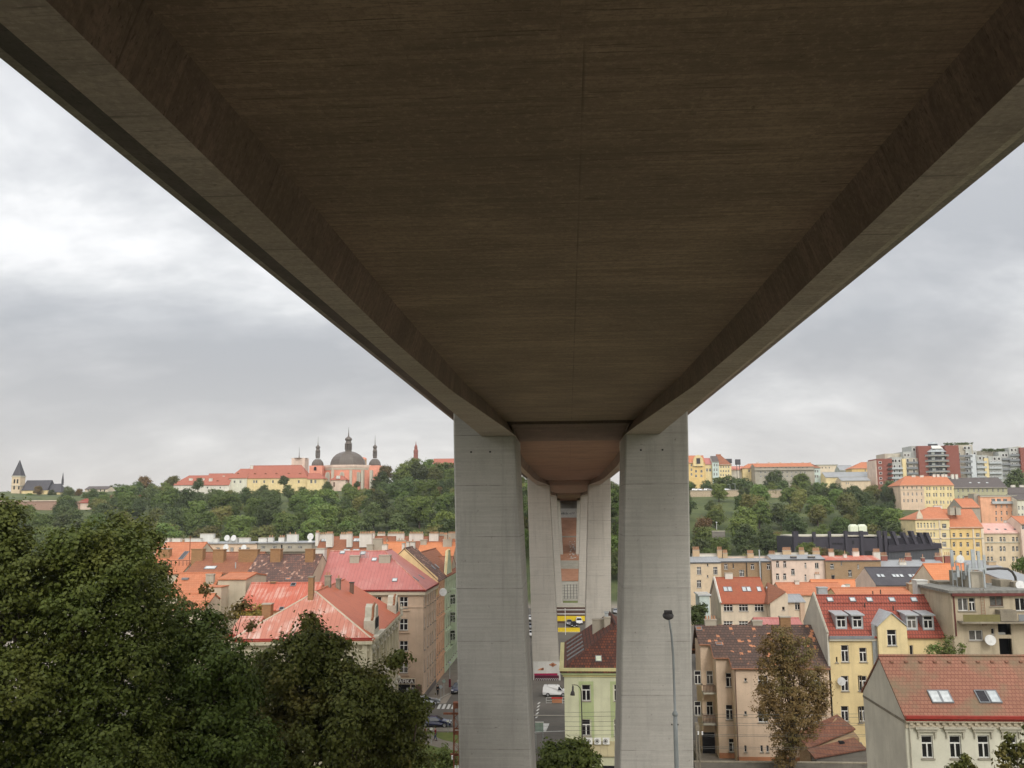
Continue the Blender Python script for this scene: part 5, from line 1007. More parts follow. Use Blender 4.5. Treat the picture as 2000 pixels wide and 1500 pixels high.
# ------------------------------------------------------------------ right hillside houses
def hb(label, pl, pr, Y, pe, dep, wall, zb=None, roofm=None, pr_=None, cols=(), rows=(), w_=3, st='T', hip=(0, 0), name='apartment_house', extra=(), side=.02, axis='x', rp=.5, left=()):
    k = F(name, label, pl, pr, Y, pe, dep, wall, zb=zb)
    if roofm and pr_ is not None: k.roof(roofm, zy((pl+pr)/2, pr_, Y+dep*rp), axis, hip=hip, side=side, over=.5, rpos=rp)
    elif roofm: k.flat(roofm)
    for c in cols: k.wpx([c], rows, w_, st=st, sill=False)
    for (cc, rr, ww, ss) in extra: k.wpx(cc, rr, ww, st=ss, sill=False)
    k.done(); k.band(k.ze-.5, k.ze-.05, .35, 'limestone', 'cornice'); return k
k = hb('yellow corner apartment house with cream pilasters and curved gable, orange roof', 1787, 1854, 372, 1013, 16, 'pale_yellow', 4, 'tile_orange', 991, hip=(8, 0), extra=[([1793, 1799, 1805.5, 1812, 1818.5, 1824.5], [(1021, 1031), (1040, 1049), (1058, 1068), (1075, 1085)], 2.6, 'T'), ([1844], [(1023, 1032), (1041, 1050), (1058, 1068)], 8, 'T3')])
gb = MB(); u0 = HY(1791, 1013, 371.5).x+k.dx; u1 = HY(1803, 1013, 371.5).x+k.dx; zt = zy(1797, 996, 371.5)-k.zb
pts = [(u0, k.ze), (u0+.2, k.ze+1.4), (u0+.9, zt-.6), ((u0+u1)/2, zt), (u1-.9, zt-.6), (u1-.2, k.ze+1.4), (u1, k.ze)]
gb.hexa([(x, -.5, z) for x, z in pts], [(x, .2, z) for x, z in pts]); gb.build('curved_gable', 'pale_cream', k.root)
for pa in (1033.5, 1052, 1071): k.band(k.hit('F', 1820, pa)[1]-.2, k.hit('F', 1820, pa)[1]+.2, .25, 'pale_cream', 'string_course')
MB().box(HY(1833, 1013, 371.7).x+k.dx, HY(1836, 1013, 371.7).x+k.dx, -.25, -.003, 0, k.ze-.6).build('pilaster', 'pale_cream', k.root); k.chim(1862, 1868, 1020-29, 5, 'chimney_white', 1, 3); k.chim(1824, 1840, 987, 9, 'chimney_white', 1, 3)
k = hb('strong yellow apartment house with large plain orange roof', 1854, 1920, 372, 1029, 18, 'strong_yellow', 4, 'tile_russet', 994, extra=[([1863, 1876.5, 1890], [(1041, 1049), (1059, 1068), (1076, 1085)], 5, 'T'), ([1909.5], [(1041, 1049), (1059, 1068), (1076, 1085)], 7.5, 'T3')])
for m_ in [k.roofo]: m_.data = m_.data.copy(); m_.data.materials[0] = M['tile_orange']
k.chim(1855, 1864, 991, 2, 'chimney_grey', 2.5, down=3); k.chim(1867, 1876, 991, 2, 'chimney_grey', 2.5, down=3); k.band(k.hit('F', 1880, 1051)[1]-.2, k.hit('F', 1880, 1051)[1]+.15, .4, 'limestone', 'string_course')
MB().box(HY(1899, 1030, 371.7).x+k.dx, HY(1902, 1030, 371.7).x+k.dx, -.25, -.003, 0, k.ze-.6).build('pilaster', 'pale_cream', k.root); MB().box(k.x1-1, k.x1, -.25, -.003, 0, k.ze-.6).build('pilaster', 'pale_cream', k.root)
k = hb('cream apartment house with pale pink sheet roof and paired windows', 1920, 1993, 374, 1040, 14, 'cream', 4, 'metal_pink', 1022, extra=[([1930, 1937, 1954.5, 1961.5, 1979, 1986.5], [(1049, 1058), (1067, 1077), (1087, 1096)], 4.6, 'T')])
k.band(k.hit('F', 1960, 1059)[1]-.2, k.hit('F', 1960, 1059)[1]+.15, .3, 'limestone', 'string_course')
for px in (1931, 1947, 1963.5, 1982): dr = k.skylight(px, 1034, .9, .9, mat='pane')
k.chim(1978, 1990, 1014, 8, 'chimney_white', 1, 0); k.chim(1962, 1976, 1016, 9, 'chimney_white', 1, 0)
hb('white rendered house cut by the right picture edge', 1993, 2040, 372, 1022, 14, 'pink_white', 4, 'tile_orange', 1008, extra=[([1998], [(1026, 1034)], 5, 'T')])
k = hb('salmon pink house with roof terrace and glazed attic', 1914, 1985, 415, 968, 16, 'salmon', 12, 'roof_bitumen', None, extra=[([1940, 1951, 1963], [(974, 984)], 7.5, '3'), ([1945.5, 1956, 1966.5, 1977], [(986, 992), (998, 1006)], 2.8, 'T'), ([1945.5, 1956], [(1010, 1018)], 2.8, 'T')])
k.band(k.hit('F', 1950, 984)[1], k.hit('F', 1950, 979)[1], 1.2, 'galvanised', 'balcony', u=(HY(1935, 970, 415).x+k.dx, k.x1)); k.chim(1902, 1913, 964, 2, 'grey_wall', 6, 3, down=12)
hb('pale cream tower like house right of the salmon one', 1986, 2040, 410, 975, 16, 'ivory', 12, 'tile_grey', 964, extra=[([1990, 1997], [(988, 996), (1003, 1011), (1018, 1026)], 2.8, 'T')])
hb('low brick red roofed house wedged between yellow and salmon houses', 1878, 1914, 400, 990, 14, 'grey_wall', 8, 'tile_orange', 974)
k = hb('long pale orange house at the left end of the upper row', 1758, 1804, 490, 947, 18, 'salmon', 28, 'tile_orange', 930, hip=(6, 0), extra=[([1764.5, 1772, 1781.5, 1790.5, 1799.5], [(950, 954.5)], 2.4, 'S'), ([1765.5, 1773.5, 1782, 1790.5, 1800], [(962, 968), (975, 981)], 2.4, 'T')]); k.wallo.data.materials[0] = M['beige']; k.band(k.hit('F', 1780, 957)[1], k.hit('F', 1780, 956)[1], .2, 'limestone', 'string_course')
for a_, b_ in ((1781, 1788), (1797, 1804)): k.chim(a_, b_, 928, 8, 'chimney_white', 1)
k = hb('yellow house in the middle of the upper row with paired windows', 1804, 1863, 490, 947, 18, 'pale_yellow', 28, 'tile_orange', 930, extra=[([1810.5, 1815.5, 1824, 1829, 1837.5, 1843, 1851.5, 1857], [(951, 957), (963, 970), (978, 984)], 2.8, 'T')])
for i, a_ in enumerate((1822, 1830, 1839, 1845, 1858, 1866)): k.chim(a_, a_+5, 926, 8, 'chimney_white', 1)
for px in (1782, 1807): pass
k = hb('green grey house with dark roof at the right end of the upper row', 1863, 1967, 490, 952, 18, 'green_grey', 28, 'tile_grey', 933, extra=[([1871.5, 1880.5, 1891, 1902, 1911, 1919, 1928, 1939, 1949.5, 1959], [(954.5, 961)], 3, 'T'), ([1872, 1881.5, 1891], [(968, 974)], 3, 'T')])
for px in (1895, 1912, 1928): k.skylight(px, 943, 1.2, 1.0)
k = hb('grey roofed house at the far right of the upper row', 1967, 2040, 492, 968, 16, 'green_grey', 28, 'tile_grey', 952); k.chim(1975, 1983, 947, 8, 'chimney_white', 1); k.chim(1992, 2000, 947, 8, 'chimney_white', 1)

# big stepped apartment complex
ap = thing('apartment_complex', 'large stepped modern apartment complex with red brick towers and rounded balconies', 'apartment complex', (HY(1855, 940, 560).x, 560, 38))
def blk(pl, pr, pt, mat, dy=0, dep=16, name='block', pb=None):
    Y = 560+dy; a, b_ = HY(pl, pt, Y), HY(pr, pt, Y); z0 = 0 if pb is None else zy(pl, pb, Y)-38
    return MB().box(a.x-ap.location.x, b_.x-ap.location.x, dy, dy+dep, z0, a.z-38).build(name, mat, ap)
def win2(px, pt, pb, w_, dy, mat='pane', name='window', mtf='white_frame', par=None):
    Y = 560+dy; a, b_ = HY(px-w_/2, pt, Y), HY(px+w_/2, pb, Y); m_ = MB(); X = ap.location.x
    m_.box(a.x-X, b_.x-X, dy-.12, dy-.01, b_.z-38, a.z-38); o = m_.build(name, mtf, par or ap); t = .18
    MB().box(a.x-X+t, b_.x-X-t, dy-.16, dy-.121, b_.z-38+t, a.z-38-t).build('pane', mat, o)
    return o
def balc(pl, pr, p, dy, mat='gutter_grey', h_=3.2):
    Y = 560+dy; a, b_ = HY(pl, p, Y), HY(pr, p, Y); X = ap.location.x
    MB().box(a.x-X, b_.x-X, dy-1.2, dy-.01, a.z-38-.25, a.z-38).box(a.x-X, b_.x-X, dy-1.2, dy-1.1, a.z-38, a.z-38+.95).build('balcony', mat, ap)
blk(1712, 1742, 896, 'red_brick', 0); blk(1709.5, 1712, 899, 'pink_white', .5); blk(1728, 1790, 886, 'complex_cream', 8); blk(1741, 1762, 893, 'complex_grey', 1); blk(1762, 1769, 896, 'pale_yellow', 0); blk(1764, 1780, 882, 'complex_grey', 3); blk(1780, 1795, 871, 'complex_grey', 4); blk(1769, 1795, 895, 'complex_cream', 2)
blk(1793, 1818, 871, 'red_brick', 0); blk(1846, 1872, 870, 'red_brick', 0); blk(1818, 1846, 871, 'red_brick', 4)
blk(1867, 1899, 869, 'complex_cream', 3); blk(1885, 1897, 871, 'complex_grey', 2); blk(1897, 1907, 880, 'complex_grey', 4); blk(1895, 1905, 887, 'glass_roof', 1); blk(1906, 1928, 889, 'complex_grey', 3); blk(1922, 1930, 895, 'pale_yellow', 2); blk(1930, 1956, 891, 'complex_grey', 3); blk(1917, 1962, 880, 'complex_cream', 12); blk(1950, 1974, 882, 'complex_grey', 5); blk(1970, 2045, 874, 'complex_grey', 4); blk(1992, 2045, 874, 'red_brick', 2, pb=None); blk(1988, 1994, 872, 'complex_cream', 6)
for px, pt in ((1719, 901), (1719, 912), (1720, 922), (1720, 932), (1721, 941)): win2(px, pt, pt+4.5, 6, 0)
for px, pt, dy in ((1744, 897, 1), (1749, 897, 1), (1756.5, 897, 1), (1767.5, 886, 3), (1774, 886, 3), (1785, 875, 4), (1791.5, 875, 4), (1871, 873, 3), (1884.5, 872, 2), (1892, 872, 2), (1903.5, 883, 4), (1914, 892, 3), (1921, 892, 3), (1942.5, 893, 3), (1951, 893, 3), (1959, 886, 5), (1965, 886, 5), (1976, 876, 4), (1983, 876, 4)): win2(px, pt, pt+6, 5.5, dy)
for i in range(4):
    for px in (1747, 1757): win2(px, 908+i*9.3, 914+i*9.3, 5, 1)
    balc(1741, 1762, 916+i*9.3, 1, 'galvanised'); balc(1770, 1792, 905+i*10.5, 2); balc(1733, 1741, 908+i*9, 0, 'iron')
    for px in (1773, 1785): win2(px, 896+i*10.5, 904+i*10.5, 5, 2)
    for px in (1873, 1889): win2(px, 884+i*11, 891+i*11, 6, 2)
    balc(1870, 1898, 892+i*11, 2); balc(1907, 1926, 904+i*10, 3, 'galvanised'); balc(1931, 1956, 905+i*10, 3, 'galvanised'); balc(1956, 1972, 898+i*10, 5)
    for px in (1912, 1920): win2(px, 899.5+i*10, 905+i*10, 4.5, 3)
    for px in (1936, 1943, 1951): win2(px, 900+i*10, 906+i*10, 4.5, 3)
    if i < 3:
        balc(1972, 2000, 890+i*10, 4)
        for px in (1977, 1986, 1995): win2(px, 884+i*10, 890+i*10, 4.5, 4)
# rounded centre
c0 = HY(1830.5, 900, 560); rr = (HY(1857, 900, 560)-c0).x; cx = c0.x-ap.location.x
def zz_(p): return zy(1830, p, 556)-38
MB().lathe([(rr*.9, 0), (rr*.9, zz_(882))], (cx, 5), 20).build('round_wall', 'cladding_grey', ap)
for i in range(5):
    z = zz_(933-i*10.6); MB().lathe([(rr*1.1, z), (rr*1.1, z+.3), (rr*1.02, z+.31), (rr*1.02, z+.3)], (cx, 5), 20).build('balcony_ring', 'limestone', ap)
    MB().lathe([(rr*1.1, z+.3), (rr*1.1, z+1.1), (rr*1.07, z+1.1), (rr*1.07, z+.3)], (cx, 5), 20).build('railing', 'gutter_grey', ap)
    for k_ in range(7):
        t = math.pi*(1.12+.76*k_/6); x_, y_ = cx+rr*.92*math.cos(t), 5+rr*.92*math.sin(t); MB().box(-.9, .9, -.05, .05, z+.6, z+2.6).build('window', 'pane' if k_ % 2 else 'grey_green', ap, (x_, y_, 0), (0, 0, t+math.pi/2))
MB().lathe([(rr*1.02, zz_(882)), (rr*.62, zz_(873)), (rr*.36, zz_(871))], (cx, 5), 12).build('cone_roof', 'galvanised', ap); MB().hexa([(cx-3.1, 5-rr*.85, zz_(880)+1.2), (cx+3.1, 5-rr*.85, zz_(880)+1.2), (cx+2.6, 5-rr*.5, zz_(873.5)+1.0), (cx-2.6, 5-rr*.5, zz_(873.5)+1.0)], [(cx-3.1, 5-rr*.85, zz_(880)+1.5), (cx+3.1, 5-rr*.85, zz_(880)+1.5), (cx+2.6, 5-rr*.5, zz_(873.5)+1.3), (cx-2.6, 5-rr*.5, zz_(873.5)+1.3)]).build('roof_light', 'white_paint', ap)
MB().lathe([(rr*.34, zz_(876)), (rr*.34, zz_(865.5))], (cx, 5), 16).build('lantern', 'cladding_grey', ap); MB().lathe([(rr*.38, zz_(865.5)), (rr*.3, zz_(863)), (rr*.12, zz_(861)), (.02, zz_(860.3))], (cx, 5), 16).build('cupola', 'galvanised', ap)
tp = MB(); g_ = random.Random(3)
pts = []
for i in range(46): x = g_.uniform(1846, 1898) if i < 24 else g_.uniform(1918, 1962); v = HY(x, 869 if i < 24 else 881, 570); pts.append((v.x-ap.location.x, 10, v.z-38+.6, .9, .9, .8))
link('roof_plants', leaf_cloud('roof_plants', pts, 'leaf_far_dark', 6, .5, seed=2, leaves=14, clump=.5), ap)

# houses along the right ridge
def far(label, pl, pr, Y, pe, dep, wall, roofm, prr, wins, hip=(0, 0), zb=44, name='apartment_house'):
    return hb(label, pl, pr, Y, pe, dep, wall, zb, roofm, prr, hip=hip, extra=wins, name=name)
k = far('orange yellow house with curved gable beside the bridge pier on the ridge', 1344, 1377, 600, 903, 14, 'strong_yellow', 'tile_orange', 890, [([1350.5], [(906, 911), (915, 920), (924, 929)], 3, 'T'), ([1359.5, 1370], [(907, 912), (918, 923), (927, 932)], 4, 'T')])
u0, u1 = HY(1354, 903, 599).x+k.dx, HY(1374, 903, 599).x+k.dx; gb = MB(); n_ = 12; w2 = (u1-u0)/2; cc = (u0+u1)/2; zt = zy(1364, 887.5, 599)-k.zb
pts = [(cc-w2, k.ze-2.5), (cc-w2, k.ze)]+[(cc+w2*math.cos(math.pi*(1-t)), k.ze+(zt-k.ze)*math.sin(math.pi*(1-t))*.93) for t in np.linspace(.08, .92, n_)]+[(cc+w2, k.ze), (cc+w2, k.ze-2.5)]
gb.hexa([(x, -1, z) for x, z in pts], [(x, 1.5, z) for x, z in pts]); gb.build('curved_gable', 'yellow', k.root); MB().box(cc-1.2, cc+1.2, -1.15, -1.0, k.ze-1, k.ze+2.6).build('window', 'pane', k.root)
far('yellow house with red roof right of the curved gable house', 1377, 1391, 602, 906, 14, 'pale_yellow', 'metal_rose', 895, [([1381, 1387], [(915, 921)], 4, 'T')])
far('pale blue green narrow house on the ridge', 1391, 1404, 600, 901, 14, 'blue_white', 'tile_grey', 891, [([1395, 1400], [(906, 911), (915, 920), (924, 929)], 2.6, 'T')])
k = far('cream house with steep russet roof and dark crane like platform behind', 1404, 1428, 600, 907, 16, 'pale_yellow', 'tile_russet', 889, [([1408, 1413, 1418, 1423], [(910, 914), (918, 922), (926, 930)], 2.4, 'T')], hip=(0, 5)); k.chim(1399, 1408, 887, 8, 'tile_orange', 2); MB().box(k.x1-5, k.x1+2, 8, 12, k.ze+1.2, k.ze+4).build('roof_box', 'slate', k.root); MB().box(k.x1+4.5, k.x1+7.5, 8, 11, k.ze+.2, k.ze+3.6).box(k.x1+5, k.x1+5.3, 9, 9.3, k.ze-9, k.ze+.2).box(k.x1+6.8, k.x1+7.1, 9, 9.3, k.ze-9, k.ze+.2).build('roof_platform', 'slate', k.root)
far('low house with bright red roof among ridge trees', 1428, 1455, 615, 917, 14, 'white_wall', 'metal_red', 911, [])
far('small yellow house with orange roof left of the long grey block', 1450, 1474, 612, 914, 14, 'yellow', 'tile_orange', 906, [([1463], [(917, 922)], 3, 'T')], hip=(5, 0))
k = far('long grey brown apartment block with thin orange roof on the ridge', 1474, 1590, 600, 911, 16, 'grey_wall', 'tile_orange', 905, [([1486+i*8.2 for i in range(12)], [(911.8, 915)], 3, '2'), ([1486+i*8.6 for i in range(11)], [(920.5, 924.5), (928.5, 932)], 3.4, 'T')]); k.band(k.hit('F', 1530, 917)[1]-.5, k.hit('F', 1530, 917)[1], .8, 'grey_wall', 'string_course')
for a_ in (1478, 1500, 1522, 1545, 1566, 1580): k.chim(a_, a_+4, 902.5, 8, 'chimney_white', 1)
far('pale end house of the long grey block', 1590, 1602, 601, 913, 14, 'blue_white', 'tile_russet', 905, [([1592.5, 1597], [(918, 923), (928, 933)], 3, 'T')], hip=(0, 6))
far('distant cream flat roofed block on the horizon', 1596, 1636, 700, 908, 14, 'pale_cream', 'roof_bitumen', None, [([1606, 1613, 1620], [(912, 915)], 2, 'S')])
far('long pale yellow flat roofed building with grey sheet roof', 1612, 1722, 590, 931, 14, 'pale_yellow', 'metal_grey', 922, [])
far('pale yellow building standing lower in front with few windows', 1643, 1700, 560, 938, 12, 'cream', 'metal_grey', 932, [([1653, 1657], [(942, 946)], 2, 'T'), ([1657.5], [(953, 958)], 5, 'T')], zb=36)
far('house with grey green mansard roof behind the pale yellow building', 1640, 1668, 640, 918, 12, 'grey_green', 'metal_grey', 909, [])
far('house with orange roof and bright yellow gable left of the brick tower', 1664, 1710, 620, 914, 14, 'strong_yellow', 'tile_orange', 903, [([1690, 1697, 1704], [(917, 921), (925, 929)], 2.2, 'T')], hip=(8, 0))
# retaining wall and parked cars on the upper road
rw = thing('retaining_wall', 'tall stone retaining wall below the upper road with parked cars', 'wall', (HY(1380, 962, 545).x, 545, 30))
for (p1, p2, pt, pb) in ((1348, 1400, 959, 985), (1400, 1444, 958, 975), (1466, 1528, 958, 975)):
    a, b_ = HY(p1, pt, 545), HY(p2, pb, 545); MB().box(a.x-rw.location.x, b_.x-rw.location.x, 0, 4, b_.z-38, a.z-30).build('wall_section', 'retaining_stone', rw); MB().box(a.x-rw.location.x-.2, b_.x-rw.location.x+.2, -.3, 4.3, a.z-30+.02, a.z-30+.4).build('coping', 'grey_wall', rw)
# ------------------------------------------------------------------ left side of the street
# corner house with the tobacconist
h = House('corner_house', 'beige corner apartment house with rose red sheet roof and a tobacconist sign at street level', -43.0, GX, GY, 186, 0, zy(810, 1149, GY), 'rosy_beige', cat='apartment house')
zr = zy(720, 1076, GY+8.5)
YD = HX(852, 1250, GX).y
h.y1 = YD-GY
rowpx = [(1166, 1188), (1208.5, 1231), (1252, 1272), (1294.5, 1314.5)]
h.wpx([788.5, 737], rowpx, 16.5, st='H')
zs = [h.hit('F', 788, b_)[1] for a, b_ in rowpx]
h.wm('R', [1.6, 5.2, 8.2, 10.8, 14.0, 16.6], zs, 1.25, 2.0, st='H'); h.wm('R', [5.2, 8.2, 10.8, 14.0], [1.6], 1.2, 2.2, st='T')
a = h.hit('F', 775, 1357); b_ = h.hit('F', 801, 1337); c_ = h.hit('F', 803, 1355); d_ = h.hit('F', 811, 1338)
h.op['F'] += [(a[0], b_[0], a[1]-.2, b_[1]), (c_[0], d_[0], c_[1], d_[1])]
# roof: front wing and street wing, hipped at the corner
ze = h.ze; zr_ = zr; hw = 8.5; ov = .5; s_ = (zr_-ze)/hw; rf = MB()
X0, X1, Yb = h.x0, h.x1, h.y1
zE = ze-ov*s_
P1, P2, P3 = (X0, hw, zr_), (X1-hw, hw, zr_), (X1-hw, Yb, zr_)
e0, e1, e2 = (X0, -ov, zE), (X1+ov, -ov, zE), (X1+ov, Yb, zE)
for fc in ([e0, e1, P2, P1], [e1, e2, P3, P2], [P1, P2, (X1-2*hw, 2*hw, ze), (X0, 2*hw, ze)], [P2, P3, (X1-2*hw, Yb, ze), (X1-2*hw, 2*hw, ze)]):
    rf.poly(fc); rf.poly([(p[0], p[1], p[2]-.2) for p in fc])
for a_, b2 in ((e0, e1), (e1, e2), (e0, P1)): rf.poly([a_, b2, (b2[0], b2[1], b2[2]-.2), (a_[0], a_[1], a_[2]-.2)])
h.roofo = rf.build('roof', 'metal_rose', h.root); h.side['F'] = ((0, 0, ze), Vector((0, -s_, 1)).normalized()); h.side['R'] = ((X1, 0, ze), Vector((s_, 0, 1)).normalized())
hc = MB(); hc.tube([P1, P2, P3], .14, 6); hc.tube([e1, P2], .1, 6); hc.build('ridge_cap', 'metal_washed', h.roofo)
h.done()
h.band(ze-.5, ze-.2, .5, 'gutter_red', 'gutter', 'FR', ext=.5); h.band(ze-1.1, ze-.51, .4, 'party_wall', 'cornice', 'FR', ext=.4); h.band(ze-3.2, ze-3.0, .1, 'rosy_beige', 'string_course', 'FR')
h.band(0, 1.0, .06, 'stone_plinth', 'plinth', 'R')
for z in zs: MB().box(h.hit('F', 788, 1200)[0]-1.1, h.hit('F', 788, 1200)[0]+1.1, -.2, -.003, z-.45, z-.25).build('window_ledge', 'rosy_beige', h.root)
for px, py in ((709, 1080.5), (771, 1133), (731, 1093), (669, 1079)): h.skylight(px, py, .9, .9)
for px, py in ((833, 1118), (823, 1127), (812, 1131)): h.skylight(px, py, .5, 1.3, side='R')
h.chimb(683, 701, 1085, 1100, 'chimney_grey', 1.4); h.chimb(740, 762, 1084, 1100, 'chimney_grey', 1.4); h.chimb(613, 634, 1071, 1100, 'chimney_white', 1.6)
rl = MB(); p_, _ = h.hitroof(703, 1090); q_, _ = h.hitroof(719, 1090)
for i in range(7): x = p_.x+(q_.x-p_.x)*i/6; rl.box(x-.03, x+.03, p_.y, p_.y+.05, p_.z, p_.z+1)
rl.box(p_.x, q_.x, p_.y, p_.y+.05, p_.z+1, p_.z+1.06); rl.build('roof_railing', 'galvanised', h.roofo)
# sign
sp0, sp1 = h.hit('F', 765, 1335.5), h.hit('F', 811.5, 1324.5)
sg = MB().box(sp0[0], sp1[0], -.28, -.1, sp0[1], sp1[1]).build('sign_board', 'sign_cream', h.root); MB().box(sp0[0]+.1, sp1[0]-.1, -.31, -.281, sp0[1]+.1, sp1[1]-.1).build('sign_face', 'sign_brown', sg)
def text_obj(s, width, height, mat, parent, loc, rot=(math.pi/2, 0, 0), bold=.012, name='lettering'):
    cu = bpy.data.curves.new('t', 'FONT'); cu.body = s; cu.size = 1; cu.extrude = .012; cu.offset = bold; t = bpy.data.objects.new('t', cu); COL.objects.link(t)
    bpy.context.view_layer.update(); me = bpy.data.meshes.new_from_object(t.evaluated_get(bpy.context.evaluated_depsgraph_get())); bpy.data.objects.remove(t)
    co = np.empty(len(me.vertices)*3, dtype=np.float32); me.vertices.foreach_get('co', co); co = co.reshape(-1, 3)
    mn, mx_ = co.min(0), co.max(0); co[:, 0] = (co[:, 0]-mn[0])/(mx_[0]-mn[0])*width; co[:, 1] = (co[:, 1]-mn[1])/(mx_[1]-mn[1])*height; me.vertices.foreach_set('co', co.ravel())
    me.materials.clear(); me.materials.append(M[mat]); me.name = name; return link(name, me, parent, loc, rot)
ta, tb_ = h.hit('F', 766.5, 1333.8), h.hit('F', 808.5, 1326)
text_obj('TRAFIKA', tb_[0]-ta[0], tb_[1]-ta[1], 'white_frame', sg, (ta[0], -.325, ta[1]), bold=.012)
sh = MB(); sh.box(a[0], b_[0], .2, .25, a[1]-.2, b_[1]); sh.box(c_[0], d_[0], .2, .25, c_[1], d_[1]); sh.build('shop_window', 'dark_inside', h.root)
sh = MB(); sh.box(a[0]+1.6, b_[0]-.3, .05, .15, a[1]+.1, a[1]+1.1); sh.box(c_[0]+.1, d_[0]-.1, .05, .15, c_[1]+.1, c_[1]+1.0); sh.build('shop_display', 'graffiti_pale', h.root)
sh = MB(); sh.box(a[0]-.25, a[0]-.05, -.08, -.003, 0, b_[1]+.1); sh.box(b_[0]+.02, c_[0]-.02, -.08, -.003, 0, b_[1]+.1); sh.box(a[0]-.05, b_[0]+.02, -.12, -.003, b_[1]+.02, b_[1]+.22); sh.build('shop_frame', 'pink_frame', h.root)
e_ = h.hit('F', 818, 1350); MB().box(e_[0]-.5, e_[0]+.5, -.04, -.005, 0, 2.7).build('door', 'brown_frame', h.root)
dish(h.root, (h.x1+.9, 17.0, zs[0]+1.2), .75, (.5, -1, .2))

# orange house with brown roof, next along the street
YO = HX(868, 1200, GX).y; xo = HY(790, 1070, YD+.2).x
h = House('street_house', 'orange rendered house with yellow gable and grooved brown roof along the side street', xo*2-GX, GX, YD+.05, YO, 0, zy(856, 1130, YD+.1), 'orange_wall')
h.roof('tile_brown_mottled', zy(790, 1071, YD), 'y', over=.5, side=.15)
h.wm('R', [1.6+i*2.6 for i in range(4)], [1.5, 5.0, 8.6, 12.2, 15.4], 1.1, 2.0); h.done()
gm = MB(); gm.hexa([(h.x0, -.09, h.ze-3), (h.x1+.3, -.09, h.ze-3), (h.x1+.3, -.09, h.ze+.1), ((h.x0+h.x1)/2, -.09, h.P[2]+.12), (h.x0, -.09, h.ze+.1)], [(h.x0, -.02, h.ze-3), (h.x1+.3, -.02, h.ze-3), (h.x1+.3, -.02, h.ze+.1), ((h.x0+h.x1)/2, -.02, h.P[2]+.12), (h.x0, -.02, h.ze+.1)]); gm.build('gable_wall', 'yellow', h.root)
for z in (4.1, 11.3, h.ze-.7): h.band(z, z+.25, .18, 'orange_wall', 'string_course', 'R')
h.chim(785, 790, 1061, 1.0, 'chimney_white', .9, 0, down=4); h.chim(793, 799, 1058, 6, 'chimney_white', .9, 0, down=4); h.chim(801, 810, 1058, 9, 'chimney_white', .9, 1, down=4)
for px, py in ((846, 1108), (853, 1106)): h.skylight(px, py, .7, 1.2, side='R')
# mint house
YG = YO+34
h = House('street_house', 'mint green ornate house with attic gable along the side street', GX-11, GX+.15, YO+.05, YG, 0, zy(872, 1122, YO), 'mint')
h.roof('tile_russet', h.ze+4.2, 'y', over=.5, side=.1)
h.wm('R', [1.8+i*2.9 for i in range(11)], [1.5, 5.0, 8.6, 12.2, 15.2], 1.15, 2.1); h.done()
for z in (3.9, 7.8, 11.4, h.ze-.8): h.band(z, z+.3, .3, 'mint', 'string_course', 'R')
gm = MB(); gm.hexa([(h.x1-.35, .2, h.ze-.4), (h.x1+.12, .2, h.ze-.4), (h.x1+.12, 9, h.ze-.4), (h.x1-.35, 9, h.ze-.4)], [(h.x1-.35, 3, h.ze+4.5), (h.x1+.12, 3, h.ze+4.5), (h.x1+.12, 6, h.ze+4.5), (h.x1-.35, 6, h.ze+4.5)]); gm.build('attic_gable', 'mint', h.root)
MB().tube([(h.x1+.0, .1, h.ze-.3), (h.x1+.0, 3, h.ze+4.6), (h.x1, 6, h.ze+4.6), (h.x1, 9.1, h.ze-.3)], .25, 4).build('coping', 'pale_yellow', h.root)
bw = MB(); bw.box(h.x1+.003, h.x1+1.0, 8, 12, 4.5, 15.5); bw.build('oriel', 'mint', h.root)
for i in range(3): fm, pm_, sm_ = window_meshes('T', 1.1, 2.0, 'white_frame'); o = link('window', fm, h.root, (h.x1+.5, 7.95, 5.3+i*3.6), (0, 0, 0)); link('pane', pm_, o)
h = House('street_house', 'pale yellow house farther up the side street behind the mint one', GX-12, GX, YG+.05, YG+40, 0, 19, 'pale_yellow'); h.roof('tile_orange', 24, 'y', over=.4); h.wm('R', [2+i*3 for i in range(12)], [1.5, 5, 8.6, 12.2, 15.2], 1.1, 2); h.done()

# old mottled roof house behind the white ornate one
xf0, xf1 = -54.6, -43.1
h = House('rear_house', 'house with mottled brown tile roof and ochre chimneys left of the rose red roof', xf0, xf1, 153.5, 170, 0, zy(540, 1137, 153.2), 'party_wall')
h.roof('tile_brown_mottled', zy(560, 1083, 162), 'x', side=.02, over=.3); h.done()
for a_, b_, t_, pb_ in ((528, 548, 1072, 1098), (596, 612, 1072, 1098)): h.chimb(a_, b_, t_, pb_, 'ochre_brick', 1.4, cap='ochre_brick')
for px, py in ((506, 1132), (563, 1131)): h.skylight(px, py, .9, .6, mat='tile_orange' )
# orange roofs on the far left
h = House('rear_house', 'house with russet tiled roof, wide barred roof light and three ochre brick chimneys', HY(372, 1100, 160).x, xf0-.1, 158, 174, 0, zy(430, 1117, 158), 'party_wall')
h.roof('tile_russet', zy(430, 1079, 166), 'x', side=.02, over=.3); h.done(); h.chimb(416, 437, 1073, 1099, 'ochre_brick', 1.4, cap='ochre_brick'); h.chimb(374, 396, 1072, 1096, 'ochre_brick', 1.4, cap='ochre_brick'); h.chimb(466, 503, 1073, 1098, 'ochre_brick', 1.4, cap='ochre_brick')
sk = h.skylight(411, 1109, 2.0, 1.2); p_, _ = h.hitroof(460, 1110); MB().tube([p_, p_+Vector((0, 0, 1.0))], .1, 6).build('vent_pipe', 'galvanised', h.roofo)
h = House('rear_house', 'taller orange roofed house with long slanted roof light, partly behind the near trees', HY(285, 1110, 168).x, HY(372, 1100, 168).x-.2, 165, 187, 0, zy(330, 1118, 165), 'party_wall')
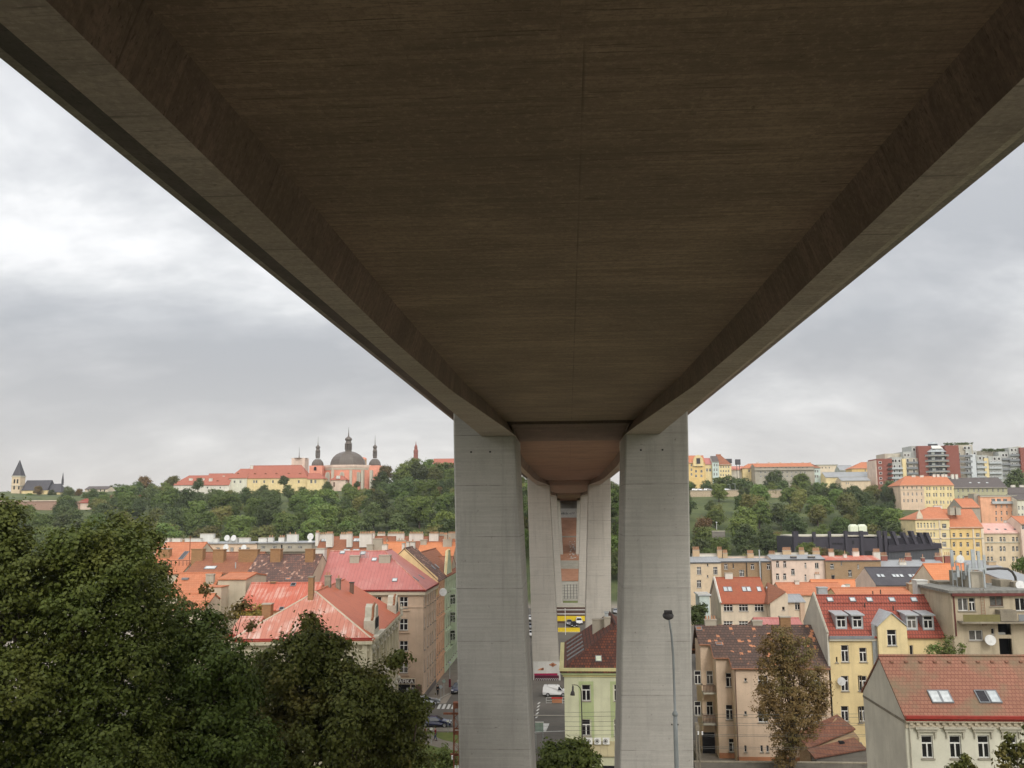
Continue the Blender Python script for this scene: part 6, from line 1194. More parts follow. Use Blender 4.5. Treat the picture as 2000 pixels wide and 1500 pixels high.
h.roof('tile_orange', zy(330, 1060, 176), 'x', side=.05, over=.3); h.done(); h.skylight(359, 1085, .9, 3.2, mat='pane'); h.chim(311, 331, 1071, 5, 'ochre_brick', 1.2, 0, down=4, cap='chimney_grey')
mt_ = MB(); p_, _ = h.hitroof(369, 1116); mt_.tube([p_, p_+Vector((0, 0, 6.3))], .07, 5); mt_.build('aerial', 'rust_steel', h.roofo)
rl = MB(); p_, _ = h.hitroof(312, 1105); q_, _ = h.hitroof(372, 1105)
for i in range(9): x = p_.x+(q_.x-p_.x)*i/8; rl.box(x-.04, x+.04, p_.y, p_.y+.05, p_.z-.2, p_.z+.9)
rl.box(p_.x, q_.x, p_.y, p_.y+.05, p_.z+.88, p_.z+.95); rl.build('roof_railing', 'iron', h.roofo)
h = House('courtyard_house', 'lower orange tiled house with cream blank side wall and grey chimney slab', HY(325, 1160, 142).x, HY(438, 1128, 148).x, 142, 152, 0, zy(390, 1160, 142), 'party_wall')
h.roof('tile_orange', zy(390, 1119, 147), 'x', side=.1, over=.4); h.done(); h.chim(402, 417, 1121, 2.2, 'chimney_grey', .7, 0, down=2.6); p_, _ = h.hitroof(362, 1132); MB().box(p_.x-.5, p_.x+.5, p_.y-.3, p_.y+.3, p_.z, p_.z+.3).build('roof_hatch', 'gutter_grey', h.roofo)
h = House('courtyard_house', 'lowest small orange tiled roof half hidden behind the near trees', HY(345, 1180, 134).x, HY(415, 1163, 136).x, 133, 141, 0, zy(385, 1186, 133), 'party_wall')
h.roof('tile_orange', zy(385, 1160, 137), 'x', side=.1); h.done()
# blank cream party wall block
h = House('party_wall_house', 'tall blank cream party wall between orange roofs and red sheet roofs', HY(424, 1150, 143).x, HY(479, 1140, 143).x, 143.2, 153, 0, zy(470, 1130, 143.2), 'party_wall')
h.roof('tile_orange', zy(460, 1119, 148), 'x', side=.1, over=.2); h.done()
h = House('party_wall_house', 'small low lean-to of cream render beside the blank wall', HY(404, 1160, 139).x, HY(432, 1160, 139).x, 139, 142, 0, zy(415, 1147, 139), 'party_wall'); h.flat('tile_orange', over=.1, t=.1); h.done()

# ornate white house with red sheet roofs; its street front is turned a little
A_ = HZ(721, 1243, 15.6); B_ = HZ(775, 1192, 15.6); ang = math.atan2(B_.x-A_.x, -(A_.y-B_.y))
L_ = math.hypot(B_.x-A_.x, B_.y-A_.y); rot = -math.atan2(B_.x-A_.x, B_.y-A_.y)
wd = 17.0
h = House('ornate_house', 'ornate ivory corner house with red sheet roofs and carved gables facing the side street', -wd, 0, 0, L_, 0, 15.6, 'weathered_ivory', rot=rot, org=(A_.x, A_.y))
h.x0, h.x1, h.y0, h.y1 = -wd, 0, 0, L_
h.roof('metal_brick', zy(633, 1155, A_.y+8), 'y', hip=(8.2, 0), over=.6)
fm_ = MB(); e = h.e; fm_.poly([tuple(Vector(e[0])+Vector((0, -.02, .03))), tuple(Vector(e[1])+Vector((0, -.02, .03))), tuple(Vector(h.P)+Vector((0, -.02, .03)))]); fm_.build('hip_sheet', 'metal_washed', h.roofo)
hc = MB(); hc.tube([e[1], h.P], .12, 6); hc.tube([e[0], h.P], .12, 6); hc.tube([h.P, h.Q], .12, 6); hc.build('ridge_cap', 'party_wall', h.roofo)
us = [2.4+i*(L_-4.5)/7 for i in range(8)]
h.wm('R', us, [10.6, 6.6, 2.6], 1.2, 2.6, st='T', frame='brown_frame'); h.wm('F', [-2.6, -6, -9.5, -13], [10.6, 6.6, 2.6], 1.2, 2.6, frame='brown_frame')
h.done()
h.band(h.ze-.45, h.ze-.1, .6, 'gutter_red', 'gutter', 'F', ext=.5)
h.band(h.ze-.9, h.ze-.5, .7, 'weathered_ivory', 'cornice', 'FR', ext=.5); h.band(h.ze-1.8, h.ze-1.5, .25, 'weathered_ivory', 'cornice', 'FR'); h.band(9.4, 9.8, .3, 'weathered_ivory', 'string_course', 'FR'); h.band(5.6, 6.0, .3, 'weathered_ivory', 'string_course', 'FR')
pil = MB(); orn = MB()
for u in [.4]+[u+1.55 for u in us]:
    pil.box(.003, .38, u-.32, u+.32, 0, h.ze-.92); 
    for zc in (h.ze-1.2, 9.0, 5.2): orn.lathe([(.05, zc-.5), (.32, zc-.3), (.42, zc), (.25, zc+.25), (.1, zc+.4)], (.42, u), 8)
for u in (-.5, -4.3, -7.8, -11.3): pil.box(u-.3, u+.3, -.35, -.003, 0, h.ze-.92)
for u in us:
    for z in (13.3, 9.25, 5.25): orn.hexa([(.02, u-.95, z), (.4, u-.95, z), (.4, u+.95, z), (.02, u+.95, z)], [(.02, u-.1, z+.45), (.3, u-.1, z+.45), (.3, u+.1, z+.45), (.02, u+.1, z+.45)])
pil.build('pilaster', 'weathered_ivory', h.root); orn.build('stucco_ornament', 'limestone', h.root)
def gablet(u, w, ht, arch):
    g = MB(); pts = [(u-w, h.ze-.2), (u-w, h.ze+ht*.45), (u-w*.62, h.ze+ht*.55), (u-w*.45, h.ze+ht*.9), (u, h.ze+ht), (u+w*.45, h.ze+ht*.9), (u+w*.62, h.ze+ht*.55), (u+w, h.ze+ht*.45), (u+w, h.ze-.2)]
    g.hexa([(-1.1, y, z) for y, z in pts], [(.3, y, z) for y, z in pts]); o = g.build('ornate_gable', 'limestone', h.root)
    c_ = MB(); c_.tube([(-.05, y, z+.08) for y, z in pts[1:-1]], .17, 4); c_.build('coping', 'gutter_copper', o)
    for du in arch:
        n_ = MB(); n_.lathe([(.01, 0), (.42, .0), (.42, .04)], n=12); n_.hexa([(-.42, -1.0, 0), (.42, -1.0, 0), (.42, 0, 0), (-.42, 0, 0)], [(-.42, -1.0, .04), (.42, -1.0, .04), (.42, 0, .04), (-.42, 0, .04)])
        n_.build('arched_opening', 'dark_inside', o, (.31, u+du, h.ze+ht*.42), Matrix(((0, 0, 1), (1, 0, 0), (0, 1, 0))))
    return o
gablet(5.0, 2.3, 3.6, (-1.1, 0, 1.1)); gablet(L_-2.2, 2.0, 2.6, (0,))
bal = MB(); bal.box(.3, 1.0, 1.2, 9.0, h.ze-.5, h.ze-.15); bal.build('ledge', 'limestone', h.root)
st = MB(); st.lathe([(.18, 0), (.28, .3), (.2, .8), (.3, 1.2), (.12, 1.5), (.16, 1.75), (.02, 1.95)], (.75, L_-.2), 8); st.build('statue', 'limestone', h.root, (0, 0, h.ze-.9))
h.chim(602, 612, 1126, 6.5, 'ochre_brick', 1.0, 0, down=5, cap='old_concrete'); h.chim(634, 645, 1124, 17, 'old_concrete', 1.0, 2, down=3, cap='old_concrete'); h.chim(656, 664, 1130, 20, 'old_concrete', 1.0, 1, down=3, cap='old_concrete'); h.chim(683, 690, 1137, 23, 'brown_frame', .7, 0, down=2, cap='iron')
# its front wing
zE = 15.6
k = House('front_wing_house', 'low front wing with pink and red sheet roof below the red upper roof', HY(440, 1235, A_.y+1).x, A_.x-wd*math.cos(rot)+1.0, A_.y+2.2, A_.y+11, 0, zy(520, 1237, A_.y+2.2), 'weathered_ivory')
k.roof('metal_washed', zy(540, 1205, A_.y+6.6), 'x', side=.05, over=.5); k.wm('F', [k.x0+2+i*3 for i in range(4)], [10.8, 7.0, 3.0], 1.1, 2.2); k.done(); k.band(k.ze-.5, k.ze-.1, .55, 'gutter_red', 'gutter'); k.chim(512, 529, 1179, 5.0, 'ochre_brick', 1.2, 0, down=6, cap='chimney_grey')
k = House('rear_wing_house', 'upper red sheet roof with worn paint above the yellow ivy', HY(468, 1185, 139).x, HY(612, 1185, 139).x, 139, 149, 0, zy(500, 1187, 139), 'ochre_wall')
k.roof('metal_red', zy(540, 1138, 144.5), 'x', side=.05, over=.4); k.done(); k.chim(528, 538, 1136, 4.8, 'brown_frame', .9, 0, down=3, cap='ochre_brick'); k.skylight(573, 1142, .8, .8, mat='pane'); k.skylight(550, 1189, .7, .7, mat='pane')
tag(link('ivy', leaf_cloud('ivy', [tuple(HY(px, py, 138.5))+(1.6, .5, 1.3) for px, py in ((478, 1196), (492, 1198), (505, 1196))], 'leaf_yellow', 22, .3, seed=5, leaves=20, clump=.4)), 'yellowing ivy under the eaves of the upper red sheet roof', 'ivy')

# ------------------------------------------------------------------ rear rows in front of the wooded hill
def rear(label, pl, pr, Y, pe, wall, roofm, prr, chims=(), wins=(), dep=12, flat=False, sky=()):
    k = F('rear_house', label, pl, pr, Y, pe, dep, wall)
    if flat: k.flat(roofm, over=.4)
    else: k.roof(roofm, zy((pl+pr)/2, prr, Y+dep/2), 'x', side=.05, over=.3)
    for cols, rws, w_, s_ in wins: k.wpx(cols, rws, w_, st=s_)
    k.done()
    for (a_, b_, t_, ly, mt, pots) in chims: k.chim(a_, b_, t_, ly, mt, 1.3, pots, down=3.2)
    for px, py in sky: k.skylight(px, py, .8, 1.3)
    return k
k = rear('salmon rendered rear house with flat grey roof and white parapets', 383, 502, 225, 1062, 'beige', 'metal_grey', None,
     [(312, 331, 1051, 3, 'chimney_white', 0), (336, 352, 1051, 3, 'chimney_white', 0), (361, 392, 1051, 4, 'white_paint', 0), (391, 417, 1042, 6, 'white_paint', 0), (417, 425, 1051, 4, 'white_paint', 0), (444, 463, 1050, 4, 'white_paint', 0), (467, 487, 1050, 4, 'white_paint', 0)],
     [([399, 409, 426, 453, 470, 484], [(1069, 1078)], 7, '3')], flat=True)
for px, py, ly in ((445, 1049, 3.5), (458, 1049, 3.5), (443, 1067, -2), (444, 1076, -2), (478, 1068, -1)): v = HY(px, py, 225+ly); dish(k.root, (v.x+k.dx, ly, v.z), .75, (-.2, -1, .25))
k = rear('grey rear house with balconies and flat roof next to the salmon one', 503, 609, 225, 1061, 'grey_wall', 'metal_grey', None,
     [(505, 521, 1050, 4, 'white_paint', 0), (523, 533, 1049, 4, 'white_paint', 2), (544, 555, 1049, 4, 'white_paint', 3), (560, 581, 1043, 4, 'white_paint', 2)],
     [([514, 536, 566, 586], [(1066, 1075)], 7.5, '3'), ([550], [(1064, 1076)], 4, 'S')], flat=True); k.band(k.hit('F', 550, 1077)[1], k.hit('F', 550, 1071)[1], .9, 'grey_wall', 'balcony')
v = HY(608, 1048, 226); dish(k.root, (v.x+k.dx, 1.0, v.z+.2), .85, (-.2, -1, .2)); dish(k.root, (v.x+k.dx, .6, v.z-1.2), .7, (-.2, -1, .2))
rear('orange tiled rear house at the left end next to the near trees', 285, 382, 232, 1075, 'party_wall', 'tile_orange', 1058, [(352, 360, 1053, 5, 'brown_brick', 0)])
rear('house with wide red brown tiled roof and four cream chimneys with pots', 610, 742, 214, 1092, 'party_wall', 'tile_russet', 1048,
     [(616, 622, 1040, 5, 'chimney_white', 3), (637, 649.5, 1042, 3.5, 'chimney_white', 6), (622, 640, 1043, 7, 'chimney_white', 5), (677, 687, 1042, 3.5, 'chimney_white', 5), (664, 680, 1043, 7, 'chimney_white', 5), (702, 726, 1042, 3.5, 'chimney_white', 8), (722, 731, 1041, 7, 'chimney_white', 4)],
     sky=((631, 1055), (637, 1055), (694, 1055), (700, 1055), (674, 1076), (680, 1076), (692, 1076), (698, 1076)), dep=16)
rear('house with bright orange roof just behind the tip of the rose red roof', 728, 792, 205, 1090, 'party_wall', 'tile_bright_orange', 1059, [(728, 746, 1052, 2, 'chimney_grey', 0), (716, 728, 1063, 1, 'chimney_grey', 0), (746, 756, 1063, 2, 'chimney_white', 2)], dep=14)
rear('house with russet roof and cream chimneys far behind the bright orange roof', 742, 818, 226, 1075, 'party_wall', 'tile_russet', 1048, [(737, 751.5, 1042, 5, 'chimney_white', 5), (757, 776, 1042, 6, 'chimney_white', 7), (774, 789, 1042, 4, 'chimney_white', 5), (799, 826, 1042, 4, 'chimney_white', 9), (776, 792, 1055, 1, 'chimney_grey', 3)])
rear('house with large bright orange roof and white dormer near the bridge pier', 812, 884, 206, 1090, 'party_wall', 'tile_bright_orange', 1060, [(832.5, 848, 1078, 3, 'chimney_white', 3), (821, 833, 1054, 6, 'chimney_grey', 0), (865, 882, 1053, 5, 'chimney_grey', 2)], dep=14)
rear('house with russet ridge and clustered chimneys beside the bridge pier', 818, 900, 228, 1075, 'party_wall', 'tile_russet', 1048, [(838, 856, 1042, 4, 'chimney_white', 7), (858, 866, 1043, 7, 'chimney_grey', 4), (867, 873, 1044, 3, 'chimney_grey', 4), (875, 890, 1042, 5, 'chimney_grey', 6)])
rear('small brown roofed house between yellow gable and mint house', 845, 880, 196, 1112, 'party_wall', 'tile_russet', 1087, [], dep=10)

# ------------------------------------------------------------------ church and monastery on the hill
ch = thing('domed_church', 'pink baroque church with one great dark dome and two small cupola towers on the hill', 'church', (HY(669, 950, 625).x, 625, 46))
def C(px, py, Y=625): v = HY(px, py, Y); return v.x-ch.location.x, v.z-46
def hgt(py, Y=625): return HY(669, py, Y).z-46
x0, zt = C(627, 908); x1, _ = C(740, 908)
MB().lathe([(20.6, 0), (20.6, hgt(914))], (0, 21), 8, ph=math.pi/8).build('wall', 'pink', ch); MB().lathe([(21.0, hgt(914)), (21.4, hgt(911)), (21.4, hgt(907.5))], (0, 21), 8, ph=math.pi/8).build('attic_band', 'pink_white', ch)
MB().lathe([(20.9, hgt(917)), (20.9, hgt(914))], (0, 21), 8, ph=math.pi/8).build('cornice', 'limestone', ch)
R_ = 36*625/1800*1.02
prof = [(R_, hgt(907.4)), (R_*1.0, hgt(906)), (R_*.985, hgt(902)), (R_*.93, hgt(896)), (R_*.83, hgt(890.5)), (R_*.68, hgt(885.5)), (R_*.5, hgt(882)), (R_*.3, hgt(879.7)), (R_*.19, hgt(879))]
MB().lathe(prof, (0, 15), 8, ph=math.pi/8+.12).build('dome', 'metal_copper', ch)
def lantern(cx, cy, s, z0, pys, name='lantern'):
    """pys: rows of body base, openings bottom, openings top, eave, bulb waist, bulb widest, bulb top, spike, tip"""
    g = [hgt(p) for p in pys]; o = MB(); o.lathe([(s*1.0, g[0]), (s*.98, g[1])], (cx, cy), 8); o.lathe([(s*1.05, g[2]), (s*1.12, g[2]+.3), (s*1.0, g[3]), (s*.75, g[4]), (s*1.1, g[5]), (s*.98, g[5]+(g[6]-g[5])*.45), (s*.5, g[6]-(g[6]-g[5])*.15), (s*.2, g[6]+.4), (s*.12, g[7]), (.05, g[8])], (cx, cy), 12)
    lo = o.build(name, 'metal_copper', ch, smooth=False)
    c_ = MB()
    for i in range(8): t = 2*math.pi*(i+.5)/8; c_.box(cx+s*.88*math.cos(t)-.16*s, cx+s*.88*math.cos(t)+.16*s, cy+s*.88*math.sin(t)-.16*s, cy+s*.88*math.sin(t)+.16*s, g[1], g[2])
    c_.build('columns', 'metal_copper', lo); MB().lathe([(.28, 0), (.28, .5)], (cx, cy), 6).build('finial', 'limestone', lo, (0, 0, g[7]))
lantern(0, 15, 2.35, 0, (879.5, 875.5, 865, 863, 859, 855, 849.5, 841, 830))
for px, dz in ((614.3, 0), (723.8, 1.5)):
    cx, _ = C(px, 900); cy = 8 if px < 650 else 14
    z = hgt(908); s = 4.25; MB().lathe([(s, hgt(908)), (s*1.0, hgt(905.5)), (s*.93, hgt(902)), (s*.72, hgt(898)), (s*.45, hgt(895))], (cx, cy), 10).build('cupola', 'metal_copper', ch)
    if px < 650: lantern(cx, cy, 1.5, 0, (893.5, 889.5, 880.5, 877, 874.5, 872, 867.5, 862, 850))
    else: lantern(cx, cy, 1.42, 0, (893.5, 889, 880.5, 877.5, 874.5, 871.5, 867, 857, 847))
    MB().box(cx-4.6, cx+4.6, cy-4.5, cy+6, 0, hgt(908.2)).build('tower', 'pink', ch)
    if px < 650: MB().lathe([(.01, 0), (.95, 0), (.95, .05)], n=12).build('louvre', 'dark_inside', ch, (cx-.4, cy-4.56, hgt(913)), (math.pi/2, 0, 0)); MB().box(cx-1.35, cx+.55, cy-4.58, cy-4.51, hgt(918), hgt(913)).build('louvre', 'dark_inside', ch)
for px in (637.5, 697.5, 667):
    cx, zt = C(px, 923); _, zb = C(px, 941); rad = math.hypot; d_ = .35
    yw = {637.5: 3.3, 697.5: 3.3, 667: 1.3}[px]; w = MB(); n_ = 8
    pts = [(-1.15, zb), (1.15, zb), (1.15, zt-1.6)]+[(1.15*math.cos(t), zt-1.6+1.9*math.sin(t)) for t in np.linspace(.2, math.pi-.2, 7)]+[(-1.15, zt-1.6)]
    w.hexa([(cx+x*1.35, yw-.25, z+(z-zb)*.04) for x, z in pts], [(cx+x*1.35, yw+2, z+(z-zb)*.04) for x, z in pts]); o = w.build('window', 'limestone', ch); g = MB(); g.hexa([(cx+x*.8, yw-.32, z) for x, z in pts], [(cx+x*.8, yw-.26, z) for x, z in pts]); g.build('pane', 'grey_wall', o)
for px in (649, 684.5, 706, 723): 
    cx, z1_ = C(px, 918); ww = MB(); yw = 1.6 if px in (649, 684.5) else 3.0; ww.box(cx-.85, cx+.85, yw-.9, yw+3, 0, z1_); ww.build('buttress', 'limestone', ch)
a, _ = C(650, 935); b_, ze_ = C(679, 938); cx = (a+b_)/2
MB().box(a, b_, -6, 1.5, 0, ze_).build('porch', 'pink_white', ch)
pr = MB(); zt = hgt(929); pr.hexa([(a-.8, -6.6, ze_), (b_+.8, -6.6, ze_), (b_+.8, 1.6, ze_), (a-.8, 1.6, ze_)], [(cx-1.6, -3, zt), (cx+1.6, -3, zt), (cx+1.6, 1.6, zt), (cx-1.6, 1.6, zt)]); pr.build('porch_roof', 'tile_hill', ch)
MB().hexa([(cx-1.3, -6.4, ze_+.9), (cx+1.3, -6.4, ze_+.9), (cx+1.3, -4, ze_+.9), (cx-1.3, -4, ze_+.9)], [(cx-1.0, -6.4, ze_+2.9), (cx+1.0, -6.4, ze_+2.9), (cx+1.0, -4, ze_+2.9), (cx-1.0, -4, ze_+2.9)]).build('porch_dormer', 'white_paint', ch); MB().box(cx-3.2, cx-2.0, -6.06, -6.01, ze_-4.6, ze_-1.4).build('door', 'brown_frame', ch)
MB().hexa([(C(728, 945)[0], -3, hgt(947)), (C(742, 945)[0], -3, hgt(947)), (C(742, 945)[0], 4, hgt(947)), (C(728, 945)[0], 4, hgt(947))], [(C(732, 945)[0], 0, hgt(943)), (C(736, 945)[0], 0, hgt(943)), (C(736, 945)[0], 3, hgt(943)), (C(732, 945)[0], 3, hgt(943))]).build('chapel_roof', 'tile_red', ch)
rn = MB(); a, zt = C(567, 897, 640); b_, _ = C(593, 897, 640); MB().box(a, b_, 18, 28, 0, zt+1).build('west_gable', 'pink_white', ch); MB().lathe([(7, 0), (7, 0.1)], n=4).build('west_cornice', 'limestone', ch, ((a+b_)/2, 22, zt+1.02)); MB().tube([(a*.45+b_*.55-1, 22, zt+1), (a*.45+b_*.55-1, 22, zt+3), (a*.45+b_*.55-1, 22, zt+9)], [.5, .25, .05], 6).build('spire', 'metal_copper', ch)
a, zt = C(701, 897, 650); b_, _ = C(712, 897, 650); MB().box(a, b_, 26, 32, 0, zt).build('east_stair_tower', 'ochre_wall', ch); MB().lathe([(3, zt), (2.2, zt+1.3), (.2, zt+1.8)], ((a+b_)/2, 29), 8).build('tower_cap', 'pink', ch)
# monastery ranges
def mon(label, pl, pr, Y, pe, prr, wall, dep, wins, hip=(0, 0), roofm='tile_hill', name='monastery_wing', eyes=(), chs=()):
    k = F(name, label, pl, pr, Y, pe, dep, wall, zb=40); k.roof(roofm, zy((pl+pr)/2, prr, Y+dep/2), 'x', hip=hip, side=.1, over=.5)
    for cols, rws, w_, s_ in wins: k.wpx(cols, rws, w_, st=s_, sill=False)
    k.done()
    for px, py in eyes: p_, _ = k.hitroof(px, py); MB().hexa([(p_.x-1, p_.y-.2, p_.z), (p_.x+1, p_.y-.2, p_.z), (p_.x+1, p_.y+1, p_.z+.4), (p_.x-1, p_.y+1, p_.z+.4)], [(p_.x-.4, p_.y-.2, p_.z+.7), (p_.x+.4, p_.y-.2, p_.z+.7), (p_.x+.4, p_.y+1.4, p_.z+.9), (p_.x-.4, p_.y+1.4, p_.z+.9)]).build('eyebrow_dormer', 'tile_russet', k.roofo)
    for a_, b_, t_, ly in chs: k.chim(a_, b_, t_, ly, 'chimney_white', 1, 0, down=3)
    return k
mon('long yellow monastery wing with steep red roof and small eyebrow dormers', 482, 600, 610, 932, 909, 'yellow', 14, [([496, 501, 516, 533, 583.5], [(938, 943.5)], 3.5, '2')], hip=(0, 6), eyes=((498, 926), (519, 926), (540, 925.5), (564, 925.5), (586, 925.5)), chs=((489, 494, 909, 5),))
mon('pale green end wing of the monastery under a hipped red roof', 448, 482, 609, 932.5, 916, 'ivory', 13, [([458, 469.5], [(938.5, 943.5)], 3.5, '2')], hip=(5, 0), eyes=((465, 925.5),))
mon('small yellow wing with low red hip roof against the church', 600, 632, 607, 934, 924.5, 'yellow', 10, [([608, 616], [(937, 944)], 4, '2')], hip=(0, 4))
mon('low cream wing with red roof and white chimneys at the left of the monastery', 400, 448, 606, 946, 925, 'white_wall', 14, [([405, 430], [(951, 954)], 3, 'S')], chs=((408, 414.5, 934, 2), (435, 439, 929, 5)), eyes=((425, 940),))
mon('farthest left low red roofed building half hidden by hilltop trees', 335, 402, 620, 946, 929, 'white_wall', 14, [], hip=(9, 0), chs=((345, 352, 935, 3), (369, 376, 934, 3), (393, 399, 934, 3)))
k = mon('long low salmon building with red roof right of the big hilltop tree', 845, 893, 680, 907, 896, 'salmon', 14, []); 
tw = thing('church_tower', 'slim dark red spire rising behind the hilltop trees', 'tower', (HY(812, 915, 900).x, 900, 50))
def tz(p): return HY(812, p, 900).z-50
MB().lathe([(2.0, 0), (2.0, tz(886)), (2.3, tz(885)), (2.3, tz(880)), (1.5, tz(877)), (1.7, tz(874)), (1.2, tz(871)), (.5, tz(868)), (.1, tz(862))], n=8).build('spire', 'red_brick', tw)
MB().box(-1.9, 1.9, -2.0, 1.9, 0, tz(887)).build('wall', 'red_brick', tw)
# gothic church far left
gc = thing('gothic_church', 'distant yellow stone church with slate roof and pointed grey steeple at the far left', 'church', (HY(30, 965, 640).x, 640, 44))
def G(px, py, Y=640): v = HY(px, py, Y); return v.x-gc.location.x, v.z-44
a, zt = G(23.5, 930); b_, _ = G(40, 930); w = b_-a; _, zs_ = G(32, 898)
MB().box(a, b_, 0, w, 0, zt).build('tower', 'cream', gc); MB().box(a-.3, b_+.3, -.3, w+.3, zt*.55, zt*.55+.5).box(a-.3, b_+.3, -.3, w+.3, zt-.5, zt+.3).build('cornice', 'limestone', gc)
MB().hexa([(a, 0, zt+.3), (b_, 0, zt+.3), (b_, w, zt+.3), (a, w, zt+.3)], [((a+b_)/2-.1, w/2-.1, zs_), ((a+b_)/2+.1, w/2-.1, zs_), ((a+b_)/2+.1, w/2+.1, zs_), ((a+b_)/2-.1, w/2+.1, zs_)]).build('steeple', 'slate', gc)
for px, p1, p2 in ((28.5, 936, 944), (34.5, 936, 944), (28, 948, 956), (37, 948, 956)):
    q, z1_ = G(px, p1); _, z0_ = G(px, p2); MB().box(q-.55, q+.55, -.08, -.01, z0_, z1_).build('belfry_opening', 'dark_inside', gc)
c_, ze_ = G(40.5, 958); d_, zr_ = G(92, 937); MB().box(c_, d_, 1, 13, 0, ze_).build('nave', 'yellow', gc)
MB().hexa([(c_, .5, ze_), (d_, .5, ze_), (d_, 13.5, ze_), (c_, 13.5, ze_)], [(c_, 6.9, zr_), (d_, 6.9, zr_), (d_, 7.1, zr_), (c_, 7.1, zr_)]).build('nave_roof', 'slate', gc)
e_, zr2 = G(117, 944); MB().box(d_+.01, e_-1, 2.5, 11.5, 0, ze_-1.5).build('choir', 'yellow', gc); MB().hexa([(d_, 2, ze_-1.5), (e_, 2, ze_-1.5), (e_, 12, ze_-1.5), (d_, 12, ze_-1.5)], [(d_, 6.9, zr2), (e_-3, 6.9, zr2), (e_-3, 7.1, zr2), (d_, 7.1, zr2)]).build('choir_roof', 'slate', gc)
q, zt2 = G(113, 922); MB().lathe([(.9, zr2-1), (.9, zr2+2.2), (.1, zt2)], (q, 7), 6).build('ridge_turret', 'slate', gc)
# long brick town wall
twl = thing('town_wall', 'long old brick town wall with pale coping below the gothic church', 'wall', (HY(100, 990, 520).x, 520, 26))
def Tw(px, py, Y=520): v = HY(px, py, Y); return v.x-twl.location.x, v.z-26
a, zt = Tw(-30, 980); b_, _ = Tw(128, 980); c_, _ = Tw(178, 980)
MB().hexa([(a, 0, -3), (b_, 0, -3), (b_, 2, -3), (a, 2, -3)], [(a, 0, zt), (b_, 0, zt), (b_, 2, zt), (a, 2, zt)]).build('wall_section', 'town_brick', twl); MB().box(a, b_, -.5, 2.5, zt+.01, zt+.5).build('coping', 'pink_white', twl)
MB().hexa([(b_+.01, .2, -3), (c_, 6, -3), (c_, 8, -3), (b_+.01, 2.2, -3)], [(b_+.01, .2, zt-.3), (c_, 6, zt), (c_, 8, zt), (b_+.01, 2.2, zt-.3)]).build('wall_section', 'town_brick', twl)
k = F('gate_house', 'small red roofed gatehouse on the old town wall', 150, 177, 523, 981, 7, 'pink_white', zb=26); k.roof('tile_red', zy(163, 974, 526), 'x', hip=(3, 3)); k.done()
k = F('wall_bastion', 'salmon wall bastion with brick coping between hilltop trees', 230, 262, 530, 970, 8, 'salmon', zb=26, cat='bastion'); k.flat('tile_red', over=.4, t=1.0); k.done(); k.chim(247, 257, 962, 3, 'pink', 2, down=2)
k = F('distant_house', 'distant cream house row beyond the trees left of the monastery', 166, 210, 700, 955, 12, 'pale_cream', zb=46); k.roof('tile_grey', zy(188, 950, 706), 'x'); k.wpx([172, 180, 188, 196, 204], [(956, 960)], 2.5, st='S'); k.done()
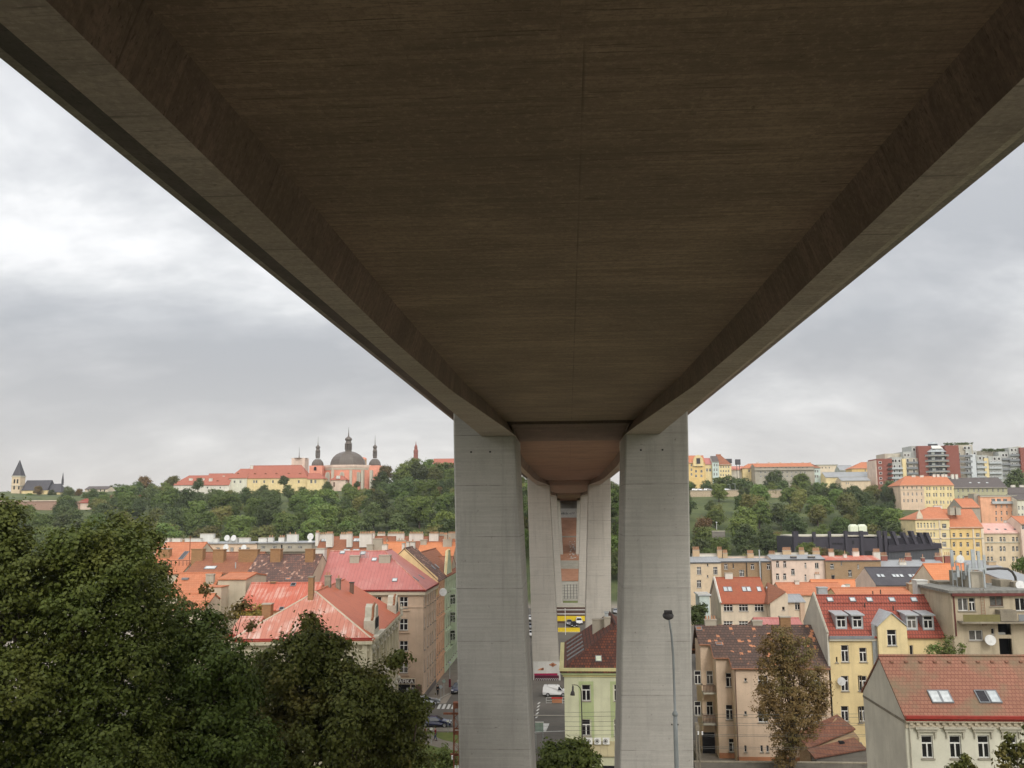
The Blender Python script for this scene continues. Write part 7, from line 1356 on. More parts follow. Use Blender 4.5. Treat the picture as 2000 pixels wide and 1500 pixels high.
# ------------------------------------------------------------------ vehicles
def car(label, paint, loc, rz, kind='estate', group=None, L=4.5, name='parked_car', cat='car'):
    """length along local x, nose at +x"""
    r_ = thing(name, label, cat, loc, rz, group); W_ = .86; h2 = L/2
    if kind == 'van': prof = [(-h2, .35), (-h2-.02, .8), (-h2+.05, 1.55), (-h2+.25, 1.83), (h2-1.75, 1.83), (h2-1.45, 1.72), (h2-.85, 1.12), (h2-.15, .92), (h2, .62), (h2, .32)]; gl = [(h2-1.72, 1.08), (h2-1.62, 1.62), (h2-1.42, 1.62), (h2-.98, 1.08)]; belt = 1.02
    elif kind == 'estate': prof = [(-h2, .35), (-h2-.03, .7), (-h2+.06, .98), (-h2+.42, 1.40), (-h2+.8, 1.47), (h2-2.1, 1.47), (h2-1.2, .98), (h2-.25, .80), (h2, .58), (h2, .32)]; gl = [(-h2+.38, .96), (-h2+.62, 1.36), (h2-2.2, 1.38), (h2-1.42, .96)]; belt = .92
    else: prof = [(-h2, .35), (-h2-.02, .75), (-h2+.15, 1.0), (-h2+.6, 1.40), (-h2+1.1, 1.47), (h2-2.0, 1.45), (h2-1.1, .97), (h2-.25, .82), (h2, .6), (h2, .32)]; gl = [(-h2+.55, .98), (-h2+.85, 1.36), (h2-2.1, 1.36), (h2-1.35, .98)]; belt = .94
    def wd(z): return W_ if z <= belt else W_-.30*(z-belt)/(.5 if kind != 'van' else .85)
    mb = MB(); n = len(prof); bev = .08
    ringL = [(x, -wd(z)+(bev if i in (0, n-1) else 0), z) for i, (x, z) in enumerate(prof)]; ringR = [(x, -y, z) for x, y, z in ringL]
    k = len(mb.v); mb.v += ringL+ringR
    # side faces split at the belt so that the body tapers above it
    mb.f.append(tuple(range(k, k+n))); mb.f.append(tuple(range(k+2*n-1, k+n-1, -1))); mb.mi += [0, 0]
    for i in range(n): j = (i+1) % n; mb.f.append((k+i, k+n+i, k+n+j, k+j)); mb.mi.append(0)
    body = mb.build('body', paint, r_)
    for s_ in (-1, 1): MB().poly([(x, s_*(wd(z)+.006), z) for x, z in gl]).build('side_window', 'car_glass', r_)
    pl_ = MB()
    xm = (gl[1][0]+gl[2][0])/2
    if kind != 'van':
        for s_ in (-1, 1): pl_.hexa([(xm-.05, s_*(wd(.95)+.008), .95), (xm+.05, s_*(wd(.95)+.008), .95), (xm+.05, s_*(wd(.95)+.012), .95), (xm-.05, s_*(wd(.95)+.012), .95)], [(xm-.05, s_*(wd(1.37)+.008), 1.37), (xm+.05, s_*(wd(1.37)+.008), 1.37), (xm+.05, s_*(wd(1.37)+.012), 1.37), (xm-.05, s_*(wd(1.37)+.012), 1.37)])
        pl_.build('door_pillar', paint, r_)
    def onprof(i, t): a, b_ = prof[i], prof[i+1]; return (a[0]+(b_[0]-a[0])*t, a[1]+(b_[1]-a[1])*t)
    wi = 5 if kind != 'van' else 5
    (xa, za), (xb, zb_) = onprof(wi, .08), onprof(wi, .92); nrm = .008
    ws = MB(); ws.poly([(xa+nrm, -wd(za)+.08, za+nrm), (xb+nrm, -wd(zb_)+.08, zb_+nrm), (xb+nrm, wd(zb_)-.08, zb_+nrm), (xa+nrm, wd(za)-.08, za+nrm)]); ws.build('windscreen', 'car_glass', r_)
    ri = 2; (xa, za), (xb, zb_) = onprof(ri, .1), onprof(ri, .9); ws = MB(); ws.poly([(xa-nrm, -wd(za)+.1, za), (xb-nrm, -wd(zb_)+.1, zb_), (xb-nrm, wd(zb_)-.1, zb_), (xa-nrm, wd(za)-.1, za)]); ws.build('rear_window', 'car_glass' if kind != 'van' else paint, r_)
    for x_ in (-h2+.85, h2-.85):
        for s_ in (-1, 1):
            w = MB(); w.lathe([(.31, -.1), (.33, -.07), (.33, .07), (.31, .1)], n=16); o = w.build('wheel', 'rubber', r_, (x_, s_*(W_-.06), .33), (math.pi/2, 0, 0)); q = MB(); q.lathe([(.2, -.115), (.21, .115)], n=12); q.build('rim', 'rim', o)
    for s_ in (-1, 1):
        MB().box(h2-.18, h2+.015, s_*.62-.17, s_*.62+.17, .62, .78).build('headlight', 'headlight', r_); MB().box(-h2-.035, -h2+.08, s_*.7-.1, s_*.7+.1, .72, .98).build('tail_light', 'tail_light', r_)
        MB().box(h2-1.6, h2-1.42, s_*(W_+.02)-.09, s_*(W_+.02)+.09, .98, 1.1).build('mirror', paint, r_)
    MB().box(h2-.05, h2+.06, -.78, .78, .34, .52).build('bumper', 'black_paint', r_); MB().box(-h2-.08, -h2+.03, -.78, .78, .34, .52).build('bumper', 'black_paint', r_); MB().box(h2+.062, h2+.075, -.26, .26, .4, .5).build('number_plate', 'white_plastic', r_)
    return r_
p = HZ(855, 1421, 0); car('dark blue estate car driving across the junction beside the trees', 'navy_paint', (p.x-.4, p.y+.6, .02), 0.0, 'estate', name='estate_car')
p = HZ(889, 1357, 0); car('dark blue hatchback parked along the kerb with its nose towards the crossing', 'dark_blue_paint', (p.x+.1, p.y+2.2, .02), -math.pi/2, 'hatch', L=4.1, name='hatchback')
car('white car parked directly behind the dark blue hatchback', 'white_car_paint', (p.x+.4, p.y+8.6, .02), -math.pi/2, 'estate')
p = HZ(1090, 1362, 0); car('white panel van with roof bars behind the red and white barrier', 'white_car_paint', (p.x-.45, p.y+1.0, .02), 0.0, 'van', L=4.3, name='panel_van', cat='van')
v = [o for o in bpy.data.objects if o.name.startswith('panel_van')][0]
for x_ in (-1.4, .1): MB().box(x_, x_+.06, -.6, .6, 1.83, 1.92).build('roof_bar', 'iron', v)
p = HZ(1500, 1497, 0); car('silver estate car parked in the courtyard under the brown chestnut tree', 'silver_paint', (HY(1506, 1470, 112.4).x, 112.4, .96), math.pi, 'estate', name='estate_car')
p = HZ(835, 1374, 0); car('silver car half hidden by leaves in front of the tobacconist', 'silver_paint', (p.x, p.y-1.2, .02), 0.5, 'hatch', L=4.1)
for px, py, mt, k_, lb in ((1112, 1221, 'silver_paint', 'hatch', 'silver car parked behind the yellow fence, left one'), (1131, 1219, 'white_car_paint', 'van', 'white van parked behind the yellow fence'), (1121, 1225, 'black_car_paint', 'hatch', 'dark car parked low behind the yellow fence')):
    p = HZ(px, py, 0); car(lb, mt, (p.x, p.y, .02), -math.pi/2+.05, k_, L=4.1)
for px, py, mt, lb in ((1037, 1212, 'white_car_paint', 'white car on the road left of the second pier, farthest one'), (1037, 1228, 'silver_paint', 'silver car on the road left of the second pier, middle one'), (1037.5, 1243, 'white_car_paint', 'white car on the road left of the second pier, nearest one'), (1201, 1215, 'red_car_paint', 'red car behind the green house roof, right of the second pier'), (1203, 1198, 'silver_paint', 'silver car farther back right of the second pier')):
    p = HZ(px, py, 0); car(lb, mt, (p.x, p.y, .02), -math.pi/2, 'hatch', L=4.1)
far_names = ['white car at the left end of the retaining wall', 'silver car second from the left on the retaining wall road', 'white car on the retaining wall road beside the lamp mast', 'dark car in the middle of the retaining wall road', 'white car right of the middle on the upper road', 'silver car at the right end of the upper road']
for i, (px, mt) in enumerate(((1358, 'white_car_paint'), (1368, 'silver_paint'), (1381, 'white_car_paint'), (1388, 'black_car_paint'), (1402, 'white_car_paint'), (1421, 'silver_paint'))):
    q = HY(px, 957.5, 547); car(far_names[i], mt, (q.x, 547, q.z-.35), 0, 'hatch', L=4.1, group='cars on the upper road')
for i, (px, lb) in enumerate(((1690, 'white car on the grassy hillside road, left one'), (1702, 'dark car on the grassy hillside road, right one'))):
    q = HY(px, 996, 470); car(lb, 'white_car_paint' if i == 0 else 'black_car_paint', (q.x, 470, gz(0, 470)+1.0), .1, 'hatch', L=4.1, group='cars on the hillside')

# ------------------------------------------------------------------ people
def skin_obj(name, verts, edges, radii, mat, parent, sub=1):
    me = bpy.data.meshes.new(name); me.from_pydata(verts, edges, []); o = link(name, me, parent); me.materials.append(M[mat])
    bm = bmesh.new(); bm.from_mesh(me); lay = bm.verts.layers.skin.verify(); bm.verts.ensure_lookup_table()
    for v, r_ in zip(bm.verts, radii): v[lay].radius = (r_, r_)
    bm.verts[0][lay].use_root = True; bm.to_mesh(me); bm.free()
    o.modifiers.new('skin', 'SKIN').use_smooth_shade = True; s_ = o.modifiers.new('sub', 'SUBSURF'); s_.levels = sub; s_.render_levels = sub
    return o
def person(label, loc, rz, top, legs, hgt_=1.75, stride=.22, hair='dark_hair', arm=.1):
    r_ = thing('person', label, 'person', loc, rz); k = hgt_/1.75
    V, E, Rr = [], [], []
    def add(p, r, par=None): V.append(tuple(c*k for c in p)); Rr.append(r*k); i = len(V)-1; (E.append((par, i)) if par is not None else None); return i
    pel = add((0, 0, .95), .13); wa = add((0, 0, 1.12), .125, pel); chs_ = add((0, .01, 1.32), .15, wa); nk = add((0, 0, 1.48), .06, chs_); hd0 = add((0, .005, 1.56), .075, nk); hd = add((0, .01, 1.64), .095, hd0); add((0, .0, 1.71), .07, hd)
    nose = add((0, .105, 1.635), .018, hd)
    jt = {}
    for s_ in (-1, 1):
        sh_ = add((s_*.17, 0, 1.40), .07, chs_); el = add((s_*.23, -.02+s_*arm*.4, 1.12), .045, sh_); wr = add((s_*.24, .06+s_*arm, .89), .03, el); pm_ = add((s_*.24, .08+s_*arm, .83), .034, wr)
        for f_ in range(4): a = add((s_*.24+(f_-1.5)*.0, .055+f_*.017+s_*arm, .775-.004*abs(f_-1.5)), .009, pm_); add((s_*.235, .06+f_*.017+s_*arm, .735+.006*abs(f_-1)), .008, a)
        a = add((s_*.225, .12+s_*arm, .80), .010, pm_)
        hp_ = add((s_*.09, 0, .88), .10, pel); kn = add((s_*.10, s_*stride*.5+.03, .5), .062, hp_); an = add((s_*.10, s_*stride, .09), .038, kn); add((s_*.11, s_*stride+.16, .035), .035, an)
        jt[s_] = (sh_, el, wr, hp_, kn, an)
    skin_obj('body', V, E, Rr, 'skin', r_)
    def sub(idx, edges, grow, mat, name):
        mp_ = {i: j for j, i in enumerate(idx)}; skin_obj(name, [V[i] for i in idx], [(mp_[a], mp_[b]) for a, b in edges], [Rr[i]+grow for i in idx], mat, r_)
    i1 = [pel, wa, chs_, jt[-1][0], jt[-1][1], jt[-1][2], jt[1][0], jt[1][1], jt[1][2]]
    sub(i1, [(pel, wa), (wa, chs_), (chs_, jt[-1][0]), (jt[-1][0], jt[-1][1]), (jt[-1][1], jt[-1][2]), (chs_, jt[1][0]), (jt[1][0], jt[1][1]), (jt[1][1], jt[1][2])], .025, top, 'jacket')
    i2 = [pel, jt[-1][3], jt[-1][4], jt[-1][5], jt[1][3], jt[1][4], jt[1][5]]
    sub(i2, [(pel, jt[-1][3]), (jt[-1][3], jt[-1][4]), (jt[-1][4], jt[-1][5]), (pel, jt[1][3]), (jt[1][3], jt[1][4]), (jt[1][4], jt[1][5])], .02, legs, 'trousers')
    MB().lathe([(.085*k, 1.64*k), (.108*k, 1.67*k), (.10*k, 1.72*k), (.06*k, 1.765*k), (.01, 1.775*k)], (0, -.012), 12).build('hair', hair, r_, smooth=True)
    for s_ in (-1, 1): MB().box(s_*.11*k-.05, s_*.11*k+.05, (s_*stride)*k-.07, (s_*stride)*k+.2, 0, .07).build('shoe', 'black_paint', r_)
    return r_
p = HZ(855, 1358, .14); person('person in black walking on the pavement beside the corner house', (p.x, p.y, .15), .3, 'black_cloth', 'black_cloth', 1.78)
p = HZ(850.5, 1447, 0); person('person in dark red jacket and jeans walking on the path by the lawn', (p.x, p.y, .06), 1.4, 'maroon_cloth', 'jeans', 1.75)
p = HZ(831, 1443, 0); person('smaller person in bright red top on the path at the edge of the trees', (p.x, p.y, .06), 1.5, 'red_cloth', 'jeans', 1.45)

# ------------------------------------------------------------------ street furniture
# big street lamp in front of the right pier
YL = 46; base = HY(1321, 1500, YL); zb = gz(0, YL); lp = thing('street_lamp', 'tall grey street lamp with dark round head in front of the right bridge pier', 'street lamp', (base.x+.05, YL, zb))
def Lp(px, py): v = HY(px, py, YL); return (v.x-lp.location.x, 0, v.z-zb)
j = Lp(1318.5, 1394); MB().tube([(0, 0, -.3), Lp(1320, 1450), Lp(1318.8, 1397)], [.12, .105, .10], 12).build('pole', 'lamp_grey', lp, smooth=True)
MB().lathe([(.08, -.12), (.13, -.08), (.14, 0), (.09, .1), (.05, .14)], (j[0], 0), 12).build('collar', 'lamp_grey', lp, (0, 0, j[2]), smooth=True)
MB().tube([Lp(1318.5, 1392), Lp(1316.5, 1330), Lp(1314.8, 1280), Lp(1311.5, 1240), Lp(1308, 1218), Lp(1306, 1207)], [.062, .058, .055, .05, .045, .04], 10).build('arm', 'lamp_grey', lp, smooth=True)
hx = Lp(1304.5, 1202); hd = MB(); hd.lathe([(.01, -.16), (.16, -.14), (.26, -.05), (.27, .02), (.2, .13), (.1, .2), (.02, .22)], n=16); ho = hd.build('lamp_head', 'lamp_head_dark', lp, (hx[0], -.1, hx[2]), (.5, 0, 0), smooth=True)
MB().box(-.19, .19, -.1, .1, .17, .24).build('head_mount', 'lamp_head_dark', ho)
bk = Lp(1318, 1415); MB().box(bk[0]-.17, bk[0]-.11, -.04, .04, bk[2]-.03, bk[2]+.03).box(bk[0]+.11, bk[0]+.17, -.04, .04, bk[2]-.03, bk[2]+.03).build('bracket', 'iron', lp)
# goose neck lamp in front of the green house
YG_ = 99; b0 = HY(1137.5, 1466, YG_); lg = thing('goose_neck_lamp', 'old dark goose neck lamp with bell shade in front of the green house', 'street lamp', (b0.x, YG_, 0))
def Lg(px, py): v = HY(px, py, YG_); return (v.x-b0.x, 0, v.z)
MB().tube([(0, 0, 0), Lg(1137, 1440), Lg(1136.5, 1400), Lg(1135, 1350), Lg(1132.5, 1343), Lg(1127.5, 1338.5), Lg(1122, 1337.5), Lg(1117, 1338)], [.075, .07, .06, .05, .045, .04, .035, .035], 8).build('pole', 'iron', lg, smooth=True)
s0 = Lg(1119, 1358); s1 = Lg(1117, 1339); hh = s1[2]-s0[2]; MB().lathe([(.25, 0), (.2, hh*.3), (.1, hh*.5), (.09, hh*.9), (.04, hh)], n=12).build('lamp_shade', 'lamp_head_dark', lg, (s1[0]+.05, 0, s0[2]), (0, .06, 0), smooth=True)
# rusty lattice mast
def lattice(name, label, px0, px1, ptop, Y, mat, arms, ins=()):
    a, b_ = HY(px0, 1500, Y), HY(px1, 1500, Y); w = (b_.x-a.x)/2; cx = (a.x+b_.x)/2; H_ = zy((px0+px1)/2, ptop, Y); r_ = thing(name, label, 'lattice mast', (cx, Y, 0)); t = .035
    m_ = MB()
    for sx in (-1, 1):
        for sy in (-1, 1): m_.box(sx*w-t, sx*w+t, sy*w-t, sy*w+t, 0, H_)
    m_.build('frame', mat, r_); z = 0; br = MB(); s_ = 1
    while z < H_-.5:
        for sy in (-1, 1): br.tube([(-s_*w, sy*w, z), (s_*w, sy*w, z+.5)], .018, 4); br.tube([(sy*w, -s_*w, z), (sy*w, s_*w, z+.5)], .018, 4)
        z += .5; s_ = -s_
    br.build('bracing', mat, r_); MB().box(-w-.05, w+.05, -w-.05, w+.05, H_, H_+.5).build('cap', mat, r_)
    for (pa, pb, py, hb_) in arms:
        u, v = HY(pa, py, Y), HY(pb, py, Y); MB().box(u.x-cx, v.x-cx, -.06, .06, u.z-hb_/2, u.z+hb_/2).build('cross_arm', mat, r_)
    for (px, py) in ins: u = HY(px, py, Y); MB().lathe([(.05, -.18), (.1, -.12), (.05, -.06), (.1, 0), (.05, .06), (.1, .12), (.04, .18)], (u.x-cx, -.2), 8).build('insulator', 'white_plastic', r_, (0, 0, u.z))
    return r_
lattice('lattice_mast', 'rusty brown lattice railway mast at the left edge of the left bridge pier', 886.5, 897, 1383, 80, 'rust_steel', [(866, 898, 1393.5, .16), (880, 898, 1474, .2), (885, 899, 1431, .3), (885, 899, 1423, .12)], [(884, 1478), (890, 1498), (896, 1498)])
lattice('lattice_mast', 'slim pale lattice mast with dark signal heads right of the right bridge pier', 1362, 1367.5, 1427, 100, 'old_concrete', [(1360, 1371, 1431, .12), (1357, 1364, 1414, .35), (1357, 1364, 1421, .3)], [(1363, 1431), (1371, 1431)])
# wires
for i, (y0, y1, x0, x1, Y) in enumerate(((1390, 1388, 1046, 1214, 96), (1399, 1396, 1046, 1214, 96), (1408, 1407, 1046, 1214, 96), (1417, 1416, 1046, 1214, 96), (1425, 1424, 1046, 1214, 96), (1434, 1433, 1046, 1214, 96), (1394, 1393, 1357, 1650, 102), (1400, 1400, 1357, 1650, 102), (1411, 1411, 1357, 1690, 102), (1416, 1415, 1357, 1690, 102), (1434, 1433, 1357, 1690, 102), (1437, 1436, 1357, 1690, 102), (1458, 1457, 1357, 1690, 102), (1461, 1461, 1357, 1690, 102))):
    a, b_ = HY(x0, y0, Y), HY(x1, y1, Y); w_ = thing('overhead_wire', ('thin railway wire crossing in front of the green house, number counted from the top: ' if i < 6 else 'thin railway wire crossing in front of the beige courtyard house, counted from the top: ')+['first', 'second', 'third', 'fourth', 'fifth', 'sixth', 'seventh', 'eighth'][i if i < 6 else i-6], 'wire', (a.x, a.y, a.z), 0, 'overhead railway wires')
    L_ = b_.x-a.x; MB().tube([(-6, 0, 0), (L_*.5, 0, -.12+(b_.z-a.z)/2), (L_+6, 0, b_.z-a.z)], .016, 4).build('wire', 'wire', w_)
# barrier
p0, p1 = HZ(1067, 1374, 0), HZ(1100, 1374, 0); br = thing('road_barrier', 'white railing with red and white striped panel in front of the white van', 'barrier', (p0.x, p0.y, 0)); L_ = p1.x-p0.x+1.5; H_ = zy(1067, 1362, p0.y)
m_ = MB()
for x_ in (0, L_*.28, L_*.62, L_): m_.box(x_-.03, x_+.03, -.03, .03, 0, H_)
for z_ in (.1, H_*.5, H_-.03): m_.tube([(0, 0, z_), (L_, 0, z_)], .03, 4)
m_.build('railing', 'white_paint', br); MB().box(L_*.2, L_*.62, -.07, -.035, H_*.78, H_+.05).build('panel', 'barrier_red', br); MB().box(L_*.22, L_*.6, -.06, -.035, .1, H_*.7).build('panel', 'terracotta_plinth', br)
# cabinet
p0 = HZ(1053, 1452, 0); cb = thing('switch_cabinet', 'pale green metal cabinet on posts beside the left bridge pier', 'cabinet', (HY(1053, 1420, p0.y-4).x, p0.y-4, 0)); a, b_ = HY(1045.5, 1429, p0.y-4), HY(1061, 1412, p0.y-4); c_ = cb.location.x
MB().box(a.x-c_, b_.x-c_, 0, .5, a.z, b_.z).build('box', 'teal_box', cb); MB().box(a.x-c_-.05, b_.x-c_+.05, -.05, .55, b_.z, b_.z+.08).build('lid', 'white_paint', cb); MB().box(b_.x-c_-.1, b_.x-c_-.03, .2, .27, 0, a.z).box(a.x-c_+.03, a.x-c_+.1, .2, .27, 0, a.z).build('leg', 'galvanised', cb)
# sign posts and slim lamp on the pavement
for px, pt, pb, lb in ((861, 1340, 1369, 'thin grey sign post on the pavement edge, nearer one'), (867, 1329, 1359, 'thin grey sign post with round disc farther up the pavement')):
    p = HZ(px, pb, .14); H_ = zy(px, pt, p.y)-.14; s_ = thing('sign_post', lb, 'sign post', (p.x, p.y, .14)); MB().tube([(0, 0, 0), (0, 0, H_)], .04, 6).build('post', 'galvanised', s_); MB().lathe([(.01, 0), (.3, 0), (.3, .03), (.01, .03)], n=14).build('sign_disc', 'teal_box' if px > 862 else 'galvanised', s_, (0, -.06, H_-.1), (math.pi/2, 0, 0))
p = HZ(878.5, 1342, .14); H_ = zy(879, 1296, p.y)-.14; s_ = thing('street_lamp', 'slim street lamp with dark sleeve on the kerb of the side street', 'street lamp', (p.x, p.y, .14)); MB().tube([(0, 0, 0), (0, 0, H_)], [.09, .05], 8).build('pole', 'galvanised', s_); MB().tube([(0, 0, 0), (0, 0, 1.4)], .2, 8).build('sleeve', 'maroon_cloth', s_); MB().lathe([(.05, 0), (.3, .1), (.25, .25), (.03, .35)], n=10).build('lamp_head', 'galvanised', s_, (0, 0, H_))
for px, lb, ty in ((842.5, 'slim post with small white plate among the people by the lawn', 1421), (875, 'short grey post at the road edge near the rusty mast', 1406)):
    p = HZ(px, 1453 if px < 860 else 1432, 0); H_ = zy(px, ty, p.y); s_ = thing('sign_post', lb, 'sign post', (p.x, p.y, 0)); MB().tube([(0, 0, 0), (0, 0, H_)], .035, 6).build('post', 'galvanised', s_); MB().box(-.2, .2, -.05, -.03, H_-.3, H_).build('sign_plate', 'white_plastic', s_)
# graffiti wall and brown roofed shed
YW = 107; a, b_ = HY(1357, 1489, YW), HY(1700, 1484, YW); gw = thing('graffiti_wall', 'dark old wall covered in faded graffiti along the railway below the beige house', 'wall', (a.x, YW, 0))
MB().box(0, b_.x-a.x+14, 0, .35, -.5, a.z).build('wall_panel', 'wall_concrete', gw); MB().box(-.1, b_.x-a.x+14, -.06, .41, a.z, a.z+.1).build('coping', 'old_concrete', gw)
g_ = random.Random(12); x_ = 1.0
while x_ < b_.x-a.x-.5:
    g2 = MB(); z0 = g_.uniform(.5, .9); w_ = g_.uniform(.5, 1.0)
    pts = [(x_+w_*math.cos(t)*g_.uniform(.6, 1), -.02, z0+.42*math.sin(t*1.5)) for t in np.linspace(0, 6, 12)]; g2.tube(pts, .05, 4); g2.build('graffiti', g_.choice(['graffiti_pale', 'graffiti_pale', 'graffiti_black']), gw); x_ += w_*1.9
YS = 112; a, b_ = HY(1597, 1500, 110), HY(1692, 1500, 110)
h = House('brick_shed', 'low shed with brown tiled lean-to roofs and small chimney in front of the yellow house', HY(1562, 1450, 112).x, HY(1694, 1450, 112).x, 112, 117.6, 0, zy(1600, 1455, 112), 'pale_cream')
h.ze = zy(1620, 1468, 111)-0; rf = MB()
def Sp(px, py, Y): v = HY(px, py, Y); return (v.x+h.dx, v.y-112, v.z)
q1, q2, q3, q4 = Sp(1553, 1431, 115.5), Sp(1635, 1395, 116.5), Sp(1671, 1423, 114.5), Sp(1578, 1461, 111.8)
rf.hexa([(x, y, z-.15) for x, y, z in (q1, q4, q3, q2)], [q1, q4, q3, q2]); h.roofo = rf.build('roof', 'tile_shed', h.root)
r2 = MB(); q5, q6, q7, q8 = Sp(1576, 1463, 111.7), Sp(1668, 1440, 112.5), Sp(1693, 1462, 110.5), Sp(1591, 1480, 109.5)
r2.hexa([(x, y, z-.15) for x, y, z in (q5, q8, q7, q6)], [q5, q8, q7, q6]); r2.build('lean_to_roof', 'tile_shed', h.root); 
wl_ = MB(); wl_.hexa([(q1[0]+.3, 3.2, 0), (q4[0]+.3, .1, 0), (q3[0]-.2, .6, 0), (q3[0]-.2, 3.4, 0), (q2[0], 4.3, 0)], [(q1[0]+.3, 3.2, q1[2]-.2), (q4[0]+.3, .1, q4[2]-.25), (q3[0]-.2, .6, q3[2]-.6), (q3[0]-.2, 3.4, q3[2]-.2), (q2[0], 4.3, q2[2]-.2)]); wl_.build('wall', 'brown_brick', h.root)
MB().hexa([(q8[0]+.3, -2.2, 0), (q7[0], -1.4, 0), (q7[0], .5, 0), (q8[0]+.3, .05, 0)], [(q8[0]+.3, -2.2, q8[2]-.25), (q7[0], -1.4, q7[2]-.25), (q7[0], .5, q6[2]-.5), (q8[0]+.3, .05, q5[2]-.4)]).build('stone_wall', 'wall_concrete', h.root)
c_ = Sp(1643.5, 1452, 112.0); MB().box(c_[0]-.28, c_[0]+.28, c_[1]-.3, c_[1]+.3, c_[2]-.9, c_[2]+.25).build('chimney', 'dark_inside', h.roofo)

# school building with yellow bands seen between the piers
sc0, sc1 = HY(1080, 1200, 268), HY(1155, 1200, 268); sb = thing('banded_building', 'low building with brown, white and yellow bands seen between the second pair of piers', 'building', (0, 268, 0))
zs_ = [zy(1117, p, 268) for p in (1235, 1213, 1203, 1200, 1198, 1192, 1190, 1186, 1184)]
sc0.x += 5.5; sc1.x -= 5.5
MB().box(sc0.x-8, sc1.x+8, .3, 10, 0, zs_[8]).build('wall', 'grey_wall', sb)
for i, mt in enumerate(('band_brown', 'yellow_paint', 'band_brown', 'white_paint', 'band_brown', 'white_paint', 'band_brown', 'limestone')): MB().box(sc0.x-8, sc1.x+8, -.05*(i % 2), .29, zs_[i]+.01, zs_[i+1]-.01).build('facade_band', mt, sb)
p = HZ(1117, 1235, 0); yf = thing('yellow_fence', 'long bright yellow board fence in front of the parked cars between the piers', 'fence', (0, p.y, 0)); MB().box(sc0.x-4, sc1.x+2, 0, .1, 0.02, zy(1117, 1226, p.y)).build('board', 'yellow_paint', yf); MB().box(sc0.x-4, sc1.x+2, -.3, -.05, 0, zy(1117, 1237, p.y)+.4).build('base', 'limestone', yf)
pst = HZ(1104.5, 1240, 0); fp = thing('flag_pole', 'thin white pole standing between the second pair of piers', 'pole', (pst.x, pst.y, 0)); MB().tube([(0, 0, 0), (0, 0, zy(1104, 1188, pst.y))], .09, 6).build('pole', 'white_plastic', fp)
# fence on the slope behind it
yf_ = 327; fn = thing('mesh_fence', 'tall ball court fence of dark mesh on the terrace under the far bridge end', 'fence', (0, yf_, gz(0, yf_))); a, b_ = HY(1096, 1172, yf_), HY(1133, 1150, yf_); m_ = MB()
for i in range(9): x_ = a.x-1+(b_.x-a.x+2)*i/8; m_.box(x_-.07, x_+.07, -.07, .07, 0, 5)
for i in range(6): m_.box(a.x-1, b_.x+1, -.04, .04, i*.95, i*.95+.07)
m_.build('mesh', 'iron', fn)

# ------------------------------------------------------------------ trees
NEAR = [
 ('broadleaf_tree', 'tall leafy green tree at the far left edge, its top reaching the town wall', [(-5, 1022, 58), (-25, 1070, 90), (50, 1115, 72), (10, 1225, 100), (-10, 1370, 110), (70, 1330, 70)], 44, 'leaf_near', 21, .2),
 ('broadleaf_tree', 'large rounded green tree second from the left, highest crown of the near group', [(150, 1062, 54), (200, 1078, 60), (110, 1120, 60), (243, 1105, 52), (170, 1180, 85), (255, 1200, 70), (90, 1215, 62), (155, 1300, 90), (245, 1310, 80), (120, 1425, 100), (225, 1460, 100), (20, 1470, 110)], 47, 'leaf_near', 21, .2),
 ('broadleaf_tree', 'narrow green treetop behind the large rounded tree, next to the orange roofs', [(253, 1035, 38), (278, 1068, 42), (298, 1120, 36), (300, 1180, 42), (270, 1130, 45)], 54, 'leaf_near', 21, .2),
 ('broadleaf_tree', 'dark spreading tree in the lower left middle under the orange roofs', [(340, 1245, 62), (395, 1240, 52), (350, 1315, 82), (432, 1300, 55), (300, 1400, 92), (400, 1410, 92), (452, 1365, 60), (340, 1490, 95), (465, 1470, 80)], 50, 'leaf_near', 21, .2),
 ('maple_tree', 'broad olive green maple in front of the red sheet roofs', [(598, 1268, 44), (640, 1290, 50), (556, 1300, 50), (505, 1330, 52), (680, 1335, 42), (600, 1360, 85), (680, 1395, 72), (520, 1405, 85), (620, 1460, 95), (500, 1490, 85), (712, 1340, 34), (738, 1318, 22), (738, 1338, 18), (756, 1358, 8), (768, 1295, 10), (779, 1283, 6), (748, 1376, 30), (784, 1370, 13), (797, 1376, 10), (812, 1376, 9), (806, 1362, 6), (822, 1380, 5), (600, 1215, 16), (612, 1240, 24), (660, 1255, 20)], 56, 'leaf_maple', 21, .22),
 ('maple_tree', 'smaller maple at the bottom beside the junction', [(765, 1420, 42), (803, 1436, 26), (740, 1470, 62), (798, 1478, 34), (808, 1407, 15), (700, 1450, 50), (815, 1398, 10)], 58, 'leaf_maple', 21, .22),
]
for i, (nm_, lb, ls, Y, mt, per, sz) in enumerate(NEAR):
    L_ = plobes([(x, y, r_*(.9 if y < 1150 and i < 3 else 1)) for x, y, r_ in ls], Y, 1.6, seed=20+i); cx = sum(l_[0] for l_ in L_)/len(L_); b0 = (cx, Y, gz(0, Y))
    tree(nm_, lb, b0, L_, mt, per, sz, r=.3, seed=30+i, group='near trees on the slope', shell=.5, clump=.46, leaves=62)
sp = [(375, 1182, 20), (347, 1165, 18), (400, 1150, 10), (420, 1235, 24), (440, 1205, 12), (465, 1190, 9), (478, 1180, 6), (360, 1215, 24), (490, 1222, 12), (450, 1250, 24)]
nt = [o for o in scene.objects if o.name.startswith('broadleaf_tree')]
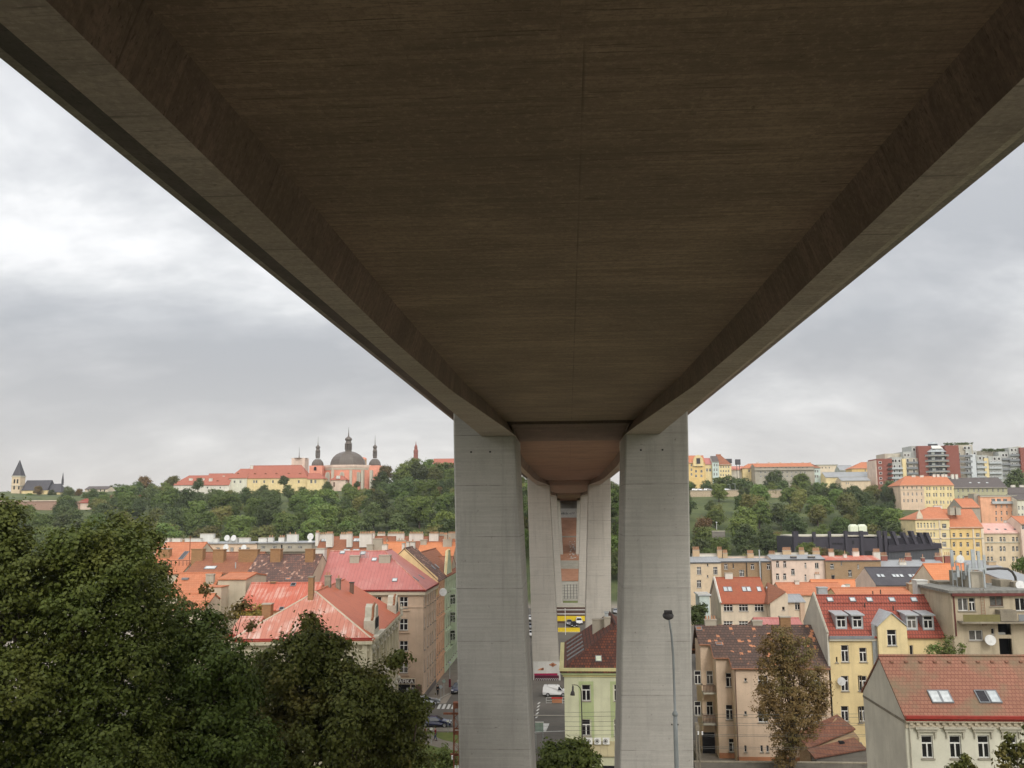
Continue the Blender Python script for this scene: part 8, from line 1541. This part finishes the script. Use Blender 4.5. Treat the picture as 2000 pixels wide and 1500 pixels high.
for i, (x, y, r_) in enumerate(((-17, -4, .4), (-27, 3, 1.9), (-38, 9, 3.0), (-20, -16, 4.4), (-34, -10, 5.2), (-48, 2, .9))):  # unseen trees behind the camera, added to shade the near crowns
    src = nt[i % 2]; cc = copytree(src, (x, y, gz(x, y)+1.0), r_, ['tall green tree close behind the camera on the left slope', 'green tree at the left of the slope, second from the bridge', 'green tree farther left on the slope, third from the bridge', 'green tree behind the abutment', 'green tree behind the left slope trees', 'green tree at the far left out of view'][i])
L_ = plobes(sp, 62, .6, 41); tree('sapling', 'thin airy young tree with reddish tips before the blank cream wall', (L_[0][0], 62, gz(0, 62)), L_, 'leaf_brown', 13, .22, r=.12, seed=51, clump=.3, leaves=22)
L_ = plobes([(1120, 1476, 34), (1085, 1490, 38), (1150, 1495, 30), (1062, 1498, 22), (1075, 1455, 9), (1130, 1452, 8), (1100, 1462, 18)], 88, .8, 42); tree('round_bush', 'dark green leafy bush at the foot of the left pier before the green house', (L_[0][0], 88, 0), L_, 'leaf_near', 30, .28, r=.15, seed=52, clump=.34, leaves=26)
ch_l = [(1525, 1250, 32), (1510, 1275, 32), (1552, 1272, 36), (1515, 1310, 38), (1560, 1310, 42), (1530, 1345, 46), (1585, 1345, 32), (1500, 1372, 30), (1560, 1380, 50), (1597, 1372, 22), (1520, 1400, 36), (1575, 1408, 36), (1610, 1335, 13), (1606, 1385, 14), (1600, 1310, 14), (1540, 1435, 34), (1538, 1462, 28), (1530, 1485, 24), (1495, 1340, 16), (1606, 1355, 12)]
L_ = plobes(ch_l, 104, 1.0, 43); tree('chestnut_tree', 'tall browning chestnut tree in front of the beige courtyard house', (HY(1538, 1470, 104).x, 104, 0), L_, 'leaf_brown', 14, .21, r=.28, seed=53, clump=.42, leaves=36, droop=1, shell=.45)
L_ = plobes([(1985, 1462, 26), (1962, 1468, 14), (2000, 1490, 40), (1960, 1492, 14), (2030, 1450, 40)], 48, .6, 44); tree('broadleaf_tree', 'leafy branch tips entering at the bottom right corner over the white house', (HY(2020, 1500, 48).x, 48, gz(0, 48)), L_, 'leaf_maple', 26, .2, r=.12, seed=54, clump=.22, leaves=24)
L_ = plobes([(1872, 1496, 10), (1858, 1500, 10), (1887, 1486, 5), (1884, 1478, 3.5), (1898, 1500, 8), (1880, 1510, 18)], 48, .3, 45); tree('broadleaf_tree', 'small leafy twig tip before the window of the white house', (HY(1880, 1510, 48).x, 48, gz(0, 48)), L_, 'leaf_maple', 26, .17, r=.06, seed=55, clump=.16, leaves=18)
L_ = plobes([(1362, 1197, 14), (1372, 1190, 10), (1366, 1208, 16), (1352, 1200, 16)], 160, .8, 46); tree('small_tree', 'dark green tree between right pier and cream triple window house', (L_[0][0], 160, 0), L_, 'leaf_far_dark', 26, .35, r=.15, seed=56, clump=.4, leaves=24)
L_ = plobes([(1988, 1106, 10), (1996, 1098, 10), (2005, 1108, 12)], 170, .8, 47); tree('small_tree', 'small green tree at the right edge above the grey lean-to roof', (L_[0][0], 170, 0), L_, 'leaf_far_green', 24, .35, r=.12, seed=57, clump=.4, leaves=20)
L_ = plobes([(872, 1470, 16), (858, 1478, 14), (882, 1480, 12), (845, 1490, 14), (875, 1494, 18)], 98, .6, 48); tree('round_bush', 'low grey green bush beside the rusty mast', (L_[0][0], 98, 0), L_, 'leaf_far_green', 24, .26, r=.1, seed=58, clump=.34, leaves=22)

# far trees: a few models, copied
def fartree(seed, mat, H_=13, Rr=6.0, n=9, size=.62, per=5.0):
    g = random.Random(seed); L = []
    for i in range(n):
        t = g.random(); a = g.uniform(0, 6.28); rr_ = Rr*(.62*math.sqrt(g.random()))*(1-.35*t); z = H_*(.34+.5*t); r_ = Rr*g.uniform(.30, .46)*(1.12-.3*t)
        L.append((rr_*math.cos(a), rr_*math.sin(a), z, r_, r_, r_*.85))
    L.append((0, 0, H_*.55, Rr*.62, Rr*.62, H_*.27))
    root = thing('hillside_tree', 'x', 'tree', (0, 0, 0)); link('trunk', trunk_mesh(H_*.7, .28, L, seed=seed), root); link('crown', leaf_cloud('crown', L, mat, per, size, seed=seed, clump=.8, leaves=24, shell=.6), root)
    return root
PROTO = {'dark': [fartree(s, 'leaf_far_dark', 13, 6, 9) for s in (1, 2)], 'green': [fartree(s, 'leaf_far_green', 12, 6.2, 10) for s in (3, 4, 7)], 'olive': [fartree(5, 'leaf_far_olive', 11, 5.5, 8)], 'brown': [fartree(6, 'leaf_brown', 11, 5, 8)]}
used = {}
TONE = {'dark': 'dark green', 'green': 'mid green', 'olive': 'olive yellow', 'brown': 'browning'}
def put(kind, x, y, z, s, label, group, rz, sz=None):
    g = random.Random(int(x*13+y*7)); pr = g.choice(PROTO[kind])
    if pr.name not in used: used[pr.name] = 1; c = pr; c.location = (x, y, z); c.rotation_euler = (0, 0, rz)
    else: c = copytree(pr, (x, y, z), rz)
    c.scale = (s, s, (sz or s)); c['label'] = label; c['group'] = group; return c
def toppx(y, x, z):   # pixel row of a world point
    d = Vector((x, y, z))-ORG; f = d.dot(fw); return 1000+FPX*d.dot(rt)/f, 750-FPX*d.dot(up)/f
WOOD = []
def spread(side, x_of, y0, y1, step, landmark, maxn, seed, keep):
    g = random.Random(seed); n = 0; y = y0; row = 0
    while y < y1:
        xa, xb = x_of(y); x = xa+g.uniform(0, step)
        while x < xb and n < maxn:
            yy_ = y+g.uniform(-step*.35, step*.35); xx = x+g.uniform(-2.5, 2.5); z = gz(xx, yy_)+wob(xx, yy_)-.4; s = g.uniform(.85, 1.5); px, py = toppx(yy_, xx, z+11.5*s)
            if not keep(px, py, xx, yy_): s *= .72; px, py = toppx(yy_, xx, z+11.5*s)
            if keep(px, py, xx, yy_) and (905 < px < 1010 or 1217 < px < 1333 or px < -20):
                WOOD.append((xx, yy_, z+7.5*s, 6.2*s, 6.2*s, 5.2*s)); x += step*g.uniform(.8, 1.25); continue
            if keep(px, py, xx, yy_):
                k_ = g.choices(['dark', 'green', 'olive', 'brown'], [.36, .43, .18, .03])[0]
                t = (yy_-y0)/(y1-y0); rw_ = 'lowest rows' if t < .3 else 'middle rows' if t < .65 else 'upper rows'
                put(k_, xx, yy_, z, s, f'{TONE[k_]} tree, {rw_} of {side} slope, {landmark(px)}', f'trees on the {side} wooded slope', g.uniform(0, 6.28)); n += 1
            x += step*g.uniform(.8, 1.25)
        y += step*.86; row += 1
def lm_left(px): return 'below the gothic church' if px < 140 else 'between gothic church and monastery' if px < 330 else 'below the low monastery roofs' if px < 480 else 'below the long yellow wing' if px < 620 else 'below the domed church' if px < 745 else 'right of the domed church' if px < 890 else 'seen between the bridge piers'
def lm_right(px): return 'seen between the bridge piers' if px < 1345 else 'below the curved gable houses' if px < 1450 else 'below the long grey block' if px < 1600 else 'below the pale yellow building' if px < 1720 else 'below the brick apartment tower' if px < 1770 else 'behind the right hand houses'
def keepL(px, py, x, y):
    if px > 1060 or px < -60: return False
    if abs(x) < 13: return False
    lim = 985 if px < 120 else 964 if px < 240 else 938 if px < 330 else 951 if px < 480 else 948 if px < 745 else 925
    return py > lim
def keepR(px, py, x, y):
    if px < 1150 or px > 1800 or abs(x) < 12: return False
    if px > 1745 and y > 430 and y < 520: return False
    if px > 1770: return False
    if 1540 < px < 1845 and 318 < y < 368: return False
    if (1350 < px < 1400 or 1415 < px < 1445 or 1500 < px < 1532) and y < 546 and py < 972: return False
    return py > (930 if px < 1450 else 938 if px < 1600 else 948)
def xl_(y): return (HY(-70, 1000, y).x, HY(1075, 1000, y).x)
def xr_(y): return (HY(1140, 1000, y).x, HY(1790, 1000, y).x)
spread('left', xl_, 402, 600, 16.4, lm_left, 168, 5, keepL)
spread('right', xr_, 360, 592, 17.0, lm_right, 96, 6, keepR)
tag(link('woodland', leaf_cloud('woodland', WOOD, 'leaf_far_green', 5, .7, seed=77, clump=.8, leaves=24, shell=.6)), 'wooded slope seen only beside and behind the bridge piers', 'woodland', kind='stuff')
# hilltop trees one can pick out
TOPS = [(103, 957, 612, .7, 'dark'), (182, 955, 590, .9, 'dark'), (205, 957, 590, .9, 'green'), (222, 960, 588, .8, 'brown'), (58, 962, 610, .6, 'green'), (170, 960, 585, .7, 'green'), (240, 956, 585, .9, 'dark'), (262, 950, 585, 1.0, 'green'), (125, 965, 570, .8, 'dark'), (92, 968, 575, .8, 'olive'), (150, 1003, 560, .9, 'dark'), (75, 944, 610, .75, 'brown'), (135, 948, 600, .8, 'dark'), (155, 950, 596, .6, 'brown'), (285, 921, 590, 1.25, 'brown'), (305, 950, 585, 1.1, 'green'), (338, 923, 600, .9, 'olive'), (388, 934, 590, .8, 'dark'), (555, 927, 585, .7, 'dark'), (515, 945, 580, .8, 'dark'), (640, 941, 585, .7, 'dark'), (680, 941, 580, .75, 'green'), (697, 940, 585, .45, 'dark'),
        (755, 900, 600, 1.25, 'brown'), (800, 890, 590, 1.6, 'green'), (835, 892, 600, 1.5, 'green'), (868, 900, 590, 1.5, 'green'), (745, 922, 580, 1.3, 'dark'), (785, 902, 585, 1.5, 'green'), (850, 903, 580, 1.5, 'olive'), (885, 912, 575, 1.4, 'green'), (762, 948, 570, 1.2, 'green'), (805, 948, 565, 1.3, 'dark'), (845, 948, 560, 1.3, 'green'), (878, 955, 560, 1.3, 'dark'), (725, 948, 575, .8, 'brown'), (820, 900, 585, 1.5, 'dark'), (820, 935, 575, 1.4, 'green'), (770, 940, 575, 1.2, 'green'), (880, 935, 570, 1.2, 'green'),
        (1380, 935, 560, 1.0, 'dark'), (1430, 925, 560, 1.3, 'dark'), (1455, 930, 560, 1.2, 'dark'), (1512, 915, 570, 1.2, 'dark'), (1525, 935, 560, 1.1, 'dark'), (1565, 920, 570, 1.2, 'green'), (1600, 940, 560, 1.1, 'green'), (1630, 940, 545, 1.2, 'dark'), (1660, 945, 530, 1.3, 'dark'), (1700, 938, 520, 1.2, 'olive'), (1735, 940, 525, 1.2, 'dark'), (1985, 917, 530, 1.4, 'dark'), (1740, 942, 510, 1.0, 'dark'), (1755, 955, 500, .9, 'dark'),
        (1640, 1005, 420, 1.0, 'green'), (1700, 985, 430, 1.25, 'green'), (1745, 990, 420, 1.2, 'green'), (1770, 1010, 410, 1.1, 'dark'), (1762, 1035, 395, .9, 'brown'), (1590, 1060, 300, .55, 'olive'), (1575, 1054, 310, .7, 'green'), (1612, 1062, 300, .6, 'brown'), (1640, 1064, 300, .65, 'olive')]
for i, (px, pt, Y, s, k_) in enumerate(TOPS):
    v = HY(px, pt, Y); H_ = 12*s; z = v.z-H_; lb = f'{"small" if s < .8 else "big" if s > 1.3 else "medium"} {TONE[k_]} tree standing out '+('near the gothic church' if px < 200 else 'at the left end of the monastery roofs' if px < 400 else 'before the yellow monastery wing' if px < 600 else 'at the foot of the domed church' if px < 720 else 'in the clump right of the domed church' if px < 900 else 'before the left ridge houses' if px < 1460 else 'before the long grey block' if px < 1610 and pt < 1000 else 'before the dark modern hall' if pt > 1040 else 'left of the brick apartment tower' if px < 1770 and pt < 970 else 'left of the yellow corner house' if px < 1800 else 'before the right edge of the apartment complex')
    put(k_, v.x, Y, z, s, lb, 'trees standing out on the hilltops', i*1.3)
for pr in [p for l_ in PROTO.values() for p in l_]:
    if pr.name not in used:
        for ch_ in list(pr.children): bpy.data.objects.remove(ch_)
        bpy.data.objects.remove(pr)
# a pale leafless tree on the wall
bt = thing('sparse_tree', 'sparse airy tree with thin crown above the town wall bastion', 'tree', (HY(234, 962, 560).x, 560, zy(234, 968, 560)-2)); Ls = [(g_.uniform(-4.5, 4.5), g_.uniform(-3, 3), g_.uniform(5, 10), 1.0, 1.0, .5) for _ in range(12)]
link('trunk', trunk_mesh(8, .22, Ls, seed=3), bt); link('crown', leaf_cloud('crown', Ls, 'leaf_far_dark', 5, .5, seed=8, leaves=12, clump=.5), bt)
for px, pt, pb, lb in ((1426, 946, 957, 'left one of two thin lamp posts on the upper road'), (1436, 944, 957, 'right one of two thin lamp posts on the upper road')):
    v = HY(px, pb, 546); s_ = thing('lamp_post', lb, 'lamp post', (v.x, 546, v.z)); MB().tube([(0, 0, -.5), (0, 0, zy(px, pt, 546)-v.z), (-1.4, 0, zy(px, pt, 546)-v.z)], .09, 5).build('pole', 'galvanised', s_)
v = HY(1400, 1035, 400); s_ = thing('lamp_post', 'white topped lamp post on the lower right slope', 'lamp post', (v.x, 400, v.z)); MB().tube([(0, 0, 0), (0, 0, zy(1400, 1021, 400)-v.z)], .09, 5).build('pole', 'white_plastic', s_); MB().lathe([(.3, 0), (.35, .2), (.1, .4)], n=8).build('lamp_head', 'white_plastic', s_, (0, 0, zy(1400, 1021, 400)-v.z))
a, b_ = HY(1391, 1044, 398), HY(1416, 1038, 398); w_ = thing('terrace_wall', 'short grey terrace wall with graffiti on the lower right slope', 'wall', (a.x, 398, a.z-2)); MB().box(0, b_.x-a.x, 0, 1, 0, b_.z-a.z+2).build('wall_section', 'wall_concrete', w_); MB().box(-.1, b_.x-a.x+.1, -.1, 1.1, b_.z-a.z+2, b_.z-a.z+2.3).build('coping', 'limestone', w_)
# ------------------------------------------------------------------ air
hm_ = bpy.data.materials.new('haze'); hm_.use_nodes = True; hm_.node_tree.nodes.clear(); ho_ = N(hm_.node_tree.nodes, 'ShaderNodeOutputMaterial'); hv = N(hm_.node_tree.nodes, 'ShaderNodeVolumePrincipled')
hv.inputs['Color'].default_value = (0.86, 0.90, 0.95, 1); hv.inputs['Density'].default_value = 0.0001; hm_.node_tree.links.new(hv.outputs[0], ho_.inputs['Volume']); M['haze'] = hm_
tag(MB().box(-950, 950, -75, 1050, -3, 128).build('haze', 'haze'), 'thin pale air between the camera and the far hills', 'haze', kind='stuff')
